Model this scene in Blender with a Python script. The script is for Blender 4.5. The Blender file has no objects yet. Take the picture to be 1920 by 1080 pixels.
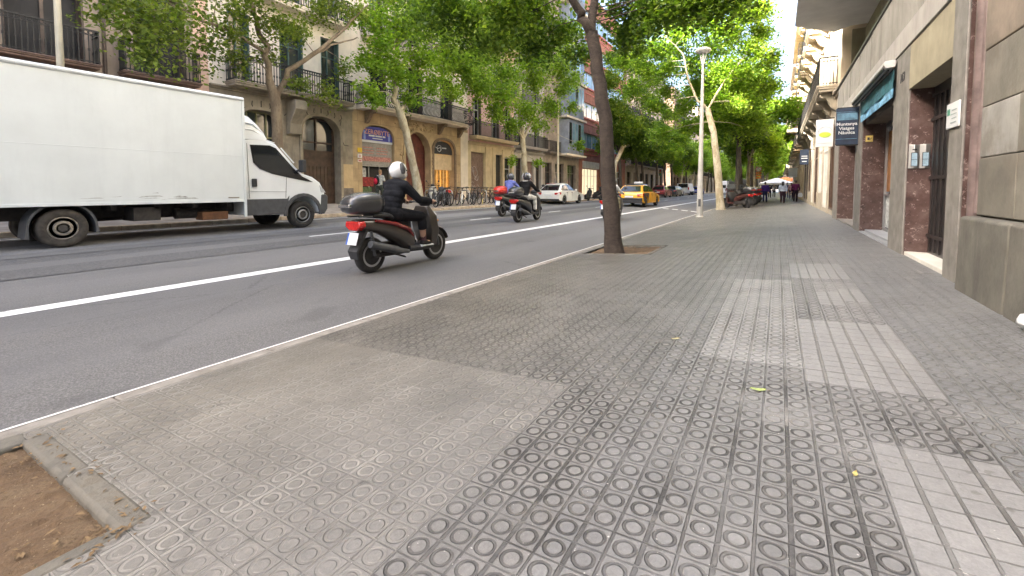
import bpy, bmesh, math, random
from mathutils import Vector as V, Matrix as M
SC = bpy.context.scene
C = SC.collection
R = math.radians
rnd = random.Random(7)

# ---------------------------------------------------------------- camera
FPX, YAW, PITCH, PY0, CAMH = 811.3, .5507, .05, 394.5, 1.1155
_ca, _sa, _cp, _sp = math.cos(YAW), math.sin(YAW), math.cos(PITCH), math.sin(PITCH)
cam_d = bpy.data.cameras.new('camera'); cam = bpy.data.objects.new('camera', cam_d); C.objects.link(cam)
_r = V((_ca, _sa, 0)); _fw = V((-_sa*_cp, _ca*_cp, -_sp)); _u = _r.cross(_fw)
mw = M((( _r.x, _u.x, -_fw.x, 0), (_r.y, _u.y, -_fw.y, 0), (_r.z, _u.z, -_fw.z, CAMH), (0, 0, 0, 1)))
cam.matrix_world = mw
cam_d.sensor_width = 36; cam_d.lens = 36*FPX/1920
cam_d.shift_y = -(540-PY0)/1920
cam_d.clip_start = .05; cam_d.clip_end = 3000
SC.camera = cam

def ray(px, py):
    x, y = (px-960)/FPX, -(py-PY0)/FPX
    D = _cp+y*_sp; Z = -_sp+y*_cp
    return V((x*_ca-D*_sa, x*_sa+D*_ca, Z))
def P(px, py, X=None, Y=None, Z=None):
    """world point seen at a photo pixel, at a known world X, Y or Z"""
    d = ray(px, py)
    t = X/d.x if X is not None else (Y/d.y if Y is not None else (Z-CAMH)/d.z)
    return V((0, 0, CAMH))+d*t

# ---------------------------------------------------------------- light
SUN_EL, SUN_B = R(33), R(40)          # sun over the left-hand roofs, behind the viewer
sd = V((-math.cos(SUN_EL)*math.cos(SUN_B), -math.cos(SUN_EL)*math.sin(SUN_B), math.sin(SUN_EL)))
w = bpy.data.worlds.new('World'); SC.world = w; w.use_nodes = True
nt = w.node_tree; nt.nodes.clear()
sky = nt.nodes.new('ShaderNodeTexSky'); sky.sky_type = 'NISHITA'; sky.sun_disc = False
sky.sun_elevation = SUN_EL; sky.sun_rotation = math.atan2(sd.x, sd.y)
sky.air_density = .8; sky.dust_density = 9.0; sky.ozone_density = 1.0; sky.altitude = 50
bg = nt.nodes.new('ShaderNodeBackground'); bg.inputs[1].default_value = .15
wo = nt.nodes.new('ShaderNodeOutputWorld')
nt.links.new(sky.outputs[0], bg.inputs[0]); nt.links.new(bg.outputs[0], wo.inputs[0])
sl = bpy.data.lights.new('sun', 'SUN'); sl.energy = 4.0; sl.angle = R(.6); sl.color = (1, .95, .87)
so = bpy.data.objects.new('sun', sl); C.objects.link(so)
so.rotation_euler = (-sd).to_track_quat('-Z', 'Y').to_euler()
SC.view_settings.view_transform = 'Standard'; SC.view_settings.look = 'None'
SC.view_settings.exposure = 2.98; SC.view_settings.gamma = 1
cy = SC.cycles
cy.max_bounces = 7; cy.diffuse_bounces = 4; cy.glossy_bounces = 3; cy.transmission_bounces = 4
cy.transparent_max_bounces = 6; cy.sample_clamp_indirect = 6; cy.caustics_reflective = False; cy.caustics_refractive = False
cy.use_denoising = True

# ---------------------------------------------------------------- object helpers
def tag(o, label=None, cat=None, group=None, kind=None):
    if label: o['label'] = label
    if cat: o['category'] = cat
    if group: o['group'] = group
    if kind: o['kind'] = kind
    return o
def thing(name, label, cat, loc=(0, 0, 0), rz=0, group=None):
    o = bpy.data.objects.new(name, None); C.objects.link(o); o.empty_display_size = .1
    o.location = loc; o.rotation_euler = (0, 0, rz)
    return tag(o, label, cat, group)
def copy_tree(o, parent=None):
    c = o.copy(); C.objects.link(c)
    if parent is not None: c.parent = parent
    for ch in list(o.children): copy_tree(ch, c)
    return c

class MB:
    """collects shapes; build() links them as one mesh object"""
    def __init__(s): s.v = []; s.f = []; s.mi = []; s.T = None; s.m = 0
    def _add(s, vs, fs):
        b = len(s.v)
        s.v += [tuple(s.T @ V(p)) for p in vs] if s.T else [tuple(p) for p in vs]
        s.f += [tuple(b+i for i in f) for f in fs]; s.mi += [s.m]*len(fs); return s
    def box(s, x0, x1, y0, y1, z0, z1):
        if x0 > x1: x0, x1 = x1, x0
        if y0 > y1: y0, y1 = y1, y0
        if z0 > z1: z0, z1 = z1, z0
        return s._add([(x0,y0,z0),(x1,y0,z0),(x1,y1,z0),(x0,y1,z0),(x0,y0,z1),(x1,y0,z1),(x1,y1,z1),(x0,y1,z1)],
                      [(3,2,1,0),(4,5,6,7),(0,1,5,4),(1,2,6,5),(2,3,7,6),(3,0,4,7)])
    def bar(s, a, b, w, h=None, up=(0, 0, 1)):
        a, b = V(a), V(b); h = h or w; d = (b-a).normalized(); u = V(up)
        if abs(d.dot(u)) > .95: u = V((1, 0, 0))
        r = d.cross(u).normalized()*w/2; u = r.cross(d).normalized()*h/2
        vs = [a-r-u, a+r-u, a+r+u, a-r+u, b-r-u, b+r-u, b+r+u, b-r+u]
        return s._add(vs, [(0,1,2,3),(7,6,5,4),(4,5,1,0),(5,6,2,1),(6,7,3,2),(7,4,0,3)])
    def quad(s, *p): return s._add(p, [tuple(range(len(p)))])
    def tube(s, pts, rad, n=8, cap=True, closed=False):
        pts = [V(p) for p in pts]; k = len(pts)
        if not hasattr(rad, '__len__'): rad = [rad]*k
        vs = []; ref = None
        for i, p in enumerate(pts):
            a = pts[(i-1) % k] if (closed or i) else p; b = pts[(i+1) % k] if (closed or i < k-1) else p
            d = (b-a).normalized()
            if ref is None:
                ref = d.orthogonal().normalized()
            ref = (ref-d*ref.dot(d)).normalized(); bi = d.cross(ref)
            for j in range(n):
                t = 2*math.pi*j/n
                vs.append(p+(ref*math.cos(t)+bi*math.sin(t))*rad[i])
        fs = []
        for i in range(k if closed else k-1):
            i2 = (i+1) % k
            for j in range(n):
                fs.append((i*n+j, i*n+(j+1) % n, i2*n+(j+1) % n, i2*n+j))
        if cap and not closed:
            fs.append(tuple(range(n))[::-1]); fs.append(tuple((k-1)*n+j for j in range(n)))
        return s._add(vs, fs)
    def lathe(s, prof, c=(0, 0, 0), axis='z', n=20):
        """prof: (radius, height) along axis"""
        vs = []; fs = []
        for r, h in prof:
            for j in range(n):
                t = 2*math.pi*j/n; a, b = r*math.cos(t), r*math.sin(t)
                p = (a, b, h) if axis == 'z' else ((h, a, b) if axis == 'x' else (b, h, a))
                vs.append((p[0]+c[0], p[1]+c[1], p[2]+c[2]))
        for i in range(len(prof)-1):
            for j in range(n): fs.append((i*n+j, i*n+(j+1) % n, (i+1)*n+(j+1) % n, (i+1)*n+j))
        fs.append(tuple(range(n))[::-1]); fs.append(tuple((len(prof)-1)*n+j for j in range(n)))
        return s._add(vs, fs)
    def prism(s, poly, d0, d1, axis='x'):
        """poly of (a, b): axis x -> (y, z); y -> (x, z); z -> (x, y)"""
        def mk(a, b, d): return (d, a, b) if axis == 'x' else ((a, d, b) if axis == 'y' else (a, b, d))
        n = len(poly); vs = [mk(a, b, d0) for a, b in poly]+[mk(a, b, d1) for a, b in poly]
        fs = [tuple(range(n))[::-1], tuple(range(n, 2*n))]+[(i, (i+1) % n, (i+1) % n+n, i+n) for i in range(n)]
        return s._add(vs, fs)
    def loft(s, rings, cap=True):
        n = len(rings[0]); vs = [p for r in rings for p in r]; fs = []
        for i in range(len(rings)-1):
            for j in range(n): fs.append((i*n+j, i*n+(j+1) % n, (i+1)*n+(j+1) % n, (i+1)*n+j))
        if cap:
            fs.append(tuple(range(n))[::-1]); fs.append(tuple((len(rings)-1)*n+j for j in range(n)))
        return s._add(vs, fs)
    def ball(s, c, r, n=12, k=8):
        if not hasattr(r, '__len__'): r = (r, r, r)
        vs = [(c[0], c[1], c[2]-r[2])]; fs = []
        for i in range(1, k):
            t = math.pi*i/k-math.pi/2
            for j in range(n):
                q = 2*math.pi*j/n
                vs.append((c[0]+r[0]*math.cos(t)*math.cos(q), c[1]+r[1]*math.cos(t)*math.sin(q), c[2]+r[2]*math.sin(t)))
        vs.append((c[0], c[1], c[2]+r[2])); top = len(vs)-1
        for j in range(n):
            fs.append((0, 1+(j+1) % n, 1+j)); fs.append((top, 1+(k-2)*n+j, 1+(k-2)*n+(j+1) % n))
        for i in range(k-2):
            for j in range(n): fs.append((1+i*n+j, 1+i*n+(j+1) % n, 1+(i+1)*n+(j+1) % n, 1+(i+1)*n+j))
        return s._add(vs, fs)
    def torus(s, c, R0, r, axis='x', n=28, k=8, a0=0, a1=2*math.pi):
        full = abs(a1-a0-2*math.pi) < 1e-4; pts = []
        for i in range(n+(0 if full else 1)):
            t = a0+(a1-a0)*i/n; a, b = R0*math.cos(t), R0*math.sin(t)
            p = (0, a, b) if axis == 'x' else ((a, 0, b) if axis == 'y' else (a, b, 0))
            pts.append((c[0]+p[0], c[1]+p[1], c[2]+p[2]))
        return s.tube(pts, r, k, closed=full)
    def build(s, name, mats, parent=None, smooth=35, bevel=0, seg=2, fix=True):
        me = bpy.data.meshes.new(name); me.from_pydata(s.v, [], s.f)
        if not isinstance(mats, (list, tuple)): mats = [mats]
        for m_ in mats: me.materials.append(m_)
        if len(mats) > 1: me.polygons.foreach_set('material_index', s.mi)
        if fix:
            b = bmesh.new(); b.from_mesh(me); bmesh.ops.recalc_face_normals(b, faces=b.faces); b.to_mesh(me); b.free()
        if smooth:
            me.polygons.foreach_set('use_smooth', [True]*len(me.polygons)); me.set_sharp_from_angle(angle=R(smooth))
        o = bpy.data.objects.new(name, me); C.objects.link(o)
        if parent is not None: o.parent = parent
        if bevel:
            md = o.modifiers.new('bevel', 'BEVEL'); md.width = bevel; md.segments = seg; md.limit_method = 'ANGLE'; md.angle_limit = R(40)
            md.harden_normals = False
        return o

def remeshed(mb, voxel, smooth=5, fac=.5):
    """one continuous surface out of overlapping closed shapes -> MB with the result"""
    me = bpy.data.meshes.new('tmp'); me.from_pydata(mb.v, [], mb.f)
    b = bmesh.new(); b.from_mesh(me); bmesh.ops.recalc_face_normals(b, faces=b.faces); b.to_mesh(me); b.free()
    o = bpy.data.objects.new('tmp', me); C.objects.link(o)
    md = o.modifiers.new('r', 'REMESH'); md.mode = 'VOXEL'; md.voxel_size = voxel
    sm = o.modifiers.new('s', 'SMOOTH'); sm.factor = fac; sm.iterations = smooth
    dg = bpy.context.evaluated_depsgraph_get(); ev = o.evaluated_get(dg); m2 = ev.to_mesh()
    r = MB(); r.v = [tuple(v.co) for v in m2.vertices]; r.f = [tuple(p.vertices) for p in m2.polygons]; r.mi = [0]*len(r.f)
    ev.to_mesh_clear(); bpy.data.objects.remove(o); bpy.data.meshes.remove(me)
    return r

def text_mb(txt, size, at, right, up, depth=.004, align='CENTER', bold=.0):
    """lettering as mesh; right/up are the reading directions"""
    cu = bpy.data.curves.new('t', 'FONT'); cu.body = txt; cu.size = size; cu.align_x = align; cu.align_y = 'CENTER'
    cu.extrude = depth; cu.resolution_u = 2; cu.offset = bold
    o = bpy.data.objects.new('t', cu); C.objects.link(o)
    dg = bpy.context.evaluated_depsgraph_get(); me = bpy.data.meshes.new_from_object(o.evaluated_get(dg))
    right = V(right).normalized(); up = V(up).normalized(); nn = right.cross(up)
    r = MB(); r.v = [tuple(V(at)+right*v.co.x+up*v.co.y+nn*v.co.z) for v in me.vertices]
    r.f = [tuple(p.vertices) for p in me.polygons]; r.mi = [0]*len(r.f)
    bpy.data.objects.remove(o); bpy.data.meshes.remove(me); bpy.data.curves.remove(cu)
    return r

# ---------------------------------------------------------------- materials
class NT:
    """small wrapper to write node maths"""
    def __init__(s, name):
        s.mat = bpy.data.materials.new(name); s.mat.use_nodes = True; s.t = s.mat.node_tree
        s.n = s.t.nodes; s.b = s.n['Principled BSDF']; s.out = s.n['Material Output']
    def new(s, ty, **k):
        n = s.n.new(ty)
        for a, v in k.items(): setattr(n, a, v)
        return n
    def link(s, a, b): s.t.links.new(a, b)
    def put(s, sock, val):
        if hasattr(val, 'is_output') or hasattr(val, 'links'): s.link(val, sock)
        else: sock.default_value = val
    def math(s, op, a, b=None, c=None, clamp=False):
        n = s.new('ShaderNodeMath', operation=op); n.use_clamp = clamp
        for i, x in enumerate((a, b, c)):
            if x is not None: s.put(n.inputs[i], x)
        return n.outputs[0]
    def step(s, x, lo, hi):
        n = s.new('ShaderNodeMapRange', interpolation_type='SMOOTHSTEP'); s.put(n.inputs[0], x)
        n.inputs[1].default_value = lo; n.inputs[2].default_value = hi
        return n.outputs[0]
    def mix(s, f, a, b, mode='MIX'):
        n = s.new('ShaderNodeMix', data_type='RGBA', blend_type=mode)
        s.put(n.inputs[0], f); s.put(n.inputs[6], a if not isinstance(a, tuple) else (*a[:3], 1)); s.put(n.inputs[7], b if not isinstance(b, tuple) else (*b[:3], 1))
        return n.outputs[2]
    def coord(s, which='Object', scale=(1, 1, 1)):
        t = s.new('ShaderNodeTexCoord'); m = s.new('ShaderNodeMapping'); m.inputs[3].default_value = scale
        s.link(t.outputs[which], m.inputs[0]); return m.outputs[0]
    def noise(s, vec, scale, detail=4, rough=.55):
        n = s.new('ShaderNodeTexNoise'); s.link(vec, n.inputs['Vector']); n.inputs['Scale'].default_value = scale
        n.inputs['Detail'].default_value = detail; n.inputs['Roughness'].default_value = rough; return n.outputs[0]
    def ramp(s, f, stops):
        n = s.new('ShaderNodeValToRGB'); s.link(f, n.inputs[0]); e = n.color_ramp.elements
        while len(e) < len(stops): e.new(.5)
        for i, (p, c) in enumerate(stops): e[i].position = p; e[i].color = (*c[:3], 1)
        return n.outputs[0]
    def bump(s, h, strength=.3, dist=.01):
        n = s.new('ShaderNodeBump'); n.inputs['Strength'].default_value = strength; n.inputs['Distance'].default_value = dist
        s.link(h, n.inputs['Height']); s.link(n.outputs[0], s.b.inputs['Normal']); return n
    def base(s, c): s.put(s.b.inputs['Base Color'], c if not isinstance(c, tuple) else (*c[:3], 1))

def mat(name, col, rough=.6, metal=0., var=.12, scale=3., bump=0., bscale=60., streak=0., coat=0., spec=.5, stain=None):
    """plain procedural material: two noises over the base colour, optional vertical streaks, stains and bump"""
    k = NT(name); co = k.coord()
    n1 = k.noise(co, scale, 5, .6)
    lo = tuple(c*(1-var*1.6) for c in col); hi = tuple(min(1, c*(1+var*1.4)) for c in col)
    c = k.ramp(n1, [(.3, lo), (.7, hi)])
    if streak:
        sv = k.coord('Object', (1, 1, .12)); n2 = k.noise(sv, 5, 5, .65)
        c = k.mix(k.math('MULTIPLY', k.step(n2, .45, .75), streak), c, tuple(x*.35 for x in col))
    if stain:
        n3 = k.noise(co, stain[1], 6, .7); c = k.mix(k.math('MULTIPLY', k.step(n3, .5, .68), stain[2]), c, stain[0])
    k.base(c); k.b.inputs['Roughness'].default_value = rough; k.b.inputs['Metallic'].default_value = metal
    k.b.inputs['Specular IOR Level'].default_value = spec; k.b.inputs['Coat Weight'].default_value = coat
    k.b.inputs['Coat Roughness'].default_value = .08
    if bump: k.bump(k.noise(co, bscale, 5, .6), bump, .01)
    return k.mat
def emat(name, col, strength):
    k = NT(name); k.base(col); k.b.inputs['Emission Color'].default_value = (*col, 1); k.b.inputs['Emission Strength'].default_value = strength
    return k.mat
def glassmat(name, col, rough=.06, spec=.8):
    k = NT(name); co = k.coord(); n = k.noise(co, 1.3, 3); k.base(k.ramp(n, [(.35, tuple(c*.6 for c in col)), (.65, col)]))
    k.b.inputs['Roughness'].default_value = rough; k.b.inputs['Specular IOR Level'].default_value = spec
    k.bump(k.noise(co, .8, 2), .05, .02); return k.mat
# ---------------------------------------------------------------- heights across the street
RX = [(-30, .6), (-18.6, .357), (-13.7, .21), (-13.69, .09), (-11, .035), (-9.3, 0), (-7.5, -.045), (-6.4, -.09), (-5.2, -.165), (-4.3, -.255), (-3.72, -.335), (-3.7199, -.253), (1.75, .119), (3, .2)]
def gz(x):
    for (a, za), (b, zb) in zip(RX, RX[1:]):
        if a <= x <= b: return za+(zb-za)*(x-a)/(b-a)
    return 0
KX, FX, LX, LK = -3.72, 1.63, -18.6, -13.7     # right kerb, right fronts, left fronts, left kerb

# ---------------------------------------------------------------- paving material
def paving_mat():
    k = NT('ring_tile_paving')
    at = k.new('ShaderNodeAttribute', attribute_name='tile'); sp = k.new('ShaderNodeSeparateColor'); k.link(at.outputs['Color'], sp.inputs[0])
    tone, gcol, ring = sp.outputs; brown = at.outputs['Alpha']
    uv = k.new('ShaderNodeUVMap', uv_map='uv'); su = k.new('ShaderNodeSeparateXYZ'); k.link(uv.outputs[0], su.inputs[0])
    fu = k.math('FRACT', su.outputs[0]); fv = k.math('FRACT', su.outputs[1])
    co = k.coord(); nw = k.noise(co, 34, 3, .6); nwear = k.noise(co, 1.7, 5, .65); nf = k.noise(co, 85, 6, .78); nbig = k.noise(co, .6, 4, .6)
    wob = k.math('MULTIPLY', k.math('SUBTRACT', nw, .5), .05)
    cu = k.math('SUBTRACT', k.math('FRACT', k.math('MULTIPLY', fu, 2)), .5); cv = k.math('SUBTRACT', k.math('FRACT', k.math('MULTIPLY', fv, 2)), .5)
    r = k.math('ADD', k.math('SQRT', k.math('ADD', k.math('MULTIPLY', cu, cu), k.math('MULTIPLY', cv, cv))), wob)
    rg = k.math('MULTIPLY', k.math('SUBTRACT', 1, k.step(k.math('ABSOLUTE', k.math('SUBTRACT', r, .32)), .036, .078)), ring)
    au = k.math('ABSOLUTE', k.math('SUBTRACT', fu, .5)); av = k.math('ABSOLUTE', k.math('SUBTRACT', fv, .5))
    thick = k.math('MULTIPLY', k.math('SUBTRACT', 1, k.step(k.math('ADD', au, k.math('MULTIPLY', wob, .35)), .032, .046)), k.math('SUBTRACT', 1, k.step(k.math('ABSOLUTE', cv), .44, .475)))
    thin_u = k.step(au, .468, .482)
    tv1 = k.math('SUBTRACT', 1, k.step(av, .013, .022)); tv2 = k.step(av, .478, .488)
    wear = k.step(nwear, .36, .62)
    lines = k.math('MAXIMUM', k.math('MAXIMUM', thick, k.math('MULTIPLY', thin_u, .9)), k.math('MAXIMUM', k.math('MULTIPLY', tv1, .75), k.math('MULTIPLY', tv2, .9)))
    gro = k.math('MAXIMUM', rg, lines)
    gm = k.math('MULTIPLY', gro, k.math('ADD', .52, k.math('MULTIPLY', wear, .48)))
    gm = k.math('MULTIPLY', gm, k.math('ADD', .8, k.math('MULTIPLY', k.step(nf, .3, .6), .2)))
    # concrete colour
    base = k.ramp(nbig, [(.3, (.148, .147, .143)), (.7, (.205, .203, .197))])
    br = k.ramp(k.noise(co, 1.1, 5, .65), [(.3, (.135, .122, .098)), (.75, (.215, .193, .154))])
    base = k.mix(k.math('MAXIMUM', brown, 0), base, br); base = k.mix(k.math('MULTIPLY', k.math('MAXIMUM', k.math('MULTIPLY', brown, -1), 0), 1.6), base, (.17, .178, .18))
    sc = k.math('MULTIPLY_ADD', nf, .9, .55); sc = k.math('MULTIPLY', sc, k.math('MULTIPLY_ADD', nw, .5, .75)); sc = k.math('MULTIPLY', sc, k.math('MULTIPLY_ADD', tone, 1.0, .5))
    base = k.mix(1., base, k.mix(1., (1, 1, 1), (1, 1, 1)), 'MULTIPLY')
    vm = k.new('ShaderNodeVectorMath', operation='SCALE'); k.link(base, vm.inputs[0]); k.link(sc, vm.inputs['Scale']); base = vm.outputs[0]
    gv = k.math('ADD', gcol, k.math('MULTIPLY', k.step(k.noise(co, 2.6, 5, .7), .52, .68), .34)); dk = k.mix(gv, (.032, .03, .028), (.36, .345, .31))
    col = k.mix(k.math('MULTIPLY', gm, .92), base, dk)
    # pale worn scuffs, dark spots
    sv = k.coord('Object', (6, .7, 1)); scf = k.math('MULTIPLY', k.step(k.noise(sv, 1.3, 6, .7), .62, .74), .35)
    col = k.mix(scf, col, (.36, .345, .32))
    col = k.mix(k.math('MULTIPLY', k.step(k.noise(co, 3.1, 6, .75), .58, .72), .34), col, (.075, .07, .062)); spot = k.math('MULTIPLY', k.step(k.noise(co, 13, 2, .5), .68, .71), .6); col = k.mix(spot, col, (.1, .095, .085))
    bits = k.math('MULTIPLY', k.step(k.noise(co, 75, 1, .5), .77, .79), .7); col = k.mix(bits, col, (.62, .6, .55))
    k.base(col); k.b.inputs['Roughness'].default_value = .42; k.b.inputs['Specular IOR Level'].default_value = .5
    h = k.math('SUBTRACT', k.math('MULTIPLY', nf, .25), gm); k.bump(h, 1.0, .008)
    return k.mat
def dirt_mat():
    k = NT('soil'); co = k.coord(); n = k.noise(co, 3, 6, .7); f = k.noise(co, 45, 5, .75)
    c = k.ramp(n, [(.3, (.085, .055, .03)), (.55, (.15, .095, .05)), (.75, (.2, .145, .085))])
    c = k.mix(k.math('MULTIPLY', k.step(f, .35, .7), .5), c, (.09, .06, .035))
    c = k.mix(k.math('MULTIPLY', k.step(k.noise(co, 70, 2), .68, .72), .6), c, (.42, .33, .2))
    k.base(c); k.b.inputs['Roughness'].default_value = .95; k.bump(k.math('ADD', f, n), .9, .02); return k.mat
def asphalt_mat():
    k = NT('asphalt'); co = k.coord(); f = k.noise(co, 75, 6, .85); m_ = k.noise(co, 28, 4, .7)
    lane = k.noise(k.coord('Object', (1.3, .035, 1)), 1.0, 4, .6); big = k.noise(k.coord('Object', (.5, .12, 1)), .8, 4, .6)
    c = k.ramp(f, [(.34, (.062, .0605, .058)), (.5, (.126, .123, .118)), (.66, (.235, .23, .222))])
    c = k.mix(k.math('MULTIPLY', k.step(lane, .4, .65), .45), c, (.165, .164, .164))
    c = k.mix(k.math('MULTIPLY', k.step(big, .45, .65), .4), c, (.075, .075, .077))
    c = k.mix(k.math('MULTIPLY', k.step(m_, .66, .72), .5), c, (.028, .028, .03))
    cr = k.new('ShaderNodeTexVoronoi', feature='DISTANCE_TO_EDGE'); k.link(k.coord('Object', (.55, .16, 1)), cr.inputs['Vector']); cr.inputs['Scale'].default_value = 1.0
    ck = k.math('SUBTRACT', 1, k.step(k.math('ADD', cr.outputs['Distance'], k.math('MULTIPLY', k.math('SUBTRACT', m_, .5), .05)), .0, .006))
    c = k.mix(k.math('MULTIPLY', ck, k.math('MULTIPLY', k.step(big, .48, .6), .4)), c, (.04, .04, .04))
    c = k.mix(k.math('MULTIPLY', k.step(k.noise(k.coord('Object', (1, .5, 1)), 2.2, 3, .5), .64, .76), .3), c, (.05, .05, .05))
    k.base(c); k.b.inputs['Roughness'].default_value = .72; k.b.inputs['Specular IOR Level'].default_value = .4
    k.bump(k.math('ADD', f, m_), .6, .006); return k.mat
def paint_mat(name, col, wear=.55):
    k = NT(name); co = k.coord(); n = k.noise(co, 9, 6, .75); f = k.noise(co, 120, 4, .7)
    c = k.mix(k.step(k.math('ADD', k.math('MULTIPLY', n, .6), k.math('MULTIPLY', f, .4)), wear, wear+.12), col, (.16, .16, .165))
    k.base(c); k.b.inputs['Roughness'].default_value = .6; k.bump(f, .4, .004); return k.mat

m_pave = paving_mat(); m_dirt = dirt_mat(); m_asph = asphalt_mat()
m_white = paint_mat('road_paint', (.7, .7, .68), .535); m_edge = paint_mat('kerb_paint', (.78, .77, .74), .66)
m_kerb = mat('granite_kerb', (.24, .22, .19), .75, var=.2, scale=9, bump=.4, bscale=90, stain=((.12, .1, .07), 3, .5))
m_conc = mat('concrete', (.135, .125, .102), .85, var=.25, scale=6, bump=.6, bscale=40, stain=((.1, .085, .06), 6, .7))
m_joint = mat('joint_dirt', (.07, .062, .05), .95)
m_lpave = mat('far_paving', (.34, .3, .25), .8, var=.2, scale=2.5, bump=.3, bscale=20)

def cutgrid(u0, u1, v0, v1, holes, extra_u=(), extra_v=()):
    us = sorted({u0, u1, *[min(max(h[i], u0), u1) for h in holes for i in (0, 1)], *extra_u}); vs = sorted({v0, v1, *[min(max(h[i], v0), v1) for h in holes for i in (2, 3)], *extra_v})
    for a, b in zip(us, us[1:]):
        for c, d in zip(vs, vs[1:]):
            if any(h[0]-1e-6 <= (a+b)/2 <= h[1]+1e-6 and h[2]-1e-6 <= (c+d)/2 <= h[3]+1e-6 for h in holes): continue
            if b-a > 1e-6 and d-c > 1e-6: yield a, b, c, d

PITS = [(-3.42, -2.05, -1.2, .56), (-3.42, -2.12, 8.45, 9.85)]
def build_paving():
    vs = []; fs = []; uvs = []; cols = []
    r = random.Random(3)
    def tilecol(x, y):
        t = .5+r.uniform(-.07, .07); g = .0+r.uniform(0, .06); ring = 1.; b = .0
        if x < -1.035 and y < 2.38:                       # dusty field by the kerb: pale grooves
            b = min(.9, .25+.3*(-1.0-x)); g = .58+r.uniform(-.2, .2); ring = r.choice((.3, .5, .7, .9)); t = .42+r.uniform(-.05, .07)
        elif x < -.6: b = min(.75, .12+.24*(-.6-x)); t = .47+r.uniform(-.07, .06); g = 0
        if x > .765: b = -.35; t = .40+r.uniform(-.05, .05); g = .16+r.uniform(0, .18)  # bluish cast of skylight painted into the tiles along the wall
        if .365 < x < .765 and 1.0 < y < 2.36: ring = 0; g = .14; t = .72+r.uniform(-.1, .1)
        if .165 < x < .765 and 2.99 < y < 4.45: ring = 0; g = .34; t = .76+r.uniform(-.05, .05)
        if .165 < x < .765 and 4.45 < y < 4.95: t = .58+r.uniform(-.05, .05)
        if .365 < x < .765 and 4.95 < y < 6.15: ring = r.choice((0, 0, 1)); g = .3; t = .66+r.uniform(-.05, .05)
        if .165 < x < .765 and 6.3 < y < 7.5: ring = 0; g = .32; t = .64+r.uniform(-.05, .05)
        if -.435 < x < .165 and 3.15 < y < 6.25: t = .92+r.uniform(-.06, .06); g += .1
        if y > 8: t += .10*min(1, (y-8)/8)  # tiles paler with distance: sky glare put into their tone
        if y > 2.4 and x < -.6: t -= .05
        if -.06 < x < .17 and 2.35 < y < 2.6: g = .35; t = .6
        if y > 9 and r.random() < .05: t += .09
        if .0 < x < .2 and 1.2 < y < 2.2: t -= .06; g -= 0
        return (max(0, t), max(0, g), ring, b)
    def addquad(x0, x1, y0, y1, ux0, ux1, vy0, vy1, c, jit):
        base = len(vs); j = [r.uniform(-jit, jit) for _ in range(4)]
        # small lift per tile, never above its neighbours by more than a millimetre or so
        for (x, y), dz in zip(((x0, y0), (x1, y0), (x1, y1), (x0, y1)), j): vs.append((x, y, gz(x)+dz))
        fs.append((base, base+1, base+2, base+3)); uvs.extend([(ux0, vy0), (ux1, vy0), (ux1, vy1), (ux0, vy1)]); cols.extend([c]*4)
    X0 = -3.55
    xs = [-.435+.2*i for i in range(-16, 12)]; ny = 305
    for i in range(len(xs)-1):
        for q in range(-12, ny):
            y0 = 1.363+.2*q; y1 = y0+.2; x0, x1 = xs[i], xs[i+1]
            a, b = max(x0, X0), x1
            u0 = (a-x0)/.2
            if a < -3.5 and y1 < .57: continue
            if any(h[0]-.02 < (a+b)/2 < h[1]+.02 and h[2]-.02 < (y0+y1)/2 < h[3]+.02 for h in PITS): continue
            c = tilecol((x0+x1)/2, (y0+y1)/2)
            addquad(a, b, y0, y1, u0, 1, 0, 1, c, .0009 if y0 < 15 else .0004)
    yl = 1.363+.2*ny
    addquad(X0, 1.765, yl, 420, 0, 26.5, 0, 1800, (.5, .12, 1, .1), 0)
    me = bpy.data.meshes.new('pavement'); me.from_pydata(vs, [], fs)
    ul = me.uv_layers.new(name='uv'); ul.data.foreach_set('uv', [c for u in uvs for c in u])
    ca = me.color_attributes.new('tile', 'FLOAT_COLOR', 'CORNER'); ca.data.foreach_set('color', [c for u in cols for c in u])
    me.materials.append(m_pave)
    o = bpy.data.objects.new('pavement', me); C.objects.link(o); tag(o, kind='structure')
    b = MB()
    for x0, x1, y0, y1 in cutgrid(X0, 1.765, -6, 420, PITS):
        b.quad((x0, y0, gz(x0)-.006), (x1, y0, gz(x1)-.006), (x1, y1, gz(x1)-.006), (x0, y1, gz(x0)-.006))
    tag(b.build('pavement_bed', m_joint, smooth=0, fix=False), kind='structure')
build_paving()

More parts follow.
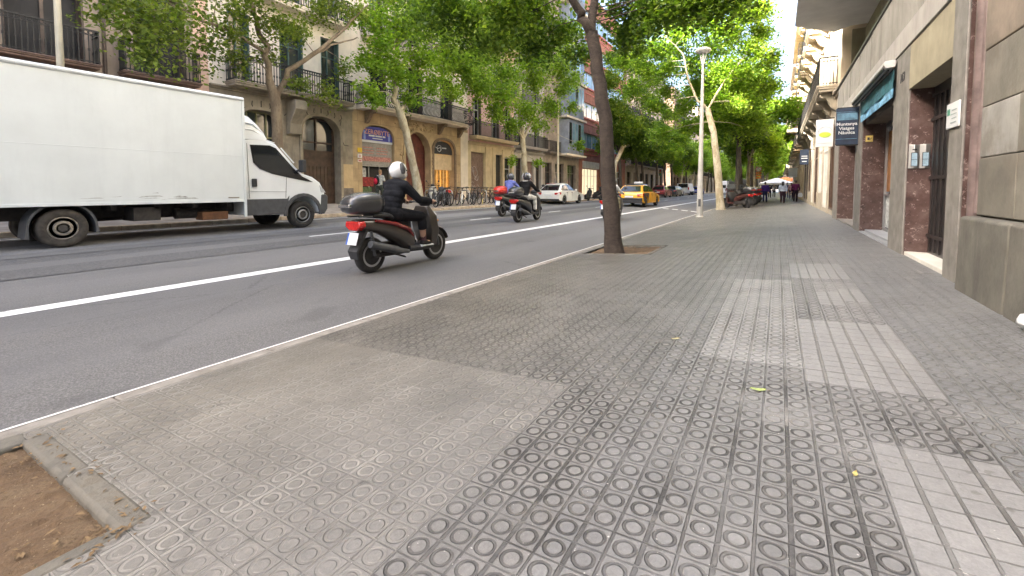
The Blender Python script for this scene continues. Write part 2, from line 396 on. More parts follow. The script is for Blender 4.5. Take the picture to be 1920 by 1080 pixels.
def soil_patch(x0, x1, y0, y1, depth):
    b = MB(); n = 60; r = random.Random(int(y0*10)); idx = {}
    vs = []; fs = []
    for i in range(n+1):
        for j in range(n+1):
            x = x0+(x1-x0)*i/n; y = y0+(y1-y0)*j/n
            vs.append((x, y, gz(x)-depth+.014*math.sin(x*7+y*3)*math.cos(y*9)+r.uniform(-.005, .005)+(.014 if r.random() < .04 else 0)))
    for i in range(n):
        for j in range(n): fs.append((i*(n+1)+j, (i+1)*(n+1)+j, (i+1)*(n+1)+j+1, i*(n+1)+j+1))
    b._add(vs, fs); b.build('soil', m_dirt)
for k_, (x0, x1, y0, y1) in enumerate(PITS):
    b = MB(); n = len(bpy.data.objects)
    soil_patch(x0-.01, x1+.01, y0-.01, y1+.01, .035)
    so_ = bpy.data.objects[-1] if False else [o for o in bpy.data.objects if o.name.startswith('soil')][-1]
    tag(so_, kind='structure')
    wd = .09 if k_ == 0 else .05
    # edging of the pit: worn concrete band, chipped
    e = MB(); r = random.Random(k_)
    def band(ax, a0, a1, c0, c1):
        m_ = 2
        for i in range(m_):
            t0, t1 = a0+(a1-a0)*i/m_, a0+(a1-a0)*(i+1)/m_
            j0 = r.uniform(-.004, .004)
            if ax == 'x': q = [(t0, c0+j0), (t1, c0+j0*.5), (t1, c1), (t0, c1)]
            else: q = [(c0+j0, t0), (c1, t0), (c1, t1), (c0+j0*.5, t1)]
            top = [(x, y, gz(x)+.004) for x, y in q]; bot = [(x, y, gz(x)-.09) for x, y in q]
            e._add(top+bot, [(0, 1, 2, 3), (7, 6, 5, 4), (0, 4, 5, 1), (1, 5, 6, 2), (2, 6, 7, 3), (3, 7, 4, 0)])
    band('x', x0, x1+wd*.6, y1-.02, y1+wd)
    if k_: band('x', x0, x1+wd*.6, y0-wd, y0+.01)
    band('y', y0, y1, x1-.02, x1+wd*.75)
    if k_ == 0: e.box(-3.553, x0+.03, y0, y1+.02, gz(-3.5)-.12, gz(-3.5)+.002)
    tag(e.build('pit_edging', m_conc, smooth=40, bevel=.02), kind='structure')

# kerb, road, markings, far pavement, ground
b = MB(); seg = 1.0; y = -8
while y < 420:
    L = seg if y < 60 else 30
    z0, z1 = gz(KX+1e-4), gz(-3.55)
    b._add([(KX, y, z0-.13), (-3.55, y, z1-.13), (-3.55, y+L-.006, z1-.13), (KX, y+L-.006, z0-.13), (KX, y, z0), (-3.55, y, z1), (-3.55, y+L-.006, z1), (KX, y+L-.006, z0)],
           [(3,2,1,0),(4,5,6,7),(0,1,5,4),(1,2,6,5),(2,3,7,6),(3,0,4,7)])
    y += L
tag(b.build('kerb', m_kerb, smooth=0, bevel=.012), kind='structure')
b = MB(); b._add([(KX-.003, -8, gz(KX+1e-4)-.03), (KX+.03, -8, gz(KX+1e-4)+.006), (KX+.03, 34, gz(KX+1e-4)+.006), (KX-.003, 34, gz(KX+1e-4)-.03)], [(0, 1, 2, 3)])
b._add([(KX+.002, -8, gz(KX+1e-4)+.002), (KX+.034, -8, gz(KX+1e-4)+.0055), (KX+.034, 34, gz(KX+1e-4)+.0055), (KX+.002, 34, gz(KX+1e-4)+.002)], [(0, 1, 2, 3)])
tag(b.build('kerb_edge_paint', m_edge, smooth=0, fix=False), kind='structure')
b = MB(); xs = [x for x, _ in RX if -13.695 < x < -3.7199]
xs = sorted(set(xs+[-12.4, -10.2, -8.4, -4.8, -4.0]))
ys = [-15]+[i*5 for i in range(0, 30)]+[420]
for a, c in zip(xs, xs[1:]):
    for y0, y1 in zip(ys, ys[1:]): b.quad((a, y0, gz(a)), (c, y0, gz(c)), (c, y1, gz(c)), (a, y1, gz(a)))
tag(b.build('road', m_asph, smooth=60, fix=False), kind='structure')
def line(x, w_, y0, y1, name='lane_line', m_=None, dz=.004):
    b = MB(); x0, x1 = x-w_/2, x+w_/2; n = max(1, int((y1-y0)/4))
    for i in range(n):
        a, c = y0+(y1-y0)*i/n, y0+(y1-y0)*(i+1)/n
        b.quad((x0, a, gz(x0)+dz), (x1, a, gz(x1)+dz), (x1, c, gz(x1)+dz), (x0, c, gz(x0)+dz))
    return tag(b.build(name, m_ or m_white, smooth=0, fix=False), kind='structure')
line(-6.33, .2, -10, 160)
for i in range(16): line(-9.3, .1, 6.1+i*6.2-6.2*2, 6.1+i*6.2-6.2*2+1.3)
line(-13.25, .1, -4, 60)
for i in range(5): line(-5.9+i*.55, .35, 27.6, 28.0, 'bay_marking')
m_tar = mat('tar_seam', (.022, .022, .024), .5, var=.2, scale=8)
for x in (-8.15, -10.15): line(x, .05, -10, 90, 'tar_seam', m_tar, .003)
m_asph2 = mat('asphalt_patch', (.092, .09, .087), .75, var=.25, scale=30, bump=.5, bscale=140)
line(-9.15, 1.9, -10, 120, 'resurfaced_strip', m_asph2, .0015)
m_gut = mat('gutter', (.17, .165, .155), .8, var=.2, scale=5, bump=.3, bscale=80)
line(-13.5, .3, -10, 200, 'gutter', m_gut, .003); line(-11.3, 1.2, -10, 120, 'resurfaced_strip', mat('asphalt_pale', (.19, .188, .185), .8, var=.18, scale=25, bump=.4, bscale=140), .0015)
b = MB(); y = -8
while y < 200:
    L = 1.0 if y < 60 else 20
    b.box(LK-.16, LK+.008, y, y+L-.008, -.05, .212); y += L
tag(b.build('far_kerb', mat('far_kerb_stone', (.42, .34, .24), .8, var=.2, scale=6, bump=.3), smooth=0, bevel=.02), kind='structure')
b = MB(); b.quad((LX-.8, -15, gz(LX)+.024), (LK-.16, -15, .2148), (LK-.16, 420, .2148), (LX-.8, 420, gz(LX)+.024))
tag(b.build('far_pavement', m_lpave, smooth=0, fix=False), kind='structure')
b = MB(); b.quad((-900, -900, -.7), (900, -900, -.7), (900, 1500, -.7), (-900, 1500, -.7))
tag(b.build('ground', mat('ground', (.2, .18, .15), .9), smooth=0, fix=False), kind='structure')
b = MB(); b.prism([(-1.89, 22.95), (-1.42, 22.62), (-1.34, 21.2), (-1.81, 21.5)], -.02, .0, 'z')
# ---------------------------------------------------------------- facades
m_iron = mat('wrought_iron', (.02, .019, .018), .5, var=.3, scale=20, metal=.3)
m_glass = glassmat('window_glass', (.035, .042, .045)); m_glass2 = glassmat('sky_glass', (.22, .36, .45), .1, 1.)
m_dark = mat('dark_recess', (.02, .018, .016), .7); m_wood = mat('dark_wood', (.07, .04, .025), .5, var=.3, scale=4, streak=.4)
m_wood2 = mat('red_wood', (.13, .035, .025), .5, var=.25, scale=4, streak=.4)
m_frame = mat('white_frame', (.55, .53, .48), .5); m_green = mat('green_shutter', (.06, .11, .095), .55, var=.2)
m_brownsh = mat('brown_shutter', (.1, .07, .05), .6, var=.25)
m_alu = mat('aluminium', (.45, .46, .47), .35, metal=.8)

def wall_mb(b, X, s, y0, y1, z0, z1, holes=(), depth=.35, step=None):
    for a, c, d, e in cutgrid(y0, y1, z0, z1, [(h[0], h[1], h[2], h[3]) for h in holes]):
        b.quad((X, a, d), (X, c, d), (X, c, e), (X, a, e)) if s > 0 else b.quad((X, c, d), (X, a, d), (X, a, e), (X, c, e))
    for h in holes:
        a, c, d, e = h[:4]; dp = h[4] if len(h) > 4 else depth; Xi = X-s*dp
        for q in (((X, a, d), (Xi, a, d), (Xi, a, e), (X, a, e)), ((X, c, e), (Xi, c, e), (Xi, c, d), (X, c, d)),
                  ((X, a, e), (Xi, a, e), (Xi, c, e), (X, c, e)), ((X, c, d), (Xi, c, d), (Xi, a, d), (X, a, d))): b.quad(*q)
def wall(B, X, s, y0, y1, z0, z1, holes, m, depth=.35, name='wall'):
    b = MB(); wall_mb(b, X, s, y0, y1, z0, z1, holes, depth)
    return b.build(name, m, B, smooth=0, fix=False)
def shell(B, X, s, y0, y1, z0, z1, m, deep=11):
    """side, back and roof of the block"""
    b = MB(); Xb = X-s*deep
    b.quad((X, y0, z0), (X, y0, z1), (Xb, y0, z1), (Xb, y0, z0)); b.quad((X, y1, z0), (X, y1, z1), (Xb, y1, z1), (Xb, y1, z0))
    b.quad((Xb, y0, z0), (Xb, y1, z0), (Xb, y1, z1), (Xb, y0, z1)); b.quad((X, y0, z1), (X, y1, z1), (Xb, y1, z1), (Xb, y0, z1))
    Xi = X-s*.62; b.quad((Xi, y0, z0), (Xi, y1, z0), (Xi, y1, z1), (Xi, y0, z1))
    return b.build('rear_walls', m, B, smooth=0, fix=False)
def window(B, X, s, y0, y1, z0, z1, depth=.3, fm=None, pm=None, nv=2, nh=1, fw=.06, name='window', shut=None):
    b = MB(); Xa, Xb = X-s*(depth-.05), X-s*depth
    b.box(Xa, Xb, y0, y0+fw, z0, z1); b.box(Xa, Xb, y1-fw, y1, z0, z1); b.box(Xa, Xb, y0+fw, y1-fw, z1-fw, z1); b.box(Xa, Xb, y0+fw, y1-fw, z0, z0+fw)
    for i in range(1, nv):
        y = y0+(y1-y0)*i/nv; b.box(Xa+s*.002, Xb, y-fw*.45, y+fw*.45, z0+fw, z1-fw)
    for i in range(1, nh+1):
        z = z0+(z1-z0)*(.72 if nh == 1 else i/(nh+1)); b.box(Xa-s*.004, Xb, y0+fw, y1-fw, z-fw*.4, z+fw*.4)
    f = b.build(name, fm or m_frame, B, smooth=0)
    g = MB(); g.box(X-s*(depth+.0), X-s*(depth+.03), y0, y1, z0, z1); g.build('pane', pm or m_glass, f, smooth=0)
    if shut:
        t = MB(); wd = (y1-y0)*.42
        for ya, yb in ((y0-.0, y0+.05), (y1-.05, y1)):
            t.box(X-s*.02, X-s*(depth-.06), ya, yb, z0+.04, z1-.04)
            for q in range(int((z1-z0)/.12)): t.box(X-s*.01, X-s*(depth-.07), ya-.004, yb+.004, z0+.08+q*.12, z0+.12+q*.12)
        t.build('shutter', shut, f, smooth=0)
    return f
def railing(parent, X, s, proj, y0, y1, z, h=1.0, style='bars', m=None, gap=.115):
    b = MB(); Xo = X+s*(proj-.05)
    def bar(x, y):
        if style == 'belly':
            o = V((s if x == Xo else 0, 0 if x == Xo else (1 if y > (y0+y1)/2 else -1), 0))
            pr = [(0, 0), (.10, .12), (.15, .3), (.10, .5), (.0, .66), (0, 1)]
            b.tube([V((x, y, z+h*q))+o*d for d, q in pr], .017, 4, cap=False)
        else:
            b.box(x-.012, x+.012, y-.012, y+.012, z, z+h)
            if style == 'ornate':
                b.box(x-.02, x+.02, y-.022, y+.022, z+h*.38, z+h*.46); b.box(x-.018, x+.018, y-.02, y+.02, z+h*.0, z+h*.1)
    n = max(2, int((y1-y0)/gap))
    for i in range(n+1): bar(Xo, y0+.04+(y1-y0-.08)*i/n)
    k = max(1, int(proj/gap))
    for i in range(k):
        for y in (y0+.04, y1-.04): bar(X+s*(.03+(proj-.1)*i/k), y)
    for zz, t in ((h, .024), (h*.86, .012), (.06, .012)):
        b.box(Xo-.02, Xo+.02, y0+.02, y1-.02, z+zz-t, z+zz+t)
        for y in (y0+.04, y1-.04): b.box(X, Xo-s*.021, y-.02, y+.02, z+zz-t, z+zz+t)
    if style in ('ornate', 'belly'):
        for i in range(n):
            y = y0+.04+(y1-y0-.08)*(i+.5)/n; b.torus((Xo, y, z+h*.93), .045, .008, 'x', 8, 4)
    return b.build('railing', m or m_iron, parent, smooth=40)
def balcony(B, X, s, y0, y1, z, proj=.75, ms=None, style='bars', corb=None, mc=None, h=1.0, th=.16, wavy=False, rail=True):
    b = MB()
    if wavy:
        n = 24; pts = []
        for i in range(n+1):
            t = i/n; y = y0+(y1-y0)*t; e = min(1, min(t, 1-t)*9)
            pts.append((y, proj*(.55+.45*math.sin(e*math.pi/2))+.05*math.sin(t*math.pi*4)))
        for dz0, dz1, k in ((-th, -.1, .86), (-.1, -.05, .95), (-.05, 0, 1.)):
            poly = [(X+s*p*k, y) for y, p in pts]; poly = [(X, y0)]+poly+[(X, y1)]
            b.prism(poly, z+dz0, z+dz1-.0005, 'z')
    else:
        b.box(X, X+s*proj*.9, y0+.05, y1-.05, z-th, z-th*.6); b.box(X, X+s*proj*.96, y0+.02, y1-.02, z-th*.6+.001, z-th*.3); b.box(X, X+s*proj, y0, y1, z-th*.3+.001, z)
    o = b.build('balcony', ms, B, smooth=30, bevel=.012, seg=1)
    if rail: railing(o, X, s, proj-.02, y0+.03, y1-.03, z, h, style)
    if corb:
        for y in corb:
            c = MB(); prof = [(X, z-th), (X+s*proj*.8, z-th), (X+s*proj*.82, z-th-.12), (X+s*proj*.5, z-th-.2), (X+s*proj*.34, z-th-.42), (X+s*proj*.16, z-th-.6), (X, z-th-.66)]
            c.prism(prof, y-.11, y+.11, 'y'); c.tube([(X+s*proj*.66, y-.125, z-th-.1), (X+s*proj*.66, y+.125, z-th-.1)], .09, 12); c.tube([(X+s*proj*.14, y-.125, z-th-.52), (X+s*proj*.14, y+.125, z-th-.52)], .07, 12)
            c.build('corbel', mc or ms, B, smooth=40, bevel=.01)
    return o
def arch_pts(y0, y1, zs, rise, n=14, p=2.2):
    c, r = (y0+y1)/2, (y1-y0)/2; out = []
    for i in range(n+1):
        t = math.pi*i/n; ct, st = math.cos(t), math.sin(t)
        out.append((c+r*math.copysign(abs(ct)**(2/p), ct), zs+rise*abs(st)**(2/p)))
    return out                                           # from y1 to y0 over the top
def arch_fill(b, X, s, y0, y1, zs, zt, rise, depth=.35, p=2.2):
    a = arch_pts(y0, y1, zs, rise, p=p); poly = [(y0, zt), (y1, zt)]+a
    b.prism(poly, X, X-s*depth, 'x')
def arch_trim(b, X, s, y0, y1, zb, zs, rise, wd=.13, pr=.06, p=2.2):
    a = arch_pts(y0, y1, zs, rise, p=p); o = arch_pts(y0-wd, y1+wd, zs, rise+wd, p=p)
    inn = [(y1, zb)]+a+[(y0, zb)]; out = [(y1+wd, zb)]+o+[(y0-wd, zb)]
    for i in range(len(inn)-1):
        q = [inn[i], inn[i+1], out[i+1], out[i]]; b.prism(q, X+s*pr, X-s*.02, 'x')
def cornice(B, X, s, y0, y1, z, m, prof=((.05, .1), (.12, .08), (.18, .06)), name='cornice'):
    b = MB(); zz = z
    for p_, h_ in prof: b.box(X-s*.05, X+s*p_, y0, y1, zz, zz+h_-.001); zz += h_
    return b.build(name, m, B, smooth=0, bevel=.01, seg=1)
def joints(B, X, s, y0, y1, z0, z1, dz, dy, holes, m, name='ashlar_joint'):
    """thin dark joints between the stone blocks, one mesh"""
    b = MB(); r = random.Random(int(y0*7)); z = z0; row = 0
    def free(ya, yb, za, zb): return not any(h[0]-.03 < yb and ya < h[1]+.03 and h[2]-.03 < zb and za < h[3]+.03 for h in holes)
    while z < z1-.05:
        segs = int((y1-y0)/.4)
        for i in range(segs):
            a, c = y0+(y1-y0)*i/segs, y0+(y1-y0)*(i+1)/segs
            if free(a, c, z-.01, z+.01): b.box(X+s*.002, X-s*.01, a, c-.0, z-.007, z+.007)
        y = y0+(dy*.5 if row % 2 else 0)+.3
        while y < y1-.1:
            if free(y-.01, y+.01, z, min(z+dz, z1)): b.box(X+s*.0025, X-s*.01, y-.006, y+.006, z+.007, min(z+dz, z1)-.008)
            y += dy
        z += dz; row += 1
    if b.v: return b.build(name, m, B, smooth=0)

LH = 23.
# ---- building 1 (brown, two separate balconies; behind the truck)
m_b1 = mat('brown_render', (.36, .285, .215), .85, var=.15, scale=1.5, bump=.2, streak=.35); m_b1p = mat('pink_render', (.66, .45, .34), .85, var=.08, scale=1.2, streak=.12)
B = thing('apartment_building', 'brown old apartment building with iron balconies above the white truck', 'building', (0, 0, 0))
win = [(3.05, 4.75, 4.95, 7.9), (5.95, 7.45, 4.95, 7.9), (.2, 1.6, 4.95, 7.9), (-2.8, -1.2, 4.95, 7.9)]
ups = [(a, c, d+3.7*k, e+3.7*k) for a, c, d, e in win for k in (1, 2, 3)]
low = [(3.0, 4.8, .4, 3.6), (5.8, 7.5, .4, 3.6), (.1, 1.7, .4, 3.6), (-2.9, -1.1, .4, 3.6)]
b = MB(); wall_mb(b, LX, 1, -6, 7.72, .3, LH, win+ups+low, .4); b.build('wall', m_b1, B, smooth=0, fix=False)
wall(B, LX, 1, 7.72, 8.2, .3, LH, [], m_b1p, name='pink_strip')
shell(B, LX, 1, -6, 8.2, .3, LH, m_b1)
for h in win: window(B, LX, 1, *h, .36, m_brownsh, m_dark if h[0] > 2 else m_glass, 2, 1, .09, shut=m_brownsh)
for h in ups: window(B, LX, 1, *h, .36, m_brownsh, m_glass, 2, 1)
for h in low: window(B, LX, 1, *h, .36, m_wood, m_wood, 2, 1, name='door')
m_slab1 = mat('brown_slab', (.2, .13, .1), .8, var=.2, scale=5)
for a, c in ((2.2, 5.0), (5.5, 7.75), (-.4, 1.9), (-3.4, -.8)):
    balcony(B, LX, 1, a, c, 4.95, .62, m_slab1, 'ornate', th=.14)
    for k in (1, 2, 3): balcony(B, LX, 1, a, c, 4.95+3.7*k, .6, m_slab1, 'bars', th=.14)
cornice(B, LX, 1, -6, 7.7, 4.3, m_b1)
for y in (5.2, 2.6): 
    d = MB(); d.tube([(LX+.06, y, .4), (LX+.06, y, 12)], .05, 8); d.build('drainpipe', m_brownsh, B)

# ---- building 2 (stone ground floor with arched portal, long balcony, green shutters)
m_b2 = mat('grey_sandstone', (.31, .265, .195), .85, var=.16, scale=2, bump=.35, bscale=25, streak=.4, stain=((.14, .11, .08), 1.3, .5))
m_b2u = mat('cream_render', (.7, .62, .5), .85, var=.1, scale=1.2, streak=.2); m_b2base = mat('base_stone', (.2, .17, .14), .85, var=.2, scale=4)
m_b2y = mat('ochre_patch', (.52, .39, .22), .85, var=.1)
B = thing('apartment_building', 'stone apartment building with tall arched portal just ahead of the truck', 'building')
port = (11.95, 13.95, .36, 4.56); awin = (9.35, 10.95, 1.2, 4.42); low = [port, awin]
up1 = [(8.9, 9.75, 5.3, 8.2), (11.0, 12.1, 5.3, 8.3), (13.0, 14.0, 5.3, 8.3)]; up = [(a, c, d+3.75*k, e+3.75*k) for a, c, d, e in up1 for k in (1, 2, 3)]
b = MB(); wall_mb(b, LX, 1, 8.2, 14.72, .3, 5.05, low, .55)
arch_fill(b, LX, 1, port[0], port[1], 3.7, 4.56, .85, .55); arch_fill(b, LX, 1, awin[0], awin[1], 3.95, 4.42, .46, .55, 2.6)
b.build('ground_floor_wall', m_b2, B, smooth=30)
wall(B, LX, 1, 8.2, 14.72, 5.05, LH-1.5, up1+up, m_b2u); shell(B, LX, 1, 8.2, 14.72, .3, LH-1.5, m_b2u)
t = MB(); arch_trim(t, LX, 1, port[0], port[1], .4, 3.7, .85, .14, .07); t.build('portal_trim', m_b2, B, smooth=30)
t = MB(); arch_trim(t, LX, 1, awin[0], awin[1], 1.2, 3.95, .46, .12, .06, 2.6); t.build('window_trim', m_b2, B, smooth=30)
d = window(B, LX, 1, port[0], port[1], .36, 4.5, .5, m_wood, m_glass, 2, 1, .1, name='door')
t = MB(); r = random.Random(4)
t.box(LX-.44, LX-.47, port[0]+.1, port[1]-.1, .4, 2.95)
for i in range(9):
    y = port[0]+.2+i*.2; t.box(LX-.42, LX-.44, y, y+.07, .6, 2.2)
for z in (.5, 2.25, 2.6, 2.9): t.box(LX-.41, LX-.43, port[0]+.1, port[1]-.1, z, z+.06)
t.build('door_grille', m_wood, d, smooth=0)
window(B, LX, 1, awin[0], awin[1], 1.2, 4.4, .45, mat('olive_frame', (.25, .24, .12), .6), m_glass, 4, 2, .07)
for h in up1: window(B, LX, 1, *h, .3, m_green, m_glass, 2, 1, .07, shut=m_green)
for h in up: window(B, LX, 1, *h, .3, m_green, m_glass, 2, 1)
for y0_, y1_, z0_, z1_, mm, px_ in ((13.98+.16, 14.715, .5, 1.15, m_b2base, .012), (8.25, 9.2, .5, 1.15, m_b2base, .012), (11.0, 11.78, .5, 1.15, m_b2base, .012), (14.12, 14.71, 1.15, 2.35, m_b2y, .006)):
    t = MB(); t.box(LX-.05, LX+px_, y0_, y1_, z0_-.2, z1_); t.build('base_course', mm, B, smooth=0)
t = MB()                                                  # carved wavy joints above the openings
for cy_, zz in ((12.95, 4.62), (10.15, 4.5)):
    for i in range(-3, 4):
        y = cy_+i*.33; t.tube([(LX+.004, y, zz-.1*abs(i)*.5-.02), (LX+.004, y+.05*i, zz+.16-.06*abs(i)), (LX+.004, y+.03*i, zz+.3-.05*abs(i))], .016, 5)
t.tube([(LX+.004, 14.1, 3.5), (LX+.004, 14.2, 3.3), (LX+.004, 14.45, 3.28)], .016, 5); t.tube([(LX+.004, 14.05, 4.5), (LX+.004, 13.98, 4.2), (LX+.004, 14.05, 3.95)], .016, 5)
t.build('carved_joint', m_dark, B, smooth=0)
cornice(B, LX, 1, 8.2, 14.72, 5.0, m_b2, ((.06, .07), (.14, .08)))
m_slab2 = mat('terracotta_slab', (.42, .24, .17), .8, var=.15, scale=5)
balcony(B, LX, 1, 8.75, 14.3, 5.33, .8, m_b2, 'ornate', corb=None, th=.2)
for k in (1, 2, 3): balcony(B, LX, 1, 9.3, 14.2, 5.33+3.75*k, .75, m_b2u, 'bars', th=.2)
for y in (11.5, ):
    c = MB(); c.prism([(LX, 4.98), (LX+.72, 4.98), (LX+.72, 4.6), (LX+.3, 4.0), (LX+.25, 3.55), (LX, 3.5)], y-.28, y+.28, 'y'); c.build('corbel', m_b2, B, smooth=20, bevel=.03)

# ---- building 3 (ochre stone, curved balcony, three arches)
m_b3 = mat('ochre_stone', (.45, .33, .185), .85, var=.14, scale=2, bump=.3, bscale=22, streak=.3, stain=((.3, .2, .11), 1.2, .45)); m_b3u = mat('pale_render', (.72, .63, .51), .85, var=.1, scale=1.2, streak=.2)
m_moul = mat('brown_moulding', (.2, .14, .09), .75, var=.2, scale=6, bump=.3)
B = thing('apartment_building', 'ochre stone building with three arched openings under a curved black balcony', 'building')
A1, A2, A3 = (15.3, 17.55, .42, 4.55), (18.35, 20.45, .42, 4.55), (20.8, 22.85, .42, 4.3)
up1 = [(15.9, 17.0, 5.4, 8.3), (18.7, 19.9, 5.4, 8.3), (21.5, 22.7, 5.4, 8.3)]; up = [(a, c, d+3.75*k, e+3.75*k) for a, c, d, e in up1 for k in (1, 2, 3)]
b = MB(); wall_mb(b, LX, 1, 14.72, 24.35, .3, 5.2, [A1, A2, A3], .5)
arch_fill(b, LX, 1, A1[0], A1[1], 3.75, 4.55, .78, .5, 2.6); arch_fill(b, LX, 1, A2[0], A2[1], 3.35, 4.55, 1.15, .5, 2.0); arch_fill(b, LX, 1, A3[0], A3[1], 3.4, 4.3, .86, .5, 2.5)
b.build('ground_floor_wall', m_b3, B, smooth=30)
t = MB(); t.box(LX+.0, LX+.035, 23.55, 24.345, .3, 5.0); t.build('pilaster', m_b3u, B, smooth=0)
wall(B, LX, 1, 14.72, 24.35, 5.2, 20, up1+up, m_b3u); shell(B, LX, 1, 14.72, 24.35, .3, 20, m_b3u)
joints(B, LX, 1, 14.75, 23.5, .9, 5.1, .62, 1.5, [A1, A2, A3], m_moul)
for A, zs, rs, p_ in ((A2, 3.35, 1.15, 2.), (A3, 3.4, .86, 2.5)):
    t = MB(); arch_trim(t, LX, 1, A[0], A[1], .45, zs, rs, .15, .09, p_); t.build('arch_moulding', m_moul if A is A3 else m_b3, B, smooth=30)
t = MB(); r = random.Random(5)                            # carved relief above the middle door
for i in range(46):
    y, z = r.gauss(19.35, .55), 4.75+r.uniform(-.18, .3); t.ball((LX+.03, y, z), (.06, r.uniform(.04, .1), r.uniform(.04, .09)), 6, 4)
for y, z in ((18.15, 2.9), (18.12, 2.6), (18.1, 3.2), (20.6, 2.9), (20.62, 2.6), (20.6, 3.2)):
    for i in range(5): t.ball((LX+.03, y+r.uniform(-.1, .1), z+r.uniform(-.14, .14)), (.05, .06, .07), 6, 4)
t.build('carved_relief', m_b3, B, smooth=60)
m_shut3 = mat('roller_shutter', (.3, .28, .25), .5, var=.15, scale=8)
d = window(B, LX, 1, A2[0], A2[1], .42, 4.5, .45, m_wood2, m_wood2, 2, 1, .09, name='door')
d = window(B, LX, 1, A3[0], A3[1], .42, 4.25, .42, m_frame, emat('warm_shop_light', (.62, .33, .08), .3), 3, 1, .07, name='shop_window')
t = MB()
for i in range(6): t.box(LX-.3, LX-.36, A3[0]+.1+i*.33, A3[0]+.3+i*.33, .5, 2.5)
t.build('curtain', mat('amber_curtain', (.5, .27, .07), .8, var=.3, scale=6), d, smooth=0)
t = MB(); t.box(LX-.22, LX-.3, A3[0], A3[1], 2.35, 3.35); t.build('blind', mat('cream_blind', (.62, .48, .3), .8), d, smooth=0)
d = window(B, LX, 1, A1[0], A1[1], .42, 4.5, .45, m_alu, m_dark, 3, 1, .06, name='shop_window')
t = MB()
for i in range(15): t.box(LX-.18, LX-.22+.012*(i % 2), A1[0]+.04, A1[1]-.04, 2.32+i*.09, 2.405+i*.09)
t.build('roller_shutter', m_shut3, d, smooth=0)
for z0_, z1_, y0_, y1_, cc in ((1.25, 1.75, A1[0]+.1, A1[0]+1.05, (.25, .02, .02)), (.55, 1.2, A1[0]+.1, A1[0]+.9, (.08, .13, .05)), (1.75, 2.25, A1[0]+.1, A1[0]+.55, (.4, .42, .42))):
    t = MB(); t.box(LX-.38, LX-.4, y0_, y1_, z0_, z1_); t.build('poster', mat('poster_print', cc, .6, var=.4, scale=9), d, smooth=0)
t = MB()
for z, w_ in ((3.3, .7), (3.15, .8), (3.0, .75)): t.box(LX-.17, LX-.175, A1[0]+.15, A1[0]+.15+w_, z, z+.05); t.box(LX-.17, LX-.175, A1[0]+1.1, A1[0]+1.1+w_, z, z+.05)
t.box(LX-.17, LX-.175, A1[0]+.1, A1[1]-.15, 2.6, 2.85)
t.build('shutter_print', mat('shutter_red_print', (.45, .2, .17), .6, var=.4, scale=14), d, smooth=0)
for h in up1: window(B, LX, 1, *h, .3, m_brownsh, m_glass, 2, 1, .07, shut=m_brownsh)
for h in up: window(B, LX, 1, *h, .3, m_brownsh, m_glass, 2, 1)
balcony(B, LX, 1, 14.95, 24.0, 5.42, .85, m_b3u, 'belly', corb=(15.6, 18.1, 21.3, 23.3), mc=m_moul, th=.2, wavy=True)
for k in (1, 2, 3):
    balcony(B, LX, 1, 15.3, 17.6, 5.42+3.75*k, .8, m_b3u, 'belly', th=.2, wavy=True); balcony(B, LX, 1, 18.2, 20.4, 5.42+3.75*k, .8, m_b3u, 'belly', th=.2, wavy=True); balcony(B, LX, 1, 21.0, 23.2, 5.42+3.75*k, .8, m_b3u, 'belly', th=.2, wavy=True)

# ---- building 4 (pink upper floors, cream shopfront with a graffiti shutter)
m_b4 = mat('pink_wall', (.66, .44, .38), .85, var=.08, scale=1.2, streak=.15); m_b4g = mat('cream_stone', (.56, .45, .28), .8, var=.1, scale=2, streak=.25)
B = thing('apartment_building', 'pink apartment building with cream ground floor and graffiti covered shutter', 'building')
S4 = (24.75, 26.4, .42, 3.75); D4 = (27.9, 28.8, .42, 3.75); S4b = (29.15, 30.2, .42, 3.6)
up1 = [(24.95, 26.0, 4.85, 7.6), (27.3, 28.4, 4.85, 7.6), (29.2, 30.1, 4.85, 7.6)]; up = [(a, c, d+3.6*k, e+3.6*k) for a, c, d, e in up1 for k in (1, 2, 3)]
wall(B, LX, 1, 24.35, 30.6, .3, 4.5, [S4, D4, S4b], m_b4g, .3, 'ground_floor_wall'); wall(B, LX, 1, 24.35, 30.6, 4.5, LH-1, up1+up, m_b4); shell(B, LX, 1, 24.35, 30.6, .3, LH-1, m_b4)
m_shbr = mat('brown_roller', (.2, .13, .1), .6, var=.2, scale=6)
t = MB(); [t.box(LX-.16+.012*(i % 2), LX-.22, S4[0], S4[1], .42+i*.095, .51+i*.095) for i in range(35)]; sh = t.build('roller_shutter', m_shbr, B, smooth=0)
t = MB(); r = random.Random(11); m_graf = mat('graffiti_paint', (.5, .47, .45), .7, var=.2)
for i in range(11):
    c = V((LX-.14, r.uniform(24.95, 26.2), r.uniform(.9, 2.5))); a0 = r.uniform(0, 6); t.torus(c, r.uniform(.09, .26), .014, 'x', 14, 4, a0, a0+r.uniform(2.5, 5.5))
t.build('graffiti', m_graf, sh, smooth=0)
t = MB(); t.box(LX-.22, LX-.25, D4[0], D4[1], D4[2], D4[3]); t.build('door', m_dark, B, smooth=0)
window(B, LX, 1, *S4b, .25, m_frame, m_glass, 1, 1, name='shop_window')
for y in (26.6, 27.5, 28.95, 30.35): t = MB(); t.box(LX-.02, LX+.05, y-.13, y+.13, .3, 4.2); t.build('pilaster', m_b4g, B, smooth=0, bevel=.01)
for h in up1: window(B, LX, 1, *h, .3, m_frame, m_glass, 2, 1, .07, shut=m_brownsh)
for h in up: window(B, LX, 1, *h, .3, m_frame, m_glass, 2, 1)
balcony(B, LX, 1, 24.5, 30.3, 4.85, .7, m_b4g, 'bars', th=.22)
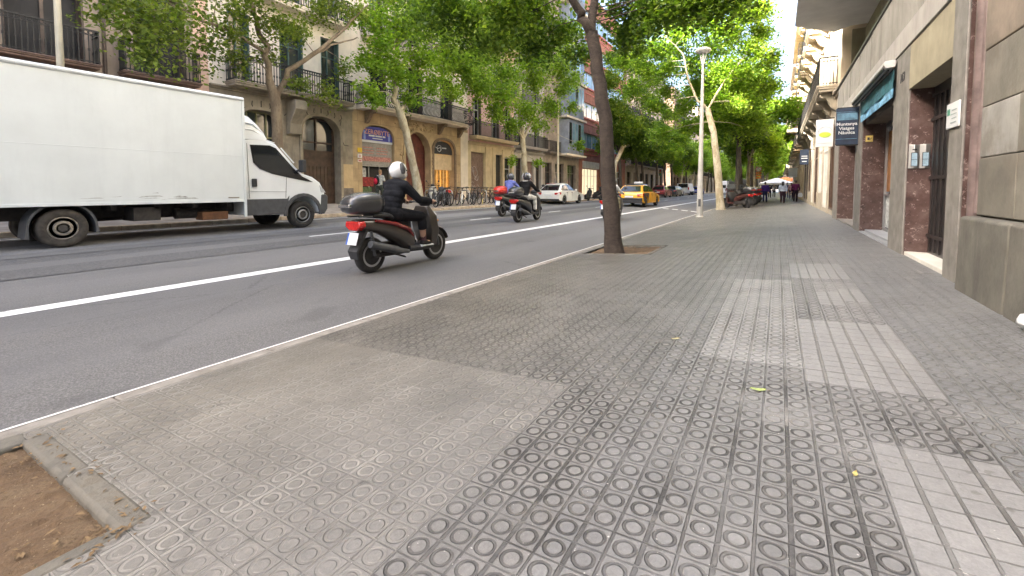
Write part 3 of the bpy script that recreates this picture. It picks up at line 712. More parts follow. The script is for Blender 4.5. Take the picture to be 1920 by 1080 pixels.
for k in (1, 2, 3): [balcony(B, LX, 1, a, a+1.9, 4.85+3.6*k, .65, m_b4g, 'bars', th=.2) for a in (24.5, 26.8, 28.7)]
cornice(B, LX, 1, 24.35, 30.6, 4.28, m_b4g, ((.05, .08), (.1, .1)))

# ---- building 5 (grey, stone shop fronts)
m_b5 = mat('grey_render', (.42, .39, .35), .85, var=.12, scale=1.5, streak=.3)
B = thing('apartment_building', 'grey apartment building with iron balconies behind the white hatchback', 'building')
L5 = [(30.9, 32.0, .42, 3.7), (32.5, 34.0, .42, 3.5), (34.4, 35.4, .42, 3.7)]; up1 = [(31.2, 32.2, 4.7, 7.4), (34.0, 35.0, 4.7, 7.4)]; up = [(a, c, d+3.5*k, e+3.5*k) for a, c, d, e in up1 for k in (1, 2, 3)]
wall(B, LX, 1, 30.6, 35.8, .3, LH-2, L5+up1+up, m_b5); shell(B, LX, 1, 30.6, 35.8, .3, LH-2, m_b5)
t = MB(); t.box(LX-.2, LX-.24, *L5[1]); sh = t.build('roller_shutter', m_shbr, B, smooth=0)
t = MB()
for i in range(9):
    c = V((LX-.17, r.uniform(32.7, 33.9), r.uniform(.9, 2.4))); a0 = r.uniform(0, 6); t.torus(c, r.uniform(.1, .28), .02, 'x', 14, 4, a0, a0+r.uniform(2.5, 5.5))
t.build('graffiti', mat('graffiti_white', (.6, .55, .58), .7, var=.2), sh, smooth=0)
for h in (L5[0], L5[2]): window(B, LX, 1, *h, .3, m_wood, m_dark, 2, 1, name='door')
for h in up1+up: window(B, LX, 1, *h, .3, m_frame, m_glass, 2, 1)
for k in range(4): balcony(B, LX, 1, 30.8, 35.5, 4.7+3.5*k, .7, m_b5, 'bars', th=.2)
cornice(B, LX, 1, 30.6, 35.8, 4.1, m_b5, ((.1, .08), (.2, .1)))

# ---- building 6 (slate-blue glazed galleries)
m_b6 = mat('slate_gallery', (.18, .2, .23), .6, var=.15, scale=2); m_b6s = mat('dark_stone', (.26, .22, .18), .8, var=.2, scale=2, bump=.3)
B = thing('apartment_building', 'slate blue building with glazed bay galleries beside the red brick block', 'building')
L6 = [(36.2, 37.6, .42, 3.6), (38.3, 40.3, .42, 3.6), (41.2, 43.4, .42, 3.6)]
wall(B, LX, 1, 35.8, 44.2, .3, LH, L6, m_b6s); shell(B, LX, 1, 35.8, 44.2, .3, LH, m_b6s)
for h in L6: window(B, LX, 1, *h, .3, m_wood, m_glass, 2, 1, name='shop_window')
for k in range(5):
    z = 4.6+3.7*k; t = MB(); t.prism([(LX, 39), (LX+.9, 39.5), (LX+.9, 43.4), (LX, 43.9)], z, z+3.4, 'z'); g = t.build('bay', m_b6, B, smooth=0, bevel=.03)
    for i in range(5):
        t = MB(); t.box(LX+.88, LX+.915, 39.65+i*.76, 40.25+i*.76, z+1.0, z+3.1); t.build('pane', m_glass2 if (i+k) % 3 else m_glass, g, smooth=0)
    t = MB(); t.box(LX, LX+1.0, 38.9, 44.0, z-.2, z-.001); t.build('cornice', m_b2u, B, smooth=0, bevel=.02)
    balcony(B, LX, 1, 36.1, 38.6, z, .6, m_b6s, 'bars', th=.15)

# ---- building 7 (red brick office with ribbon windows)
m_b7 = mat('red_brick', (.3, .125, .085), .85, var=.18, scale=2, bump=.3, bscale=40); m_b7r = mat('red_sill', (.4, .09, .06), .6, var=.1)
B = thing('office_building', 'red brick office block with ribbon windows behind the taxi', 'building')
rib = [(45, 60.5, 5.7+3.4*k, 7.4+3.4*k) for k in range(5)]; low = [(45.2, 50.2, .42, 3.4), (51.5, 53, .42, 3.4), (54, 59, .42, 3.4)]
wall(B, LX, 1, 44.2, 61, .3, LH, rib+low, m_b7, .25); shell(B, LX, 1, 44.2, 61, .3, LH, m_b7)
for h in rib:
    window(B, LX, 1, *h, .2, m_alu, m_glass2, 9, 0, .08)
    t = MB(); t.box(LX-.02, LX+.12, 44.4, 60.9, h[2]-.18, h[2]-.001); t.box(LX-.02, LX+.05, 44.4, 60.9, h[2]-.75, h[2]-.62); t.build('sill', m_b7r, B, smooth=0)
for h in low: window(B, LX, 1, *h, .2, m_alu, emat('lit_shop', (.55, .45, .3), .25) if h[0] == 45.2 else m_glass, 5, 1, name='shop_window')
t = MB(); t.box(LX, LX+.15, 45.2, 50.2, 3.45, 4.2); t.build('sign_board', m_frame, B, smooth=0)

# ---- farther buildings on both sides
def plain_building(X, s, y0, y1, H, col, label, z0=.2, seed=0, low=4.6, shop=True, name='apartment_building'):
    r = random.Random(seed); B = thing(name, label, 'building'); m1 = mat('render', col, .85, var=.12, scale=1.2, streak=.25); m2 = mat('stone_base', tuple(c*.75 for c in col), .85, var=.15, scale=2)
    n = max(2, int((y1-y0)/3.2)); st = (y1-y0)/n; holes = []; lows = []
    for i in range(n):
        c = y0+st*(i+.5)
        lows.append((c-1., c+1., z0+.15, low-1))
        for k in range(int((H-low)/3.6)): holes.append((c-.55, c+.55, low+.1+3.6*k, low+2.6+3.6*k))
    wall(B, X, s, y0, y1, z0, low-.3, lows, m2, .3, 'ground_floor_wall'); wall(B, X, s, y0, y1, low-.3, H, holes, m1, .3); shell(B, X, s, y0, y1, z0, H, m1)
    for h in lows: window(B, X, s, *h, .25, m_wood, r.choice((m_glass, m_dark, m_shbr)), 2, 1, name='shop_window')
    for h in holes: window(B, X, s, *h, .25, m_frame, m_glass, 2, 1, .07)
    for k in range(int((H-low)/3.6)):
        if r.random() < .5:
            balcony(B, X, s, y0+.5, y1-.5, low+.1+3.6*k, .7, m2, 'bars', th=.2, gap_=None) if False else balcony(B, X, s, y0+.5, y1-.5, low+.1+3.6*k, .7, m2, 'bars', th=.2)
        else:
            for i in range(n): balcony(B, X, s, y0+st*(i+.5)-.95, y0+st*(i+.5)+.95, low+.1+3.6*k, .65, m2, 'bars', th=.2)
    cornice(B, X, s, y0, y1, low-.45, m2)
    return B
plain_building(LX, 1, 61.2, 85, 22, (.5, .42, .33), 'beige apartment building next to the red brick block', seed=1)
plain_building(LX, 1, 94, 108, 22, (.2, .13, .09), 'brown brick apartment building beyond the crossing on the far pavement', seed=2)
plain_building(LX, 1, 108.2, 124, 20, (.5, .45, .4), 'grey beige apartment building beyond the brown brick one', seed=3)
plain_building(LX, 1, 124.2, 142, 23, (.6, .5, .38), 'pale apartment building farthest along the far pavement', seed=4)
plain_building(LX, 1, -70, -6.1, 23, (.5, .42, .34), 'long tan block added unseen behind the viewer to keep sun off the pavement', seed=5)  # unseen block added to keep direct sun off the near pavement
# ---------------------------------------------------------------- right-hand side
m_st = [mat('sandstone_'+n, c, .85, var=.2, scale=2.2, bump=.45, bscale=30, streak=.2, stain=((.13, .11, .085), 1.6, .55)) for n, c in (('tan', (.215, .177, .135)), ('grey', (.27, .262, .235)), ('olive', (.175, .163, .13)))]
m_plinth = mat('weathered_plinth', (.12, .114, .094), .85, var=.25, scale=2, bump=.5, bscale=25, streak=.5, stain=((.1, .09, .07), 1.3, .6))
m_gst = mat('grey_pier_stone', (.2, .187, .167), .6, var=.2, scale=5, bump=.25, bscale=60, streak=.3)
def marble_mat():
    k = NT('maroon_marble'); co = k.coord(); n = k.noise(co, 4, 6, .7); f = k.noise(co, 15, 5, .75)
    c = k.ramp(n, [(.3, (.04, .024, .022)), (.5, (.085, .052, .046)), (.7, (.14, .1, .09))])
    c = k.mix(k.math('MULTIPLY', k.step(f, .57, .66), .75), c, (.36, .29, .27)); c = k.mix(k.math('MULTIPLY', k.step(k.noise(co, 9, 5, .8), .6, .64), .6), c, (.03, .015, .015))
    k.base(c); k.b.inputs['Roughness'].default_value = .3; return k.mat
m_marb = marble_mat()
m_fasc = mat('cast_concrete', (.33, .315, .285), .85, var=.1, scale=2, bump=.2, bscale=50, streak=.3)
m_par = mat('ribbed_concrete', (.25, .242, .218), .85, var=.12, scale=2, bump=.2, streak=.4)
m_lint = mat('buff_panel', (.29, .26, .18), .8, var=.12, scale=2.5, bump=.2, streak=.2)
m_soff = mat('grey_soffit', (.7, .7, .68), .85, var=.06, scale=2)

# ---- stone building beside the camera
B = thing('stone_building', 'sandstone block building with battered plinth nearest on the pavement side', 'building')
b = MB(); zs = [.86, 1.41, 1.89, 2.42, 2.96, 3.55, 4.2, 4.8, 5.5, 6.2]; r = random.Random(9)
for i, (z0, z1) in enumerate(zip(zs, zs[1:])):
    ys = [5.93, 5.15, 4.2, 3.1, 2.0, .8, -.6, -2, -4, -6]
    if i % 2 == 0: ys = [5.93, 4.6, 3.6, 2.5, 1.4, .1, -1.3, -3, -5, -6] if i != 0 else [5.93, 5.15, 4.0, 3.0, 1.9, .8, -.6, -2, -4, -6]
    for y1, y0 in zip(ys, ys[1:]):
        b.m = 1 if (i == 1 and y1 > 5.5) else r.choice((0, 0, 2)) if i >= 2 else 2
        b.box(1.645+r.uniform(-.004, .004), 2.2, y0+.003, y1-.003, z0+.003, z1-.003)
b.build('wall', m_st, B, smooth=0, bevel=.01)
b = MB(); b.box(1.675, 10, -6, 5.92, 0, 22); b.build('wall_core', m_plinth, B, smooth=0)
b = MB()
for y1, y0 in zip([6.06, 4.95, 3.6, 2.2, .6, -1.2, -3, -6], [4.956, 3.606, 2.206, .606, -1.194, -2.994, -6]):
    b._add([(1.545, y0, .0), (2.2, y0, .0), (2.2, y1, .0), (1.545, y1, .0), (1.56, y0, .84), (2.2, y0, .885), (2.2, y1, .885), (1.56, y1, .84)], [(3,2,1,0),(4,5,6,7),(0,1,5,4),(1,2,6,5),(2,3,7,6),(3,0,4,7)])
b.build('plinth', m_plinth, B, smooth=0, bevel=.03, seg=3)
b = MB(); b.box(1.6, 2.2, -6, 5.92, 6.25, 6.5); b.build('cornice', m_st[0], B, smooth=0, bevel=.03)

# ---- modern block with marble piers, concrete fascia and ribbed parapet
B = thing('apartment_building', 'grey concrete block on maroon marble piers with ribbed parapet above the shops', 'building')
def pier(y0, y1, xb=2.25, front=.05, z1=3.27):
    b = MB(); b.box(FX, FX+.022, y0, y1, .0, z1); o = b.build('pier', m_gst, B, smooth=0, bevel=.006)
    b = MB(); b.box(FX+.023, xb, y0+.004, y1-.004, .0, z1-.002); b.build('marble_cladding', m_marb, o, smooth=0, bevel=.004)
pier(6.36, 6.79); pier(8.70, 9.7); pier(12.9, 13.75); pier(17.5, 18.7)
b = MB(); b.box(1.74, 2.3, 5.93, 6.358, .0, 3.27); b.build('jamb', mat('dark_maroon_stone', (.085, .066, .06), .5, var=.25, scale=6, streak=.3), B, smooth=0)
b = MB(); b.tube([(1.69, 6.12, .05), (1.69, 6.12, 3.25)], .065, 14); b.tube([(1.67, 5.98, .88), (1.67, 5.98, 3.25)], .03, 8); b.build('drainpipe', mat('mauve_pipe', (.15, .112, .105), .4, var=.25, scale=5, streak=.5), B)
b = MB(); b.box(FX+.002, 2.04, 6.792, 8.758, 2.6, 3.26); b.build('lintel', m_lint, B, smooth=0, bevel=.004)
b = MB(); b.box(1.92, 1.99, 6.79, 8.757, .16, 2.62)
for i in range(9): b.box(1.9, 1.922, 6.86+i*.21, 6.9+i*.21, .2, 2.5)
for z in (.4, 1.25, 2.1, 2.45): b.box(1.895, 1.92, 6.8, 8.75, z, z+.05)
b.build('street_door', mat('black_metal_door', (.018, .016, .016), .35, var=.3, scale=5), B, smooth=0)
b = MB(); b.box(1.66, 1.95, 6.795, 8.755, -.02, .165); b.build('threshold', mat('white_marble', (.58, .56, .5), .5, var=.1, scale=3), B, smooth=0, bevel=.006)
# shop between second and third piers
b = MB(); b.box(1.75, 2.3, 9.45, 12.9, -.02, .17)
for i in range(7): b.box(1.64, 1.75, 9.46, 12.89, .0, .13) if i == 0 else b.box(1.66+i*.013, 1.665+i*.013, 9.47, 12.88, .13, .136)
b.build('step', mat('ribbed_step', (.32, .33, .34), .5, var=.1, scale=5), B, smooth=0)
S = MB(); S.box(2.06, 2.12, 9.46, 12.895, .16, .22); S.box(2.06, 2.12, 9.46, 12.895, 2.5, 2.6)
for y in (9.46, 10.6, 11.75, 12.83): S.box(2.058, 2.122, y, y+.06, .22, 2.5)
S.box(2.062, 2.118, 9.52, 12.83, .95, 1.0); s_ = S.build('shop_window', m_alu, B, smooth=0)
b = MB(); b.box(2.10, 2.115, 9.5, 12.88, .2, 2.52); b.build('pane', m_glass, s_, smooth=0)
m_op = mat('orange_poster', (.34, .15, .05), .6, var=.5, scale=2); MB().box(2.095, 2.099, 11.9, 12.8, 1.05, 2.4).build('poster', m_op, s_, smooth=0); MB().box(2.095, 2.099, 10.7, 11.6, 1.2, 2.3).build('poster', m_op, s_, smooth=0)
b = MB(); b.box(2.09, 2.0945, 11.9, 12.8, .25, .95); [b.box(2.085, 2.09, 11.95+i*.22, 12.1+i*.22, .3, .85) for i in range(4)]; b.build('notice', mat('notice_paper', (.5, .52, .5), .7, var=.3, scale=12), s_, smooth=0)
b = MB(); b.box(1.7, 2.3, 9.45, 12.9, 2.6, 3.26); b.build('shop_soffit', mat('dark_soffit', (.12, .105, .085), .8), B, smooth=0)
# shop between third and fourth piers
S = MB(); S.box(2.06, 2.12, 13.5, 17.5, .14, .2); [S.box(2.06, 2.12, 13.5+i*.98, 13.56+i*.98, .2, 2.5) for i in range(5)]; S.box(2.06, 2.12, 13.5, 17.5, 2.5, 2.6); s_ = S.build('shop_window', m_alu, B, smooth=0)
b = MB(); b.box(2.1, 2.115, 13.5, 17.5, .2, 2.5); b.build('pane', m_glass, s_, smooth=0)
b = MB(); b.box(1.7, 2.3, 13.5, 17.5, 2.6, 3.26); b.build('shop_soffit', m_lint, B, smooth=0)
b = MB(); b.box(1.66, 2.3, 13.5, 17.5, -.02, .15); b.build('step', m_gst, B, smooth=0)
b = MB(); b.box(FX-.02, 2.3, 5.94, 18.75, 3.272, 3.62); b.build('fascia', m_fasc, B, smooth=0, bevel=.008)
b = MB(); b.box(FX+.05, FX+.13, 5.94, 18.7, 3.622, 4.5)
y = 5.95
while y < 12.2: b.box(FX+.022, FX+.05, y, y+.042, 3.63, 4.49); y += .085
for y in (12.4, 14.0, 15.6, 17.1): b.box(FX+.03, FX+.05, y, y+1.3, 3.66, 4.46)
b.build('parapet', m_par, B, smooth=0)
b = MB(); b.box(FX+.0, FX+.16, 5.94, 18.72, 4.502, 4.56); b.build('parapet_rail', mat('dark_rail', (.07, .065, .06), .5), B, smooth=0)
holes = [(6.6+2.35*i, 8.0+2.35*i, 3.9, 6.1) for i in range(5)]
wall(B, 2.35, -1, 5.94, 18.7, 3.6, 6.5, holes, m_lint, .3, 'upper_wall')
for h in holes: b = MB(); b.box(2.352, 2.66, h[1]-.05, h[1]-.002, h[2], h[3]); b.box(2.352, 2.66, h[0]+.05, h[1]-.051, h[3]-.06, h[3]-.003); b.build('lining', m_brownsh, B, smooth=0)
for h in holes: window(B, 2.35, -1, h[0], h[1]-.05, h[2], h[3]-.06, .3, m_brownsh, mat('rolled_blind', (.24, .19, .13), .7, streak=.2), 2, 0, .08)
b = MB(); b.prism([(.34, 8.0), (.34, 17.4), (1.5, 18.75), (1.9, 18.3), (2.4, 18.3), (2.4, 6.2), (1.4, 6.2)], 6.5, 6.62, 'z'); b.prism([(.4, 8.0), (.4, 17.36), (1.5, 18.6), (12, 18.6), (12, 5.95), (1.4, 6.2)], 6.621, 22, 'z')
b.build('overhanging_bay', m_soff, B, smooth=0)
b = MB(); b.box(2.66, 12, 5.95, 18.7, .0, 6.49); b.build('core', m_dark, B, smooth=0)
b = MB(); b.box(2.0, 12, 18.69, 18.75, 0, 6.49); b.build('party_wall', m_lint, B, smooth=0)

# ---- ornate building with long balcony
m_or = mat('cream_stucco', (.62, .52, .38), .85, var=.1, scale=1.5, streak=.2); m_or2 = mat('pale_stone', (.36, .32, .25), .85, var=.12, scale=2, streak=.3, bump=.2)
B = thing('apartment_building', 'cream ornate building with carved corbels just beyond the white hanging sign', 'building')
XO = 1.74; lo = [(19.6+2.75*i, 21.5+2.75*i, .9 if i % 3 == 2 else .3, 3.7) for i in range(8)]
hi = [(20.2+2.9*i, 21.5+2.9*i, 5.0+3.9*k, 7.9+3.9*k) for i in range(7) for k in range(4)]
wall(B, XO, -1, 18.76, 41.5, .0, 4.4, lo, m_or2, .3, 'ground_floor_wall'); wall(B, XO, -1, 18.76, 41.5, 4.4, 21.5, hi, m_or, .3); shell(B, XO, -1, 18.76, 41.5, 0, 21.5, m_or)
m_or3 = mat('pale_glazing', (.3, .36, .37), .2, var=.3, scale=3)
for i, h in enumerate(lo): window(B, XO, -1, *h, .055, m_frame if i in (1, 2, 4) else m_wood, m_or3 if i in (1, 2, 4) else m_glass, 3, 1, .09, name='shop_window')
for h in hi: window(B, XO, -1, *h, .25, m_frame, m_glass, 2, 1)
for h in lo:
    for y in (h[0]-.28, h[1]+.28):
        t = MB(); t.box(XO-.015, XO+.02, y-.12, y+.12, 0, 4.2); t.box(XO-.03, XO+.02, y-.16, y+.16, 0, .95); t.box(XO-.03, XO+.02, y-.16, y+.16, 3.7, 4.0); t.build('pilaster', m_or2, B, smooth=0, bevel=.015)
balcony(B, XO, -1, 19.6, 40.5, 4.9, .62, m_or2, 'bars', corb=(20.0, 21.7, 24.2, 26.9, 29.6, 32.3, 35, 37.7, 40), mc=m_or2, th=.25)
for k in (1, 2, 3):
    for i in range(7): balcony(B, XO, -1, 19.9+2.9*i, 21.8+2.9*i, 4.9+3.9*k, .75, m_or, 'bars', corb=(20.2+2.9*i, 21.5+2.9*i), th=.22)
cornice(B, XO, -1, 18.76, 41.5, 4.42, m_or2, ((.06, .1), (.14, .12)))
B2 = plain_building(XO, -1, 41.6, 60, 21, (.6, .48, .32), 'ochre apartment building beyond the cream ornate one', z0=.05, seed=11)
t = thing('glazed_balcony', 'iron and glass balcony jutting out high above the far pavement', 'balcony'); 
b = MB(); b.box(.55, XO, 46.5, 49.5, 6.2, 6.5); b.build('slab', m_or2, t, smooth=0); railing(t, XO, -1, 1.15, 46.5, 49.5, 6.5, 2.1, 'bars')
plain_building(XO+.05, -1, 60.2, 76, 21, (.5, .42, .33), 'tan apartment building past the ochre one on the pavement side', z0=.05, seed=12)
plain_building(XO+.05, -1, 92, 112, 20, (.55, .46, .36), 'sunlit apartment building beyond the crossing on the pavement side', z0=.05, seed=13)
plain_building(XO+.05, -1, 112.2, 135, 22, (.5, .42, .36), 'brown apartment building at the end of the pavement side', z0=.05, seed=14)
# blocks that close the view at the end of the street and behind the camera
plain_building(LX, 1, 142.2, 170, 21, (.5, .45, .38), 'last grey beige block in the left hand row', seed=21)
plain_building(XO+.05, -1, 135.2, 170, 21, (.55, .5, .42), 'last pale block in the right hand row', z0=.05, seed=22)
plain_building(LX, 1, -40, -6.1, 22, (.5, .42, .34), 'apartment building behind the viewer across the road', seed=23) if False else None

# ---------------------------------------------------------------- signs
def sign_board(name, label, cat, x0, x1, y, z0, z1, m, th=.05):
    t = thing(name, label, cat, (0, 0, 0)); b = MB(); b.box(x0, x1, y, y+th, z0, z1); b.build('board', m, t, smooth=0, bevel=.006); return t
m_navy = mat('navy_banner', (.016, .03, .06), .55, var=.25, scale=5); m_lblue = mat('light_blue_band', (.10, .21, .3), .55, var=.3, scale=8)
m_wht = mat('white_plastic', (.6, .62, .62), .45, var=.04); m_lime = mat('lime_green', (.42, .56, .05), .5); m_ink = mat('dark_ink', (.03, .03, .035), .6)
m_steel = mat('brushed_steel', (.5, .5, .48), .35, metal=.85, var=.1)
t = sign_board('hanging_sign', 'navy banner sign with white words hanging from the third marble pier', 'sign', 1.18, 1.625, 13.42, 2.2, 3.09, m_navy, .05)
[MB().box(*q).build('band', m_lblue, t, smooth=0) for q in ((1.2, 1.6, 13.414, 13.419, 2.80, 2.97), (1.18, 1.62, 13.414, 13.419, 2.99, 3.0), (1.18, 1.6, 13.414, 13.419, 2.335, 2.345))]
for i, s_ in enumerate(('Muntanya', 'Viatges', 'Nàutica')): text_mb(s_, .105, (1.395, 13.413, 2.70-i*.105), (1, 0, 0), (0, 0, 1), .002, bold=.002).build('lettering', m_wht, t, smooth=0)
[MB().bar((1.2, 13.44, z), (1.64, 13.44, z), .025).build('bracket', m_iron, t) for z in (3.1, 2.19)]
t = sign_board('hanging_sign', 'white sign with a lime green oval sticking out beside the navy banner', 'sign', 1.1, 1.6, 18.9, 2.6, 3.56, m_wht, .08)
b = MB(); b.lathe([(.001, 0), (.17, 0), (.17, .006), (.001, .006)], (0, 0, 0), 'y', 28); b.v = [(1.36+p[0], 18.89+p[1], 3.02+p[2]*.55) for p in b.v]; b.build('oval', m_lime, t, smooth=0)
b = MB(); b.torus((1.36, 18.893, 3.1), .2, .008, 'y', 24, 4, .3, math.pi+.5); b.build('arc', mat('grey_blue', (.3, .33, .45), .5), t)
b = MB(); b.box(1.14, 1.56, 18.892, 18.899, 2.72, 2.727); b.build('rule', m_lblue, t, smooth=0)
b = MB(); b.bar((1.1, 18.94, 3.2), (1.74, 18.94, 3.2), .03); b.bar((1.3, 18.94, 3.6), (1.74, 18.94, 3.6), .03); b.build('bracket', m_iron, t)
t = sign_board('hanging_sign', 'small dark blue sign with two white lines farther along the shop fronts', 'sign', 1.02, 1.45, 30, 2.5, 3.35, m_navy, .06)
for z, w_ in ((2.98, .28), (2.86, .3), (2.68, .22)): b = MB(); b.box(1.24-w_/2, 1.24+w_/2, 29.99, 29.998, z-.025, z+.025); b.build('lettering', m_wht, t, smooth=0)
b = MB(); b.bar((1.0, 30.03, 3.36), (1.8, 30.03, 3.36), .03); b.build('bracket', m_iron, t)
t = thing('sign_board', 'pale grey sign panel high on the far shop fronts', 'sign', (0, 0, 0)); b = MB(); b.box(.85, 1.6, 52, 52.1, 2.3, 3.2); b.build('board', m_wht, t, smooth=0, bevel=.01); b = MB(); b.bar((.9, 52.05, 3.2), (1.8, 52.05, 3.2), .04); b.build('bracket', m_iron, t)
# awning with blue lettering band above the shop
t = thing('shop_awning', 'teal and blue awning rolled under its white case over the first shop', 'awning')
b = MB(); b.prism([(1.45, 3.17), (1.46, 3.24), (1.6, 3.25), (1.61, 3.2), (1.6, 3.13), (1.48, 3.12)], 9.5, 13.3, 'y'); b.build('case', mat('awning_case', (.42, .42, .41), .5), t, smooth=30, bevel=.008)
b = MB(); n = 16
for dz0, dz1, m_ in ((0, .16, 0), (.16, .46, 1)):
    b.m = m_
    for i in range(n):
        y0, y1 = 9.5+3.4*i/n, 9.5+3.4*(i+1)/n; w0, w1 = .02*math.sin(i*.9), .02*math.sin((i+1)*.9)
        zb = 2.63
        q = [(1.575+w0, y0, zb+dz0+w0), (1.575+w1, y1, zb+dz0+w1), (1.585, y1, zb+dz1), (1.585, y0, zb+dz1)]
        b.quad(*q); b.quad(*[(x+.012, y, z) for x, y, z in q][::-1])
b.build('valance', [mat('sky_blue_cloth', (.16, .36, .52), .7, var=.35, scale=6), mat('teal_cloth', (.03, .12, .15), .7, var=.3, scale=4)], t, smooth=0, fix=False)
text_mb('ılıl ıllı', .2, (1.565, 11.9, 2.84), (0, -1, 0), (0, 0, 1), .002).build('lettering', mat('pale_blue_print', (.3, .5, .62), .7), t, smooth=0) if False else None
b = MB(); b.bar((1.47, 9.6, 3.13), (1.47, 13.2, 3.13), .03); b.bar((1.53, 9.6, 3.1), (1.53, 13.2, 3.1), .02); b.build('arm', m_iron, t)
# door furniture
t = thing('intercom_panel', 'twin brushed steel intercom panels with pale blue name grids beside the door', 'intercom')
for i, x in enumerate((1.66, 1.785)):
    b = MB(); b.prism([(x, 8.70), (x+.06, 8.675), (x+.12, 8.70), (x+.12, 8.758), (x, 8.758)], 1.42, 1.775, 'z'); p = b.build('panel', m_steel, t, smooth=40, bevel=.004)
    b = MB(); b.box(x+.03, x+.095, 8.672, 8.679, 1.45, 1.65); b.build('name_grid', mat('pale_blue_label', (.25, .36, .44), .4, var=.15, scale=50), p, smooth=0)
    b = MB(); [b.box(x+a, x+a+.006, 8.666, 8.672, 1.445, 1.655) for a in (.024, .095)]; [b.box(x+.03, x+.095, 8.668, 8.672, z, z+.006) for z in (1.45, 1.55, 1.65)]; b.build('grid_line', m_ink, p, smooth=0)
b = MB(); b.ball((1.725, 8.682, 1.70), (.028, .012, .012), 12, 8); b.build('speaker', m_ink, t)
t = thing('name_plate', 'small white office plate with a green emblem on the first pier', 'plate')
b = MB(); b.box(FX-.022, FX-.004, 6.42, 6.81, 1.785, 2.06); b.build('plate', m_wht, t, smooth=0, bevel=.004)
b = MB(); b.box(FX-.026, FX-.0222, 6.69, 6.77, 1.93, 2.0); b.build('emblem', mat('green_print', (.08, .3, .2), .5), t, smooth=0)
b = MB(); [b.box(FX-.026, FX-.0222, 6.48, 6.66 if i % 2 else 6.62, 1.97-i*.045, 1.98-i*.045) for i in range(4)]; b.build('print', mat('grey_print', (.3, .36, .36), .5), t, smooth=0)
t = thing('house_number', 'dark house number on the second grey pier above eye level', 'number'); text_mb('163', .2, (FX-.004, 9.12, 2.86), (0, -1, 0), (0, 0, 1), .003, bold=.004).build('digits', m_ink, t, smooth=0)
t = thing('small_plate', 'small yellow plate with black symbol on the third marble pier', 'plate'); b = MB(); b.box(1.7, 1.83, 12.885, 12.9, 2.2, 2.34); b.build('plate', mat('yellow_plate', (.55, .42, .12), .5), t, smooth=0); b = MB(); b.box(1.73, 1.77, 12.88, 12.886, 2.24, 2.3); b.bar((1.775, 12.883, 2.25), (1.81, 12.883, 2.29), .012); b.build('symbol', m_ink, t, smooth=0)
# arched shop sign with the shop name, and the next shop's
def arch_sign(name, label, A, zs, zt, rise, m_board, p_=2.4, dp=.2):
    t = thing(name, label, 'sign'); a = arch_pts(A[0]+.04, A[1]-.04, zs, rise, p=p_); poly = [(A[0]+.04, zt), (A[1]-.04, zt)]+a
    b = MB(); b.prism(poly, LX-dp, LX-dp-.06, 'x'); b.build('board', m_board, t, smooth=0); return t
m_bsign = mat('royal_blue_sign', (.045, .05, .3), .5, var=.1); m_rl = mat('pinkish_letters', (.62, .32, .22), .5)
t = arch_sign('shop_sign', 'blue arched shop sign with pinkish lettering over the computer shop', A1, 3.72, 3.72, .76, m_bsign, 2.6, .12)
b = MB(); b.box(LX-.12, LX-.17, A1[0]+.04, A1[1]-.04, 3.6, 3.719); b.build('white_strip', m_wht, t, smooth=0)
text_mb('ZERØBYTE', .36, (LX-.117, 16.42, 4.16), (0, 1, 0), (0, 0, 1), .003, bold=.004).build('lettering', m_rl, t, smooth=0)
b = MB(); [b.box(LX-.119, LX-.117, y0, y1, z, z+h) for y0, y1, z, h in ((15.85, 16.25, 3.93, .08), (16.3, 16.75, 3.93, .08), (16.8, 17.0, 3.93, .08), (16.1, 16.8, 3.81, .05))]; b.build('small_print', m_wht, t, smooth=0)
m_pbb = mat('pale_blue_band', (.2, .27, .6), .5); [MB().box(LX-.119, LX-.117, y, y+.14, 3.75, 4.2).build('side_band', m_pbb, t, smooth=0) for y in (15.5, 17.2)]
t = arch_sign('shop_sign', 'black arched shop sign with white emblem over the amber lit window', A3, 3.36, 3.36, .82, m_ink, 2.5, .12)
b = MB(); b.torus((LX-.118, 21.5, 3.72), .2, .014, 'x', 18, 4); b.tube([(LX-.116, 21.15, 3.78), (LX-.116, 21.35, 3.7), (LX-.116, 21.6, 3.78), (LX-.116, 21.66, 3.6), (LX-.116, 21.5, 3.5)], .022, 5); [b.box(LX-.119, LX-.116, 21.8+i*.14, 21.91+i*.14, 3.72, 3.8) for i in range(3)]; b.build('emblem', m_wht, t)
for y0, z0, z1, c, l in ((15.0, 3.02, 3.25, (.75, .5, .03), 'yellow sticker plate on the ochre wall left of the blue shop sign'), (15.0, 2.72, 2.93, (.7, .68, .66), 'white notice with red ring under the yellow plate'), (15.0, 2.5, 2.65, (.68, .55, .5), 'pinkish notice lowest beside the computer shop')):
    t = thing('wall_plate', l, 'plate'); b = MB(); b.box(LX-.002, LX+.03, y0, y0+.27, z0, z1); b.build('plate', mat('plate', c, .5), t, smooth=0, bevel=.005)
    if z0 < 3: b = MB(); b.torus((LX+.032, y0+.135, (z0+z1)/2), .05, .012, 'x', 14, 4) if z0 > 2.6 else b.box(LX+.03, LX+.033, y0+.05, y0+.22, z0+.05, z1-.05); b.build('print', mat('red_print', (.5, .06, .05), .5), t)
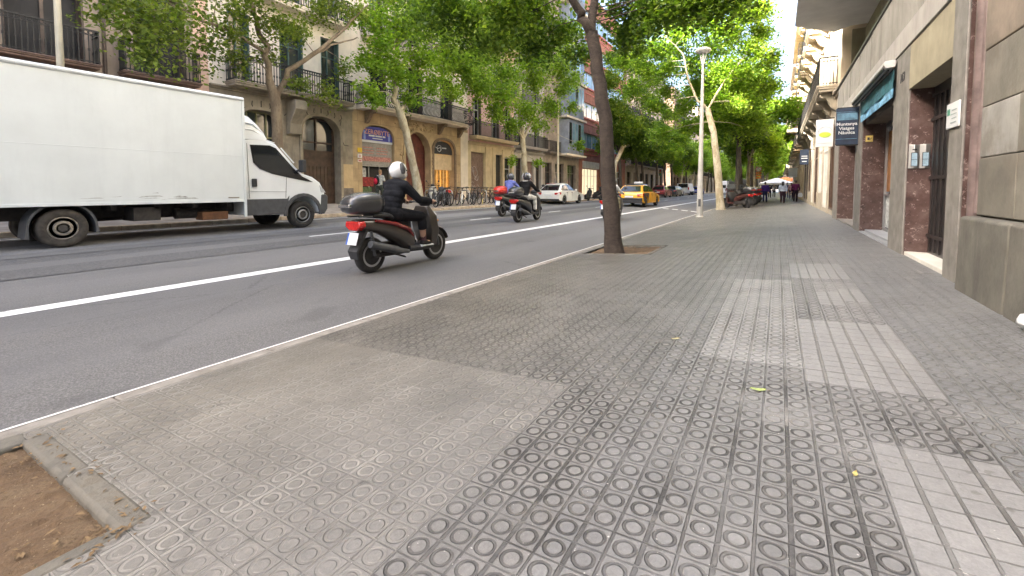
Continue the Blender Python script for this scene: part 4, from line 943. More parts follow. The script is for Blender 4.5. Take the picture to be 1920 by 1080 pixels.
# ---------------------------------------------------------------- vehicles
m_rub = mat('tyre_rubber', (.022, .021, .02), .85, var=.3, scale=12); m_rubd = mat('dusty_tyre', (.055, .048, .04), .9, var=.3, scale=8)
m_vwhite = mat('white_paint', (.75, .775, .77), .3, var=.03, scale=2, coat=.4); m_boxw = mat('white_grp_panel', (.70, .735, .72), .38, var=.035, scale=1.3, streak=.07)
m_pblk = mat('black_plastic', (.028, .029, .031), .55, var=.2, scale=12, bump=.1, bscale=200); m_gblk = mat('gloss_black', (.014, .014, .016), .22, var=.15, coat=.6)
m_dgrey = mat('dark_grey_plastic', (.065, .068, .072), .55, var=.15, scale=8); m_chas = mat('chassis', (.03, .026, .023), .8, var=.4, scale=6)
m_rim = mat('dirty_steel_rim', (.3, .27, .22), .55, metal=.5, var=.25, scale=10); m_rimd = mat('dark_rim', (.05, .045, .04), .6, var=.2); m_alloy = mat('alloy_rim', (.42, .42, .42), .35, metal=.8, var=.1)
m_cglass = glassmat('car_glass', (.02, .024, .027), .05, .7); m_red = mat('red_lens', (.5, .015, .012), .2, var=.2, scale=30, coat=.6); m_amber = mat('amber_lens', (.6, .22, .02), .25, coat=.5)
m_lens = mat('clear_lens', (.55, .56, .56), .15, coat=.8); m_plate = mat('number_plate', (.72, .74, .76), .45, var=.03); m_pblue = mat('plate_blue', (.05, .13, .45), .45)
m_chrome = mat('chrome', (.6, .6, .6), .15, metal=1., var=.02); m_seat = mat('black_vinyl', (.02, .02, .021), .5, var=.2, scale=30)

def arc(cy_, cz, r, a0, a1, n=10): return [(cy_+r*math.cos(a0+(a1-a0)*i/n), cz+r*math.sin(a0+(a1-a0)*i/n)) for i in range(n+1)]
def wheel(parent, x, y, z, r, w, rr, tyre=None, rim=None, spokes=0, side=1, hub=None, name='wheel'):
    """axis along x; side = +1 when the outer face looks to +x"""
    t = MB(); h = w/2
    prof = [(rr, -h*.8), (rr+.02, -h), (r-.035, -h), (r-.01, -h*.75), (r, -h*.4), (r, h*.4), (r-.01, h*.75), (r-.035, h), (rr+.02, h), (rr, h*.8)]
    t.lathe(prof, (x, y, z), 'x', 32); o = t.build(name, tyre or m_rub, parent, smooth=50)
    m = MB()
    if spokes:
        m.lathe([(rr, -h*.6), (rr+.003, h*.82), (rr-.03, h*.8), (rr-.035, -h*.5)], (x, y, z), 'x', 30)
        m.lathe([(.001, -h*.5), (rr*.24, -h*.5), (rr*.24, h*.7), (.001, h*.7)], (x, y, z), 'x', 16)
        for i in range(spokes):
            a = 2*math.pi*i/spokes+.3; m.bar((x+side*h*.5, y+rr*.2*math.cos(a), z+rr*.2*math.sin(a)), (x+side*h*.45, y+rr*.97*math.cos(a), z+rr*.97*math.sin(a)), rr*.2, h*.5, (1, 0, 0))
    else:
        s = side; m.lathe([(rr*1.0, s*h*.8), (rr*.93, s*h*.9), (rr*.84, s*h*.7), (rr*.68, s*h*.72), (rr*.6, s*h*.98), (rr*.46, s*h*1.0), (rr*.40, s*h*.7), (.001, s*h*.68)], (x, y, z), 'x', 30)
    m.build('rim', rim or m_rim, o, smooth=35)
    if not spokes:
        m = MB(); m.lathe([(rr*.34, side*h*.69), (rr*.31, side*h*.82), (.001, side*h*.84)], (x, y, z), 'x', 20); m.build('hub_cap', hub or m_rimd, o)
    return o

# ---- box truck
GT = gz(-11)+.0
t = thing('box_truck', 'white box truck with rounded wind deflector on its cab driving along the far lane', 'truck', (-12.07, 5.0, GT))
def TY(y): return y-5.0
x1 = 1.07
b = MB(); b.box(-x1, x1, TY(.62), TY(5.56), .80, 3.2); o = b.build('cargo_box', m_boxw, t, smooth=0, bevel=.02)
b = MB(); b.tube([(x1-.005, TY(.6), 3.22), (x1-.005, TY(5.57), 3.22)], .045, 10); b.tube([(-x1+.005, TY(.6), 3.22), (-x1+.005, TY(5.57), 3.22)], .045, 10); b.box(-x1+.01, x1-.01, TY(.62), TY(5.56), 3.201, 3.25); b.build('roof_rail', m_vwhite, o, smooth=40)
b = MB(); b.box(x1-.01, x1+.012, TY(.62), TY(5.56), .765, .82); b.box(x1-.03, x1+.014, TY(5.53), TY(5.59), .40, 3.22); b.box(x1-.01, x1+.004, TY(.62), TY(5.53), 1.855, 1.868); b.build('edge_rail', m_boxw, o, smooth=0, bevel=.004)
r = random.Random(17); m_sc = mat('scuff', (.42, .42, .39), .7, var=.3, scale=15)
b = MB()
for _ in range(16):
    y, z, L, h_ = r.uniform(2.6, 4.3), .845+abs(r.gauss(0, .06)), r.uniform(.08, .45), r.uniform(.004, .012); b.quad((x1+.0015, TY(y), z), (x1+.0015, TY(y+L), z+r.uniform(-.02, .03)), (x1+.0015, TY(y+L*.8), z+h_+.01), (x1+.0015, TY(y+L*.2), z+h_))
b.build('scuff', m_sc, o, smooth=0)
b = MB(); b.box(x1+.002, x1+.006, TY(5.18), TY(5.42), .86, .885); b.build('maker_plate', m_rim, o, smooth=0)
b = MB(); b.box(-.42, -.3, TY(.7), TY(5.6), .5, .78); b.box(.3, .42, TY(.7), TY(5.6), .5, .78)
for y in (1.2, 3.1, 3.8, 4.5, 5.2): b.box(-.95, .95, TY(y), TY(y+.09), .66, .785)
b.box(.35, .95, TY(3.45), TY(3.9), .42, .70); b.tube([(.55, TY(4.3), .52), (.55, TY(5.0), .52)], .12, 12); b.tube([(-.7, TY(2.42), .36), (.7, TY(2.42), .36)], .09, 10); b.ball((0, TY(2.42), .36), .2)
b.tube([(.1, TY(2.6), .45), (.1, TY(6), .5)], .05, 8); b.box(-.9, -.4, TY(3.2), TY(4.6), .4, .72); b.build('chassis', m_chas, t, smooth=30)
b = MB(); b.box(.55, .9, TY(4.7), TY(5.25), .36, .55); b.build('toolbox', mat('rust_brown_box', (.16, .07, .03), .7, var=.3), t, smooth=0, bevel=.02)
# mudguard arcs over the rear wheel
b = MB(); pr = arc(TY(2.42), .37, .47, R(0), R(180), 16); pi = arc(TY(2.42), .37, .435, R(180), R(0), 16); b.prism([(pr[0][0]+.02, .25)]+pr+[(pr[-1][0]-.02, .2)]+[(pi[0][0], .2)]+pi+[(pi[-1][0], .25)], .52, 1.02, 'x'); b.build('mudguard', m_dgrey, t, smooth=40)
for s in (1, -1):
    wheel(t, s*.9, TY(2.42), .36, .355, .2, .21, m_rubd, m_rim, 0, s); wheel(t, s*.66, TY(2.42), .36, .35, .19, .21, m_rubd, m_rimd, 0, s)
    wheel(t, s*.85, TY(7.12), .375, .37, .22, .22, m_rub, mat('wheel_cover', (.3, .3, .29), .45, metal=.4, var=.2), 0, s)
# cab
prof = [(TY(5.62), .42), (TY(5.62), 2.30), (TY(6.12), 2.33), (TY(6.42), 2.25), (TY(6.66), 1.99), (TY(6.95), 1.66), (TY(7.12), 1.50), (TY(7.42), 1.41), (TY(7.64), 1.26), (TY(7.75), 1.06), (TY(7.82), .80), (TY(7.80), .42)]
wa = arc(TY(7.12), .40, .47, R(0), R(180), 12)
poly = prof+[(wa[0][0], .40)]+wa[1:-1]+[(wa[-1][0], .40)]
b = MB()
def cab_ring(x, k):     # k pulls the top towards the middle line: a little tumblehome
    return [(x*(1-.07*max(0, (z-1.1)/1.2)*k), y, z) for y, z in poly]
b.loft([cab_ring(-.99, 1), cab_ring(.99, 1)]); cab = b.build('cab', m_vwhite, t, smooth=30, bevel=.05, seg=3)
class Side:
    def __init__(s, *a): s.a = a
    def build(s, *k, **kw): return [onside1(*s.a, sg).build(*k, **kw) for sg in (1, -1)]
def onside(pts, off, th=.012): return Side(pts, off, th)
def onside1(pts, off, th, sg):
    mb = MB(); f = lambda y, z, d: (.99*(1-.07*max(0, (z-1.1)/1.2))+d, y, z)
    for s in (sg,):
        a = [f(y, z, off) for y, z in pts]; c = [f(y, z, off-th) for y, z in pts]; n = len(pts)
        if s < 0: a = [(-x, y, z) for x, y, z in a]; c = [(-x, y, z) for x, y, z in c]
        mb._add(a+c, [tuple(range(n)), tuple(range(n, 2*n))[::-1]]+[(i, i+n, (i+1) % n+n, (i+1) % n) for i in range(n)])
    return mb
Y_ = lambda L: [(TY(y), z) for y, z in L]
onside(Y_([(5.77, 2.17), (6.26, 2.19), (6.42, 2.13), (6.86, 1.64), (7.1, 1.42), (7.42, 1.27), (7.2, 1.29), (6.7, 1.38), (6.29, 1.46), (5.98, 1.58), (5.83, 1.73)]), .004).build('window_surround', m_gblk, cab, smooth=0)
onside(Y_([(5.81, 2.13), (6.25, 2.15), (6.40, 2.09), (6.8, 1.66), (6.74, 1.47), (6.29, 1.51), (6.0, 1.62), (5.86, 1.76)]), .009).build('side_window', m_cglass, cab, smooth=0)
onside(Y_([(6.56, 2.16), (6.9, 1.78), (6.87, 1.76), (6.53, 2.14)]), .014).build('window_pillar', m_vwhite, cab, smooth=0)
onside(Y_([(5.63, .42), (5.63, .82), (6.66, .82), (6.72, .9), (6.66, .62), (6.64, .42)]), .012, .03).build('sill_cladding', m_dgrey, cab, smooth=0, bevel=.008)
wo_ = arc(TY(7.12), .40, .56, R(-5), R(185), 14); wi_ = arc(TY(7.12), .40, .468, R(185), R(-5), 14)
onside(wo_+wi_, .02, .05).build('arch_cladding', m_dgrey, cab, smooth=0, bevel=.008)
b = MB(); b.prism([(TY(7.6), .42), (TY(7.66), .92), (TY(7.8), .94), (TY(7.88), .86), (TY(7.86), .5), (TY(7.76), .36)], -.99, .995, 'x'); b.build('bumper', m_dgrey, cab, smooth=30, bevel=.03)
onside(Y_([(7.62, 1.18), (7.75, 1.05), (7.80, .97), (7.66, .98)]), .006, .02).build('headlight', m_lens, cab, smooth=0)
dl = MB()
for y0, z0, y1_, z1_ in ((5.70, .84, 5.70, 2.2), (6.62, .84, 6.66, 1.38), (5.70, 1.02, 6.64, 1.0)):
    f = lambda y, z: V((.993*(1-.07*max(0, (z-1.1)/1.2)), TY(y), z)); dl.bar(f(y0, z0), f(y1_, z1_), .007, .007)
dl.build('door_seam', m_dgrey, cab, smooth=0)
b = MB(); b.box(.965, 1.005, TY(5.77), TY(5.89), 1.13, 1.33); h_ = b.build('door_handle', m_pblk, cab, smooth=0, bevel=.015)
b = MB(); b.box(1.0, 1.2, TY(6.98), TY(7.1), 1.52, 1.86); b.bar((.93, TY(6.95), 1.55), (1.05, TY(7.02), 1.6), .06); b.box(-1.2, -1.0, TY(6.98), TY(7.1), 1.52, 1.86); b.build('mirror', m_pblk, cab, smooth=0, bevel=.04)
b = MB(); b.box(-.85, .85, TY(6.45), TY(6.47), 1.95, 2.2); b.v = [(-.8, TY(6.47), 2.22), (.8, TY(6.47), 2.22), (.84, TY(7.08), 1.55), (-.84, TY(7.08), 1.55)]; b.f = [(0, 1, 2, 3)]; b.mi = [0]; b.build('windscreen', m_cglass, cab, smooth=0, fix=False)
# wind deflector: rounded shell rising from the cab roof to the box
fp = [(5.60, 2.99), (5.78, 2.93), (5.97, 2.75), (6.1, 2.56), (6.17, 2.38)]
rings = []
for y, z in fp:
    rg = []; n = 16
    for i in range(n+1):
        a = math.pi*i/n; ca, sa = math.cos(a), math.sin(a)
        rg.append((.93*math.copysign(abs(ca)**.45, ca), TY(y)+.1*sa, 2.30+(z-2.30)*abs(sa)**.45))
    rings.append(rg)
b = MB(); b.loft(rings); fa = b.build('wind_deflector', m_vwhite, t, smooth=50)
b = MB()
for q in (.36, .58): b.tube([(.925, TY(5.6), 2.3+.7*q), (.93, TY(5.85), 2.3+.66*q), (.9, TY(6.08), 2.3+.36*q)], .018, 6)
b.build('rib', m_vwhite, fa)
b = MB(); b.box(-.9, .9, TY(5.64), TY(6.2), 2.31, 2.335); b.build('roof_gap', m_dgrey, t, smooth=0)
b = MB(); b.prism([(TY(6.1), 2.335), (TY(6.42), 2.262), (TY(6.45), 2.28), (TY(6.1), 2.37)], -.86, .86, 'x'); b.build('roof_visor', m_vwhite, t, smooth=0, bevel=.01)

# ---- scooters
def scooter(name, label, loc, rz=0, body=(.035, .033, .03), accent=None, topbox=True, box_col=None, group=None, plate=True, red_tail=True, detail=True, wheel_r=.27, windscreen=False, cover=False):
    t = thing(name, label, 'scooter', loc, rz, group)
    mb_ = mat('scooter_paint', body, .3, var=.12, scale=4, coat=.5); ma = mat('scooter_accent', accent, .3, coat=.4) if accent else mb_
    yr, yf, r = -.70, .77, wheel_r
    wheel(t, 0, yr, r, r, .13, r*.66, m_rub, m_alloy if detail else m_rimd, 5); wheel(t, 0, yf, r+.01, r+.01, .11, r*.7, m_rub, m_alloy if detail else m_rimd, 5)
    # rear body: loft along y of rounded sections
    def sect(y, zc, hw, hh, n=12, p=.7): return [(hw*math.copysign(abs(math.cos(2*math.pi*i/n))**p, math.cos(2*math.pi*i/n)), y, zc+hh*math.copysign(abs(math.sin(2*math.pi*i/n))**p, math.sin(2*math.pi*i/n))) for i in range(n)]
    b = MB(); b.loft([sect(-1.0, .79, .05, .03), sect(-.92, .75, .11, .08), sect(-.6, .70, .16, .11), sect(-.25, .60, .185, .17), sect(.02, .48, .17, .22), sect(.12, .42, .15, .18)]); b.build('rear_body', mb_, t, smooth=60)
    b = MB(); b.loft([sect(.0, .30, .17, .07), sect(.3, .28, .18, .06), sect(.55, .30, .18, .07), sect(.66, .38, .15, .1)]); b.build('footboard', mb_ if not accent else m_pblk, t, smooth=60)
    b = MB(); b.loft([[(x*.2, y, z) for x, y, z in ((-1, .60, .3), (0, .72, .3), (1, .60, .3), (.8, .52, .3), (-.8, .52, .3))], [(x*.26, y, z) for x, y, z in ((-1, .60, .55), (0, .86, .55), (1, .60, .55), (.85, .46, .55), (-.85, .46, .55))], [(x*.26, y, z) for x, y, z in ((-1, .55, .8), (0, .80, .8), (1, .55, .8), (.85, .40, .8), (-.85, .40, .8))], [(x*.15, y, z) for x, y, z in ((-1, .48, .98), (0, .62, .98), (1, .48, .98), (.8, .42, .98), (-.8, .42, .98))]]); b.build('front_shield', mb_, t, smooth=50, bevel=.015)
    b = MB(); b.loft([sect(-.72, .87, .12, .035), sect(-.45, .86, .15, .05), sect(-.3, .82, .15, .05), sect(-.15, .74, .14, .05), sect(.05, .69, .11, .05)]); b.build('seat', m_seat, t, smooth=60)
    if accent:
        b = MB()
        for s in (1, -1): b.tube([(s*.15, -.72, .80), (s*.18, -.35, .73), (s*.185, -.05, .62), (s*.15, .08, .5)], [.018, .03, .03, .015], 8)
        b.build('trim_stripe', ma, t)
    b = MB(); b.tube([(0, .48, .98), (0, .74, .42), (0, .77, .30)], [.04, .035, .03], 8)
    for s in (.09, -.09): b.tube([(s, .72, .52), (s, .77, r)], .025, 8)
    b.build('fork', m_dgrey, t)
    b = MB(); b.loft([[(.08*math.cos(a), .77+(r+.05)*math.cos(q), r+(r+.05)*math.sin(q)+.03*math.sin(a)) for a in (0, 1.05, 2.1, 3.14, 4.2, 5.2)] for q in [R(20+i*14) for i in range(9)]]); b.build('front_mudguard', mb_, t, smooth=60)
    b = MB(); b.tube([(-.33, .42, 1.04), (-.2, .50, 1.05), (0, .50, 1.02), (.2, .50, 1.05), (.33, .42, 1.04)], .018, 8); b.ball((0, .53, 1.04), (.13, .1, .08)); hb = b.build('handlebar', m_pblk, t)
    b = MB(); [b.tube([(s*.36, .40, 1.037), (s*.24, .47, 1.047)], .024, 8) for s in (1, -1)]; b.build('grip', m_rub, hb)
    for s in (1, -1):
        b = MB(); b.tube([(s*.22, .5, 1.06), (s*.32, .52, 1.2), (s*.36, .53, 1.24)], .008, 6); b.ball((s*.38, .53, 1.27), (.065, .015, .045), 12, 8); b.build('mirror', m_pblk, hb)
    b = MB(); b.ball((0, .72, .8), (.1, .06, .07), 12, 8); b.build('headlight', m_lens, t)
    b = MB()
    for s in (1, -1): b.ball((s*.16, .66, .72), (.035, .03, .025), 8, 6)
    b.build('indicator', m_amber, t)
    b = MB(); b.prism([(-.15, .80), (.15, .80), (.17, .72), (.08, .66), (-.08, .66), (-.17, .72)], -1.02, -.90, 'y'); b.build('tail_light', m_red if red_tail else m_pblk, t, smooth=30, bevel=.02)
    b = MB(); b.loft([[(-.09, -.85, .66), (.09, -.85, .66), (.09, -.8, .66), (-.09, -.8, .66)], [(-.1, -1.03, .36), (.1, -1.03, .36), (.1, -1.0, .36), (-.1, -1.0, .36)], [(-.08, -1.0, .24), (.08, -1.0, .24), (.08, -.97, .24), (-.08, -.97, .24)]]); b.build('rear_mudguard', m_pblk, t, smooth=30)
    if plate:
        b = MB(); b._add([(-.11, -1.005, .63), (.11, -1.005, .63), (.11, -1.055, .46), (-.11, -1.055, .46), (-.11, -.995, .63), (.11, -.995, .63), (.11, -1.045, .46), (-.11, -1.045, .46)], [(0, 1, 2, 3), (7, 6, 5, 4), (0, 4, 5, 1), (1, 5, 6, 2), (2, 6, 7, 3), (3, 7, 4, 0)]); p_ = b.build('number_plate', m_plate, t, smooth=0)
        b = MB(); b.quad((-.108, -1.009, .628), (-.075, -1.009, .628), (-.075, -1.059, .462), (-.108, -1.059, .462)); b.build('plate_band', m_pblue, p_, smooth=0, fix=False)
    b = MB(); b.tube([(.17, -.05, .26), (.17, -.3, .30), (.18, -.5, .36)], [.03, .055, .06], 10); b.tube([(.18, -.32, .31), (.19, -.86, .46)], [.065, .055], 12); b.build('exhaust', m_dgrey, t)
    b = MB(); b.box(-.2, -.06, -.72, .1, .22, .42); b.ball((-.17, -.62, .3), (.07, .16, .12)); b.tube([(.1, -.1, .26), (.12, -.7, .27)], .04, 8); b.bar((-.1, -.1, .2), (-.1, .15, .12), .03); b.build('engine', m_chas, t, smooth=40, bevel=.01)
    for s in (1, -1):
        b = MB(); b.tube([(s*.13, -.72, r), (s*.12, -.78, .64)], .022, 8)
        if detail:
            for i in range(8): b.torus((s*.125, -.745-i*.006, .36+i*.033), .033, .008, 'z', 10, 4)
        b.build('shock', m_dgrey, t)
    if topbox:
        mx = mat('top_box_shell', box_col or (.03, .031, .034), .3, var=.12, coat=.5)
        b = MB(); b.loft([sect(-1.14, 1.03, .08, .05), sect(-1.11, 1.03, .15, .10), sect(-1.03, 1.04, .185, .14), sect(-.88, 1.05, .2, .165), sect(-.68, 1.05, .2, .165), sect(-.56, 1.05, .18, .14), sect(-.51, 1.04, .12, .08)]); bx = b.build('top_box', mx, t, smooth=60)
        b = MB(); b.loft([sect(-1.12, 1.09, .11, .02), sect(-1.03, 1.12, .18, .06), sect(-.88, 1.135, .197, .088), sect(-.68, 1.14, .197, .088), sect(-.56, 1.12, .17, .06), sect(-.52, 1.09, .11, .03)]); b.build('lid', mat('grey_lid', (.10, .105, .11), .25, var=.1, coat=.7) if not box_col else mx, bx, smooth=60)
        b = MB(); b.box(-.12, .12, -1.165, -1.11, 1.0, 1.05); b.build('reflector', m_red if not detail else m_chrome, bx, smooth=0, bevel=.01)
    b = MB(); b.bar((-.12, -.75, .86), (-.12, -1.0, .87), .025); b.bar((.12, -.75, .86), (.12, -1.0, .87), .025); b.build('rack', m_dgrey, t)
    if windscreen:
        b = MB(); b.loft([[(-.2, .6, 1.0), (.2, .6, 1.0), (.2, .61, 1.0), (-.2, .61, 1.0)], [(-.2, .5, 1.38), (.2, .5, 1.38), (.2, .51, 1.38), (-.2, .51, 1.38)]]); b.build('windscreen', mat('smoked_screen', (.2, .22, .23), .1), t, smooth=0, bevel=.004)
    if cover:
        b = MB(); b.loft([sect(.25, .5, .2, .12), sect(.35, .68, .3, .2), sect(.5, .78, .3, .22), sect(.6, .8, .24, .16)]); b.build('leg_cover', m_seat, t, smooth=60)
    return t
def at_road(px, py, x):
    p = P(px, py, X=x); return (x, p.y, gz(x))
XS = -5.28
scooter('scooter', 'dark brown scooter with large top box ridden by the white helmeted rider', (XS, 5.15, gz(XS)), R(1), (.048, .040, .032), (.20, .012, .014))
X2, X3, X4 = -7.62, -9.4, -5.72
def ymid(px, py, px2, py2, x): return (P(px, py, X=x).y+P(px2, py2, X=x).y)/2
Y2 = ymid(968, 418, 1007, 412, X2)
scooter('scooter', 'black scooter with dark rounded top box ridden by the person in white trousers', (X2, Y2, gz(X2)), R(2), (.02, .02, .022), None, True, (.03, .032, .036))
Y3 = P(945, 406, X=X3).y+.55
scooter('scooter', 'black scooter with red tail bag ridden by the person in a blue shirt', (X3, Y3, gz(X3)), R(0), (.03, .03, .032), None, True, (.55, .03, .02))
Y4 = P(1140, 414, X=X4).y+.5
scooter('scooter', 'red tailed scooter half hidden by the leaning tree trunk', (X4, Y4, gz(X4)), R(-1), (.06, .06, .06), None, False)
# parked ones
spots = [((-2.25, 31.8), R(48), (.07, .022, .018), 'dark red scooter parked at an angle beside the pale plane trunk', True, True), ((-2.3, 34.0), R(44), (.03, .03, .034), 'black parked scooter second from the pale plane trunk', False, True), ((-2.15, 36.2), R(50), (.2, .2, .2), 'grey parked motor scooter third in the pavement row', False, False), ((-2.05, 38.6), R(46), (.04, .04, .045), 'dark parked scooter fourth in the row beside the purple shirted man', False, False), ((-2.2, 41.5), R(48), (.1, .1, .1), 'charcoal scooter fifth in the row parked on the pavement', True, False), ((-2.1, 44.5), R(50), (.12, .02, .02), 'dark maroon scooter farthest in the row parked on the pavement', False, False)]
for (x, y), rz_, col, lab, tb, cv in spots: 
    o_ = scooter('parked_scooter', lab, (x, y, gz(x)), rz_, col, None, True, None, 'scooters parked on the pavement', False, True, False, .27, True, cv); o_.scale = (1.12, 1.12, 1.15)
scooter('parked_scooter', 'black scooter parked on the far pavement past the white hatchback', (-13.0, P(1115, 366, X=-13).y, gz(-13.0)), R(75), (.03, .03, .03), None, True, None, None, False, True, False)
scooter('scooter', 'small red scooter seen beyond the tall lamp post', (-4.9, 56, gz(-4.9)), 0, (.3, .02, .02), (.4, .03, .02), False, None, None, True, True, False)

# ---- cars
def car(name, label, loc, rz=0, L=4.25, W=1.78, H=1.46, col=(.75, .76, .74), roof=None, rear='hatch', body2=None, tail=(.0, .0), cat='car', wr=.32, detail=True, rim=None):
    """y forward; body from a side profile with wheel arches, greenhouse on top"""
    t = thing(name, label, cat, loc, rz); mp = mat('car_paint', col, .28, var=.04, scale=2, coat=.6)
    yb, yf = -L/2, L/2; ax, af = yb+.78, yf-.86; zb = .92*H/1.46
    wr2 = wr+.06
    low = [(yb+.04, .32), (yb-.0, .45), (yb+.01, .62), (yb+.03, zb-.14), (yb+.10, zb-.03), (yb+.2, zb), (ax+.3, zb+.01), (0, zb-.01), (yf-1.3, zb-.03), (yf-.85, zb-.1), (yf-.25, .72), (yf-.04, .60), (yf, .48), (yf-.04, .28)]
    a1 = arc(af, wr, wr2, R(-12), R(192), 12); a2 = arc(ax, wr, wr2, R(-12), R(192), 12)
    poly = low+[(a1[0][0], .24)]+a1+[(a1[-1][0], .24), (a2[0][0], .24)]+a2+[(a2[-1][0], .26)]
    b = MB(); hw = W/2
    def ring(x): return [(x*(1-.05*max(0, (z-.6))/.4-.05*max(0, abs(y)-L/2+.5)/.5), y, z) for y, z in poly]
    b.loft([ring(-hw), ring(hw)]); body = b.build('body', mp, t, smooth=40, bevel=.05, seg=3)
    # greenhouse
    g0, g1 = (yb+.12 if rear == 'hatch' else yb+.45), yf-1.15; r0, r1 = (yb+.82 if rear == 'hatch' else yb+1.0), yf-2.12
    wb, wt = hw*.95, hw*.69; zt = H-.05
    def sec(y, z, w_): return [(-w_, y, z), (w_, y, z)]
    base = [(-wb*.93, g0, zb-.03), (wb*.93, g0, zb-.03), (wb, g0+.5, zb-.03), (wb, g1-.5, zb-.03), (wb*.86, g1, zb-.06), (-wb*.86, g1, zb-.06), (-wb, g1-.5, zb-.03), (-wb, g0+.5, zb-.03)]
    top = [(-wt*.95, r0, zt-.06), (wt*.95, r0, zt-.06), (wt, r0+.45, zt+.0), (wt, r1-.3, zt-.01), (wt*.93, r1, zt-.05), (-wt*.93, r1, zt-.05), (-wt, r1-.3, zt-.01), (-wt, r0+.45, zt+.0)]
    b = MB(); b.loft([base, top]); cab = b.build('cabin', mp, t, smooth=30, bevel=.04, seg=3)
    b = MB(); b.loft([[(x*1.035, y+(-.05 if y < 0 else .06), z-.075) for x, y, z in top] if roof else [(x*.99, y, z+.0) for x, y, z in top], [(x*.97, y+(.03 if y < 0 else -.03), z+.012) for x, y, z in top], [(x*.9, y*.9-.02, z+.035) for x, y, z in top], [(x*.6, y*.6-.05, z+.075) for x, y, z in top]]); b.build('roof', mat('roof_paint', roof, .3, coat=.5) if roof else mp, cab, smooth=50, bevel=.02)
    B_, T_ = [V(p) for p in base], [V(p) for p in top]
    def pane(i, j, u0, u1, v0, v1, name, m_, off=.012):
        def pt(u, v): return (B_[i].lerp(B_[j], u)).lerp(T_[i].lerp(T_[j], u), v)
        q = [pt(u0, v0), pt(u1, v0), pt(u1, v1), pt(u0, v1)]; n = (q[1]-q[0]).cross(q[3]-q[0]).normalized(); c = sum(q, V())/4
        if n.dot(V((c.x, c.y-(g0+g1)/2, .0))) < 0: n = -n
        mb = MB(); mb._add([p+n*off for p in q]+[p-n*.01 for p in q], [(0, 1, 2, 3), (7, 6, 5, 4), (0, 4, 5, 1), (1, 5, 6, 2), (2, 6, 7, 3), (3, 7, 4, 0)])
        return mb.build(name, m_, cab, smooth=0, bevel=.004)
    pane(0, 1, .06, .94, .14, .93, 'rear_window', m_cglass); pane(4, 5, .05, .95, .1, .93, 'windscreen', m_cglass)
    for i, j in ((2, 3), (7, 6)):
        pane(i, j, -.12, .44, .12, .9, 'side_window', m_cglass); pane(i, j, .48, 1.05, .12, .9, 'side_window', m_cglass)
    pane(1, 2, .35, .9, .2, .85, 'quarter_window', m_cglass); pane(0, 7, .35, .9, .2, .85, 'quarter_window', m_cglass)
    for s in (1, -1):
        wheel(t, s*(hw-.12), ax, wr, wr, .2, wr*.66, m_rub, rim or m_alloy, 6, s); wheel(t, s*(hw-.12), af, wr, wr, .2, wr*.66, m_rub, rim or m_alloy, 6, s)
        b = MB(); q = [(s*hw*.98, yb+.26, zb-.08), (s*hw*.93, yb+.05, zb-.09), (s*hw*.55, yb+.0, zb-.12), (s*hw*.58, yb-.01, zb-.24), (s*hw*.95, yb+.02, zb-.27), (s*hw*.995, yb+.22, zb-.2)]
        b._add([(x*1.004, y-.022, z) for x, y, z in q]+[(x*.93, y+.08, z) for x, y, z in q], [(0, 1, 2, 3, 4, 5), (11, 10, 9, 8, 7, 6)]+[(i, i+6, (i+1) % 6+6, (i+1) % 6) for i in range(6)]); b.build('tail_light', m_red, t, smooth=0, bevel=.008)
        b = MB(); b.ball((s*(hw+.1), g1-.65, zb+.06), (.1, .06, .065), 10, 6); b.build('mirror', mp if not body2 else mat('mirror_paint', body2, .3), t)
        b = MB(); b.ball((s*hw*.72, yf-.14, .64), (.18, .12, .07), 10, 6); b.build('headlight', m_lens, t)
    b = MB(); b.box(-hw*.9, hw*.9, yb-.012, yb+.2, .26, .40); b.box(-hw*.86, hw*.86, yf-.2, yf+.012, .25, .38); b.build('bumper', m_pblk, t, smooth=0, bevel=.03)
    b = MB(); b.box(-.26, .26, yb-.03, yb+.03, .60 if rear == 'hatch' else .44, .71 if rear == 'hatch' else .55); b.build('number_plate', m_plate, t, smooth=0, bevel=.004)
    b = MB()
    for s in (1, -1):
        for y in (-.02, 1.0, -.85): b.box(s*(hw*.985), s*(hw+.0008), y-.005, y+.005, .34, zb-.06)
        for y in (-.2, -.98): b.box(s*hw*.97, s*(hw+.006), y, y+.14, zb-.13, zb-.1)
    b.build('door_seam', m_dgrey, t, smooth=0)
    if body2:
        m2 = mat('second_paint', body2, .3, coat=.6); b = MB()
        b.box(-hw*.93, hw*.93, yb-.016, yb+.05, .40, .58); b.build('rear_panel', m2, t, smooth=0, bevel=.02)
        for s in (1, -1):
            b = MB(); b.prism([(yb+.18, .40), (yb+.2, zb-.05), (ax+.55, zb-.03), (ax+.5, .5), (ax+.42, .34)]+arc(ax, wr, wr2+.005, R(10), R(170), 10)+[(yb+.3, .34)], s*hw*.985, s*(hw+.004), 'x'); b.build('rear_wing', m2, t, smooth=0)
    return t
XG = -13.25; YG = P(1055, 383, X=XG+.9).y
XG = -12.25-.9
yg = (P(1056, 383, X=-12.25).y+P(1090, 380, X=-12.25).y)/2
gf = car('parked_car', 'white hatchback with red tail lights parked by the far kerb', (-12.25-.89, yg, gz(-12.25)-.02), 0, 4.2, 1.8, 1.46, (.78, .79, .76))
b = MB(); b.box(-.32, .32, -1.66, -1.44, 1.40, 1.425); b.build('brake_light', m_red, gf, smooth=0, bevel=.01)
XT = -7.15; yt = (P(1213, 388, X=XT).y+P(1233, 385.5, X=XT).y)/2-.15
tx = car('taxi', 'yellow and black taxi with black roof in the middle lane', (XT-.9, yt, gz(XT-.5)), 0, 4.5, 1.84, 1.47, (.78, .39, .01), (.03, .03, .032), 'hatch', (.02, .02, .022), cat='taxi')
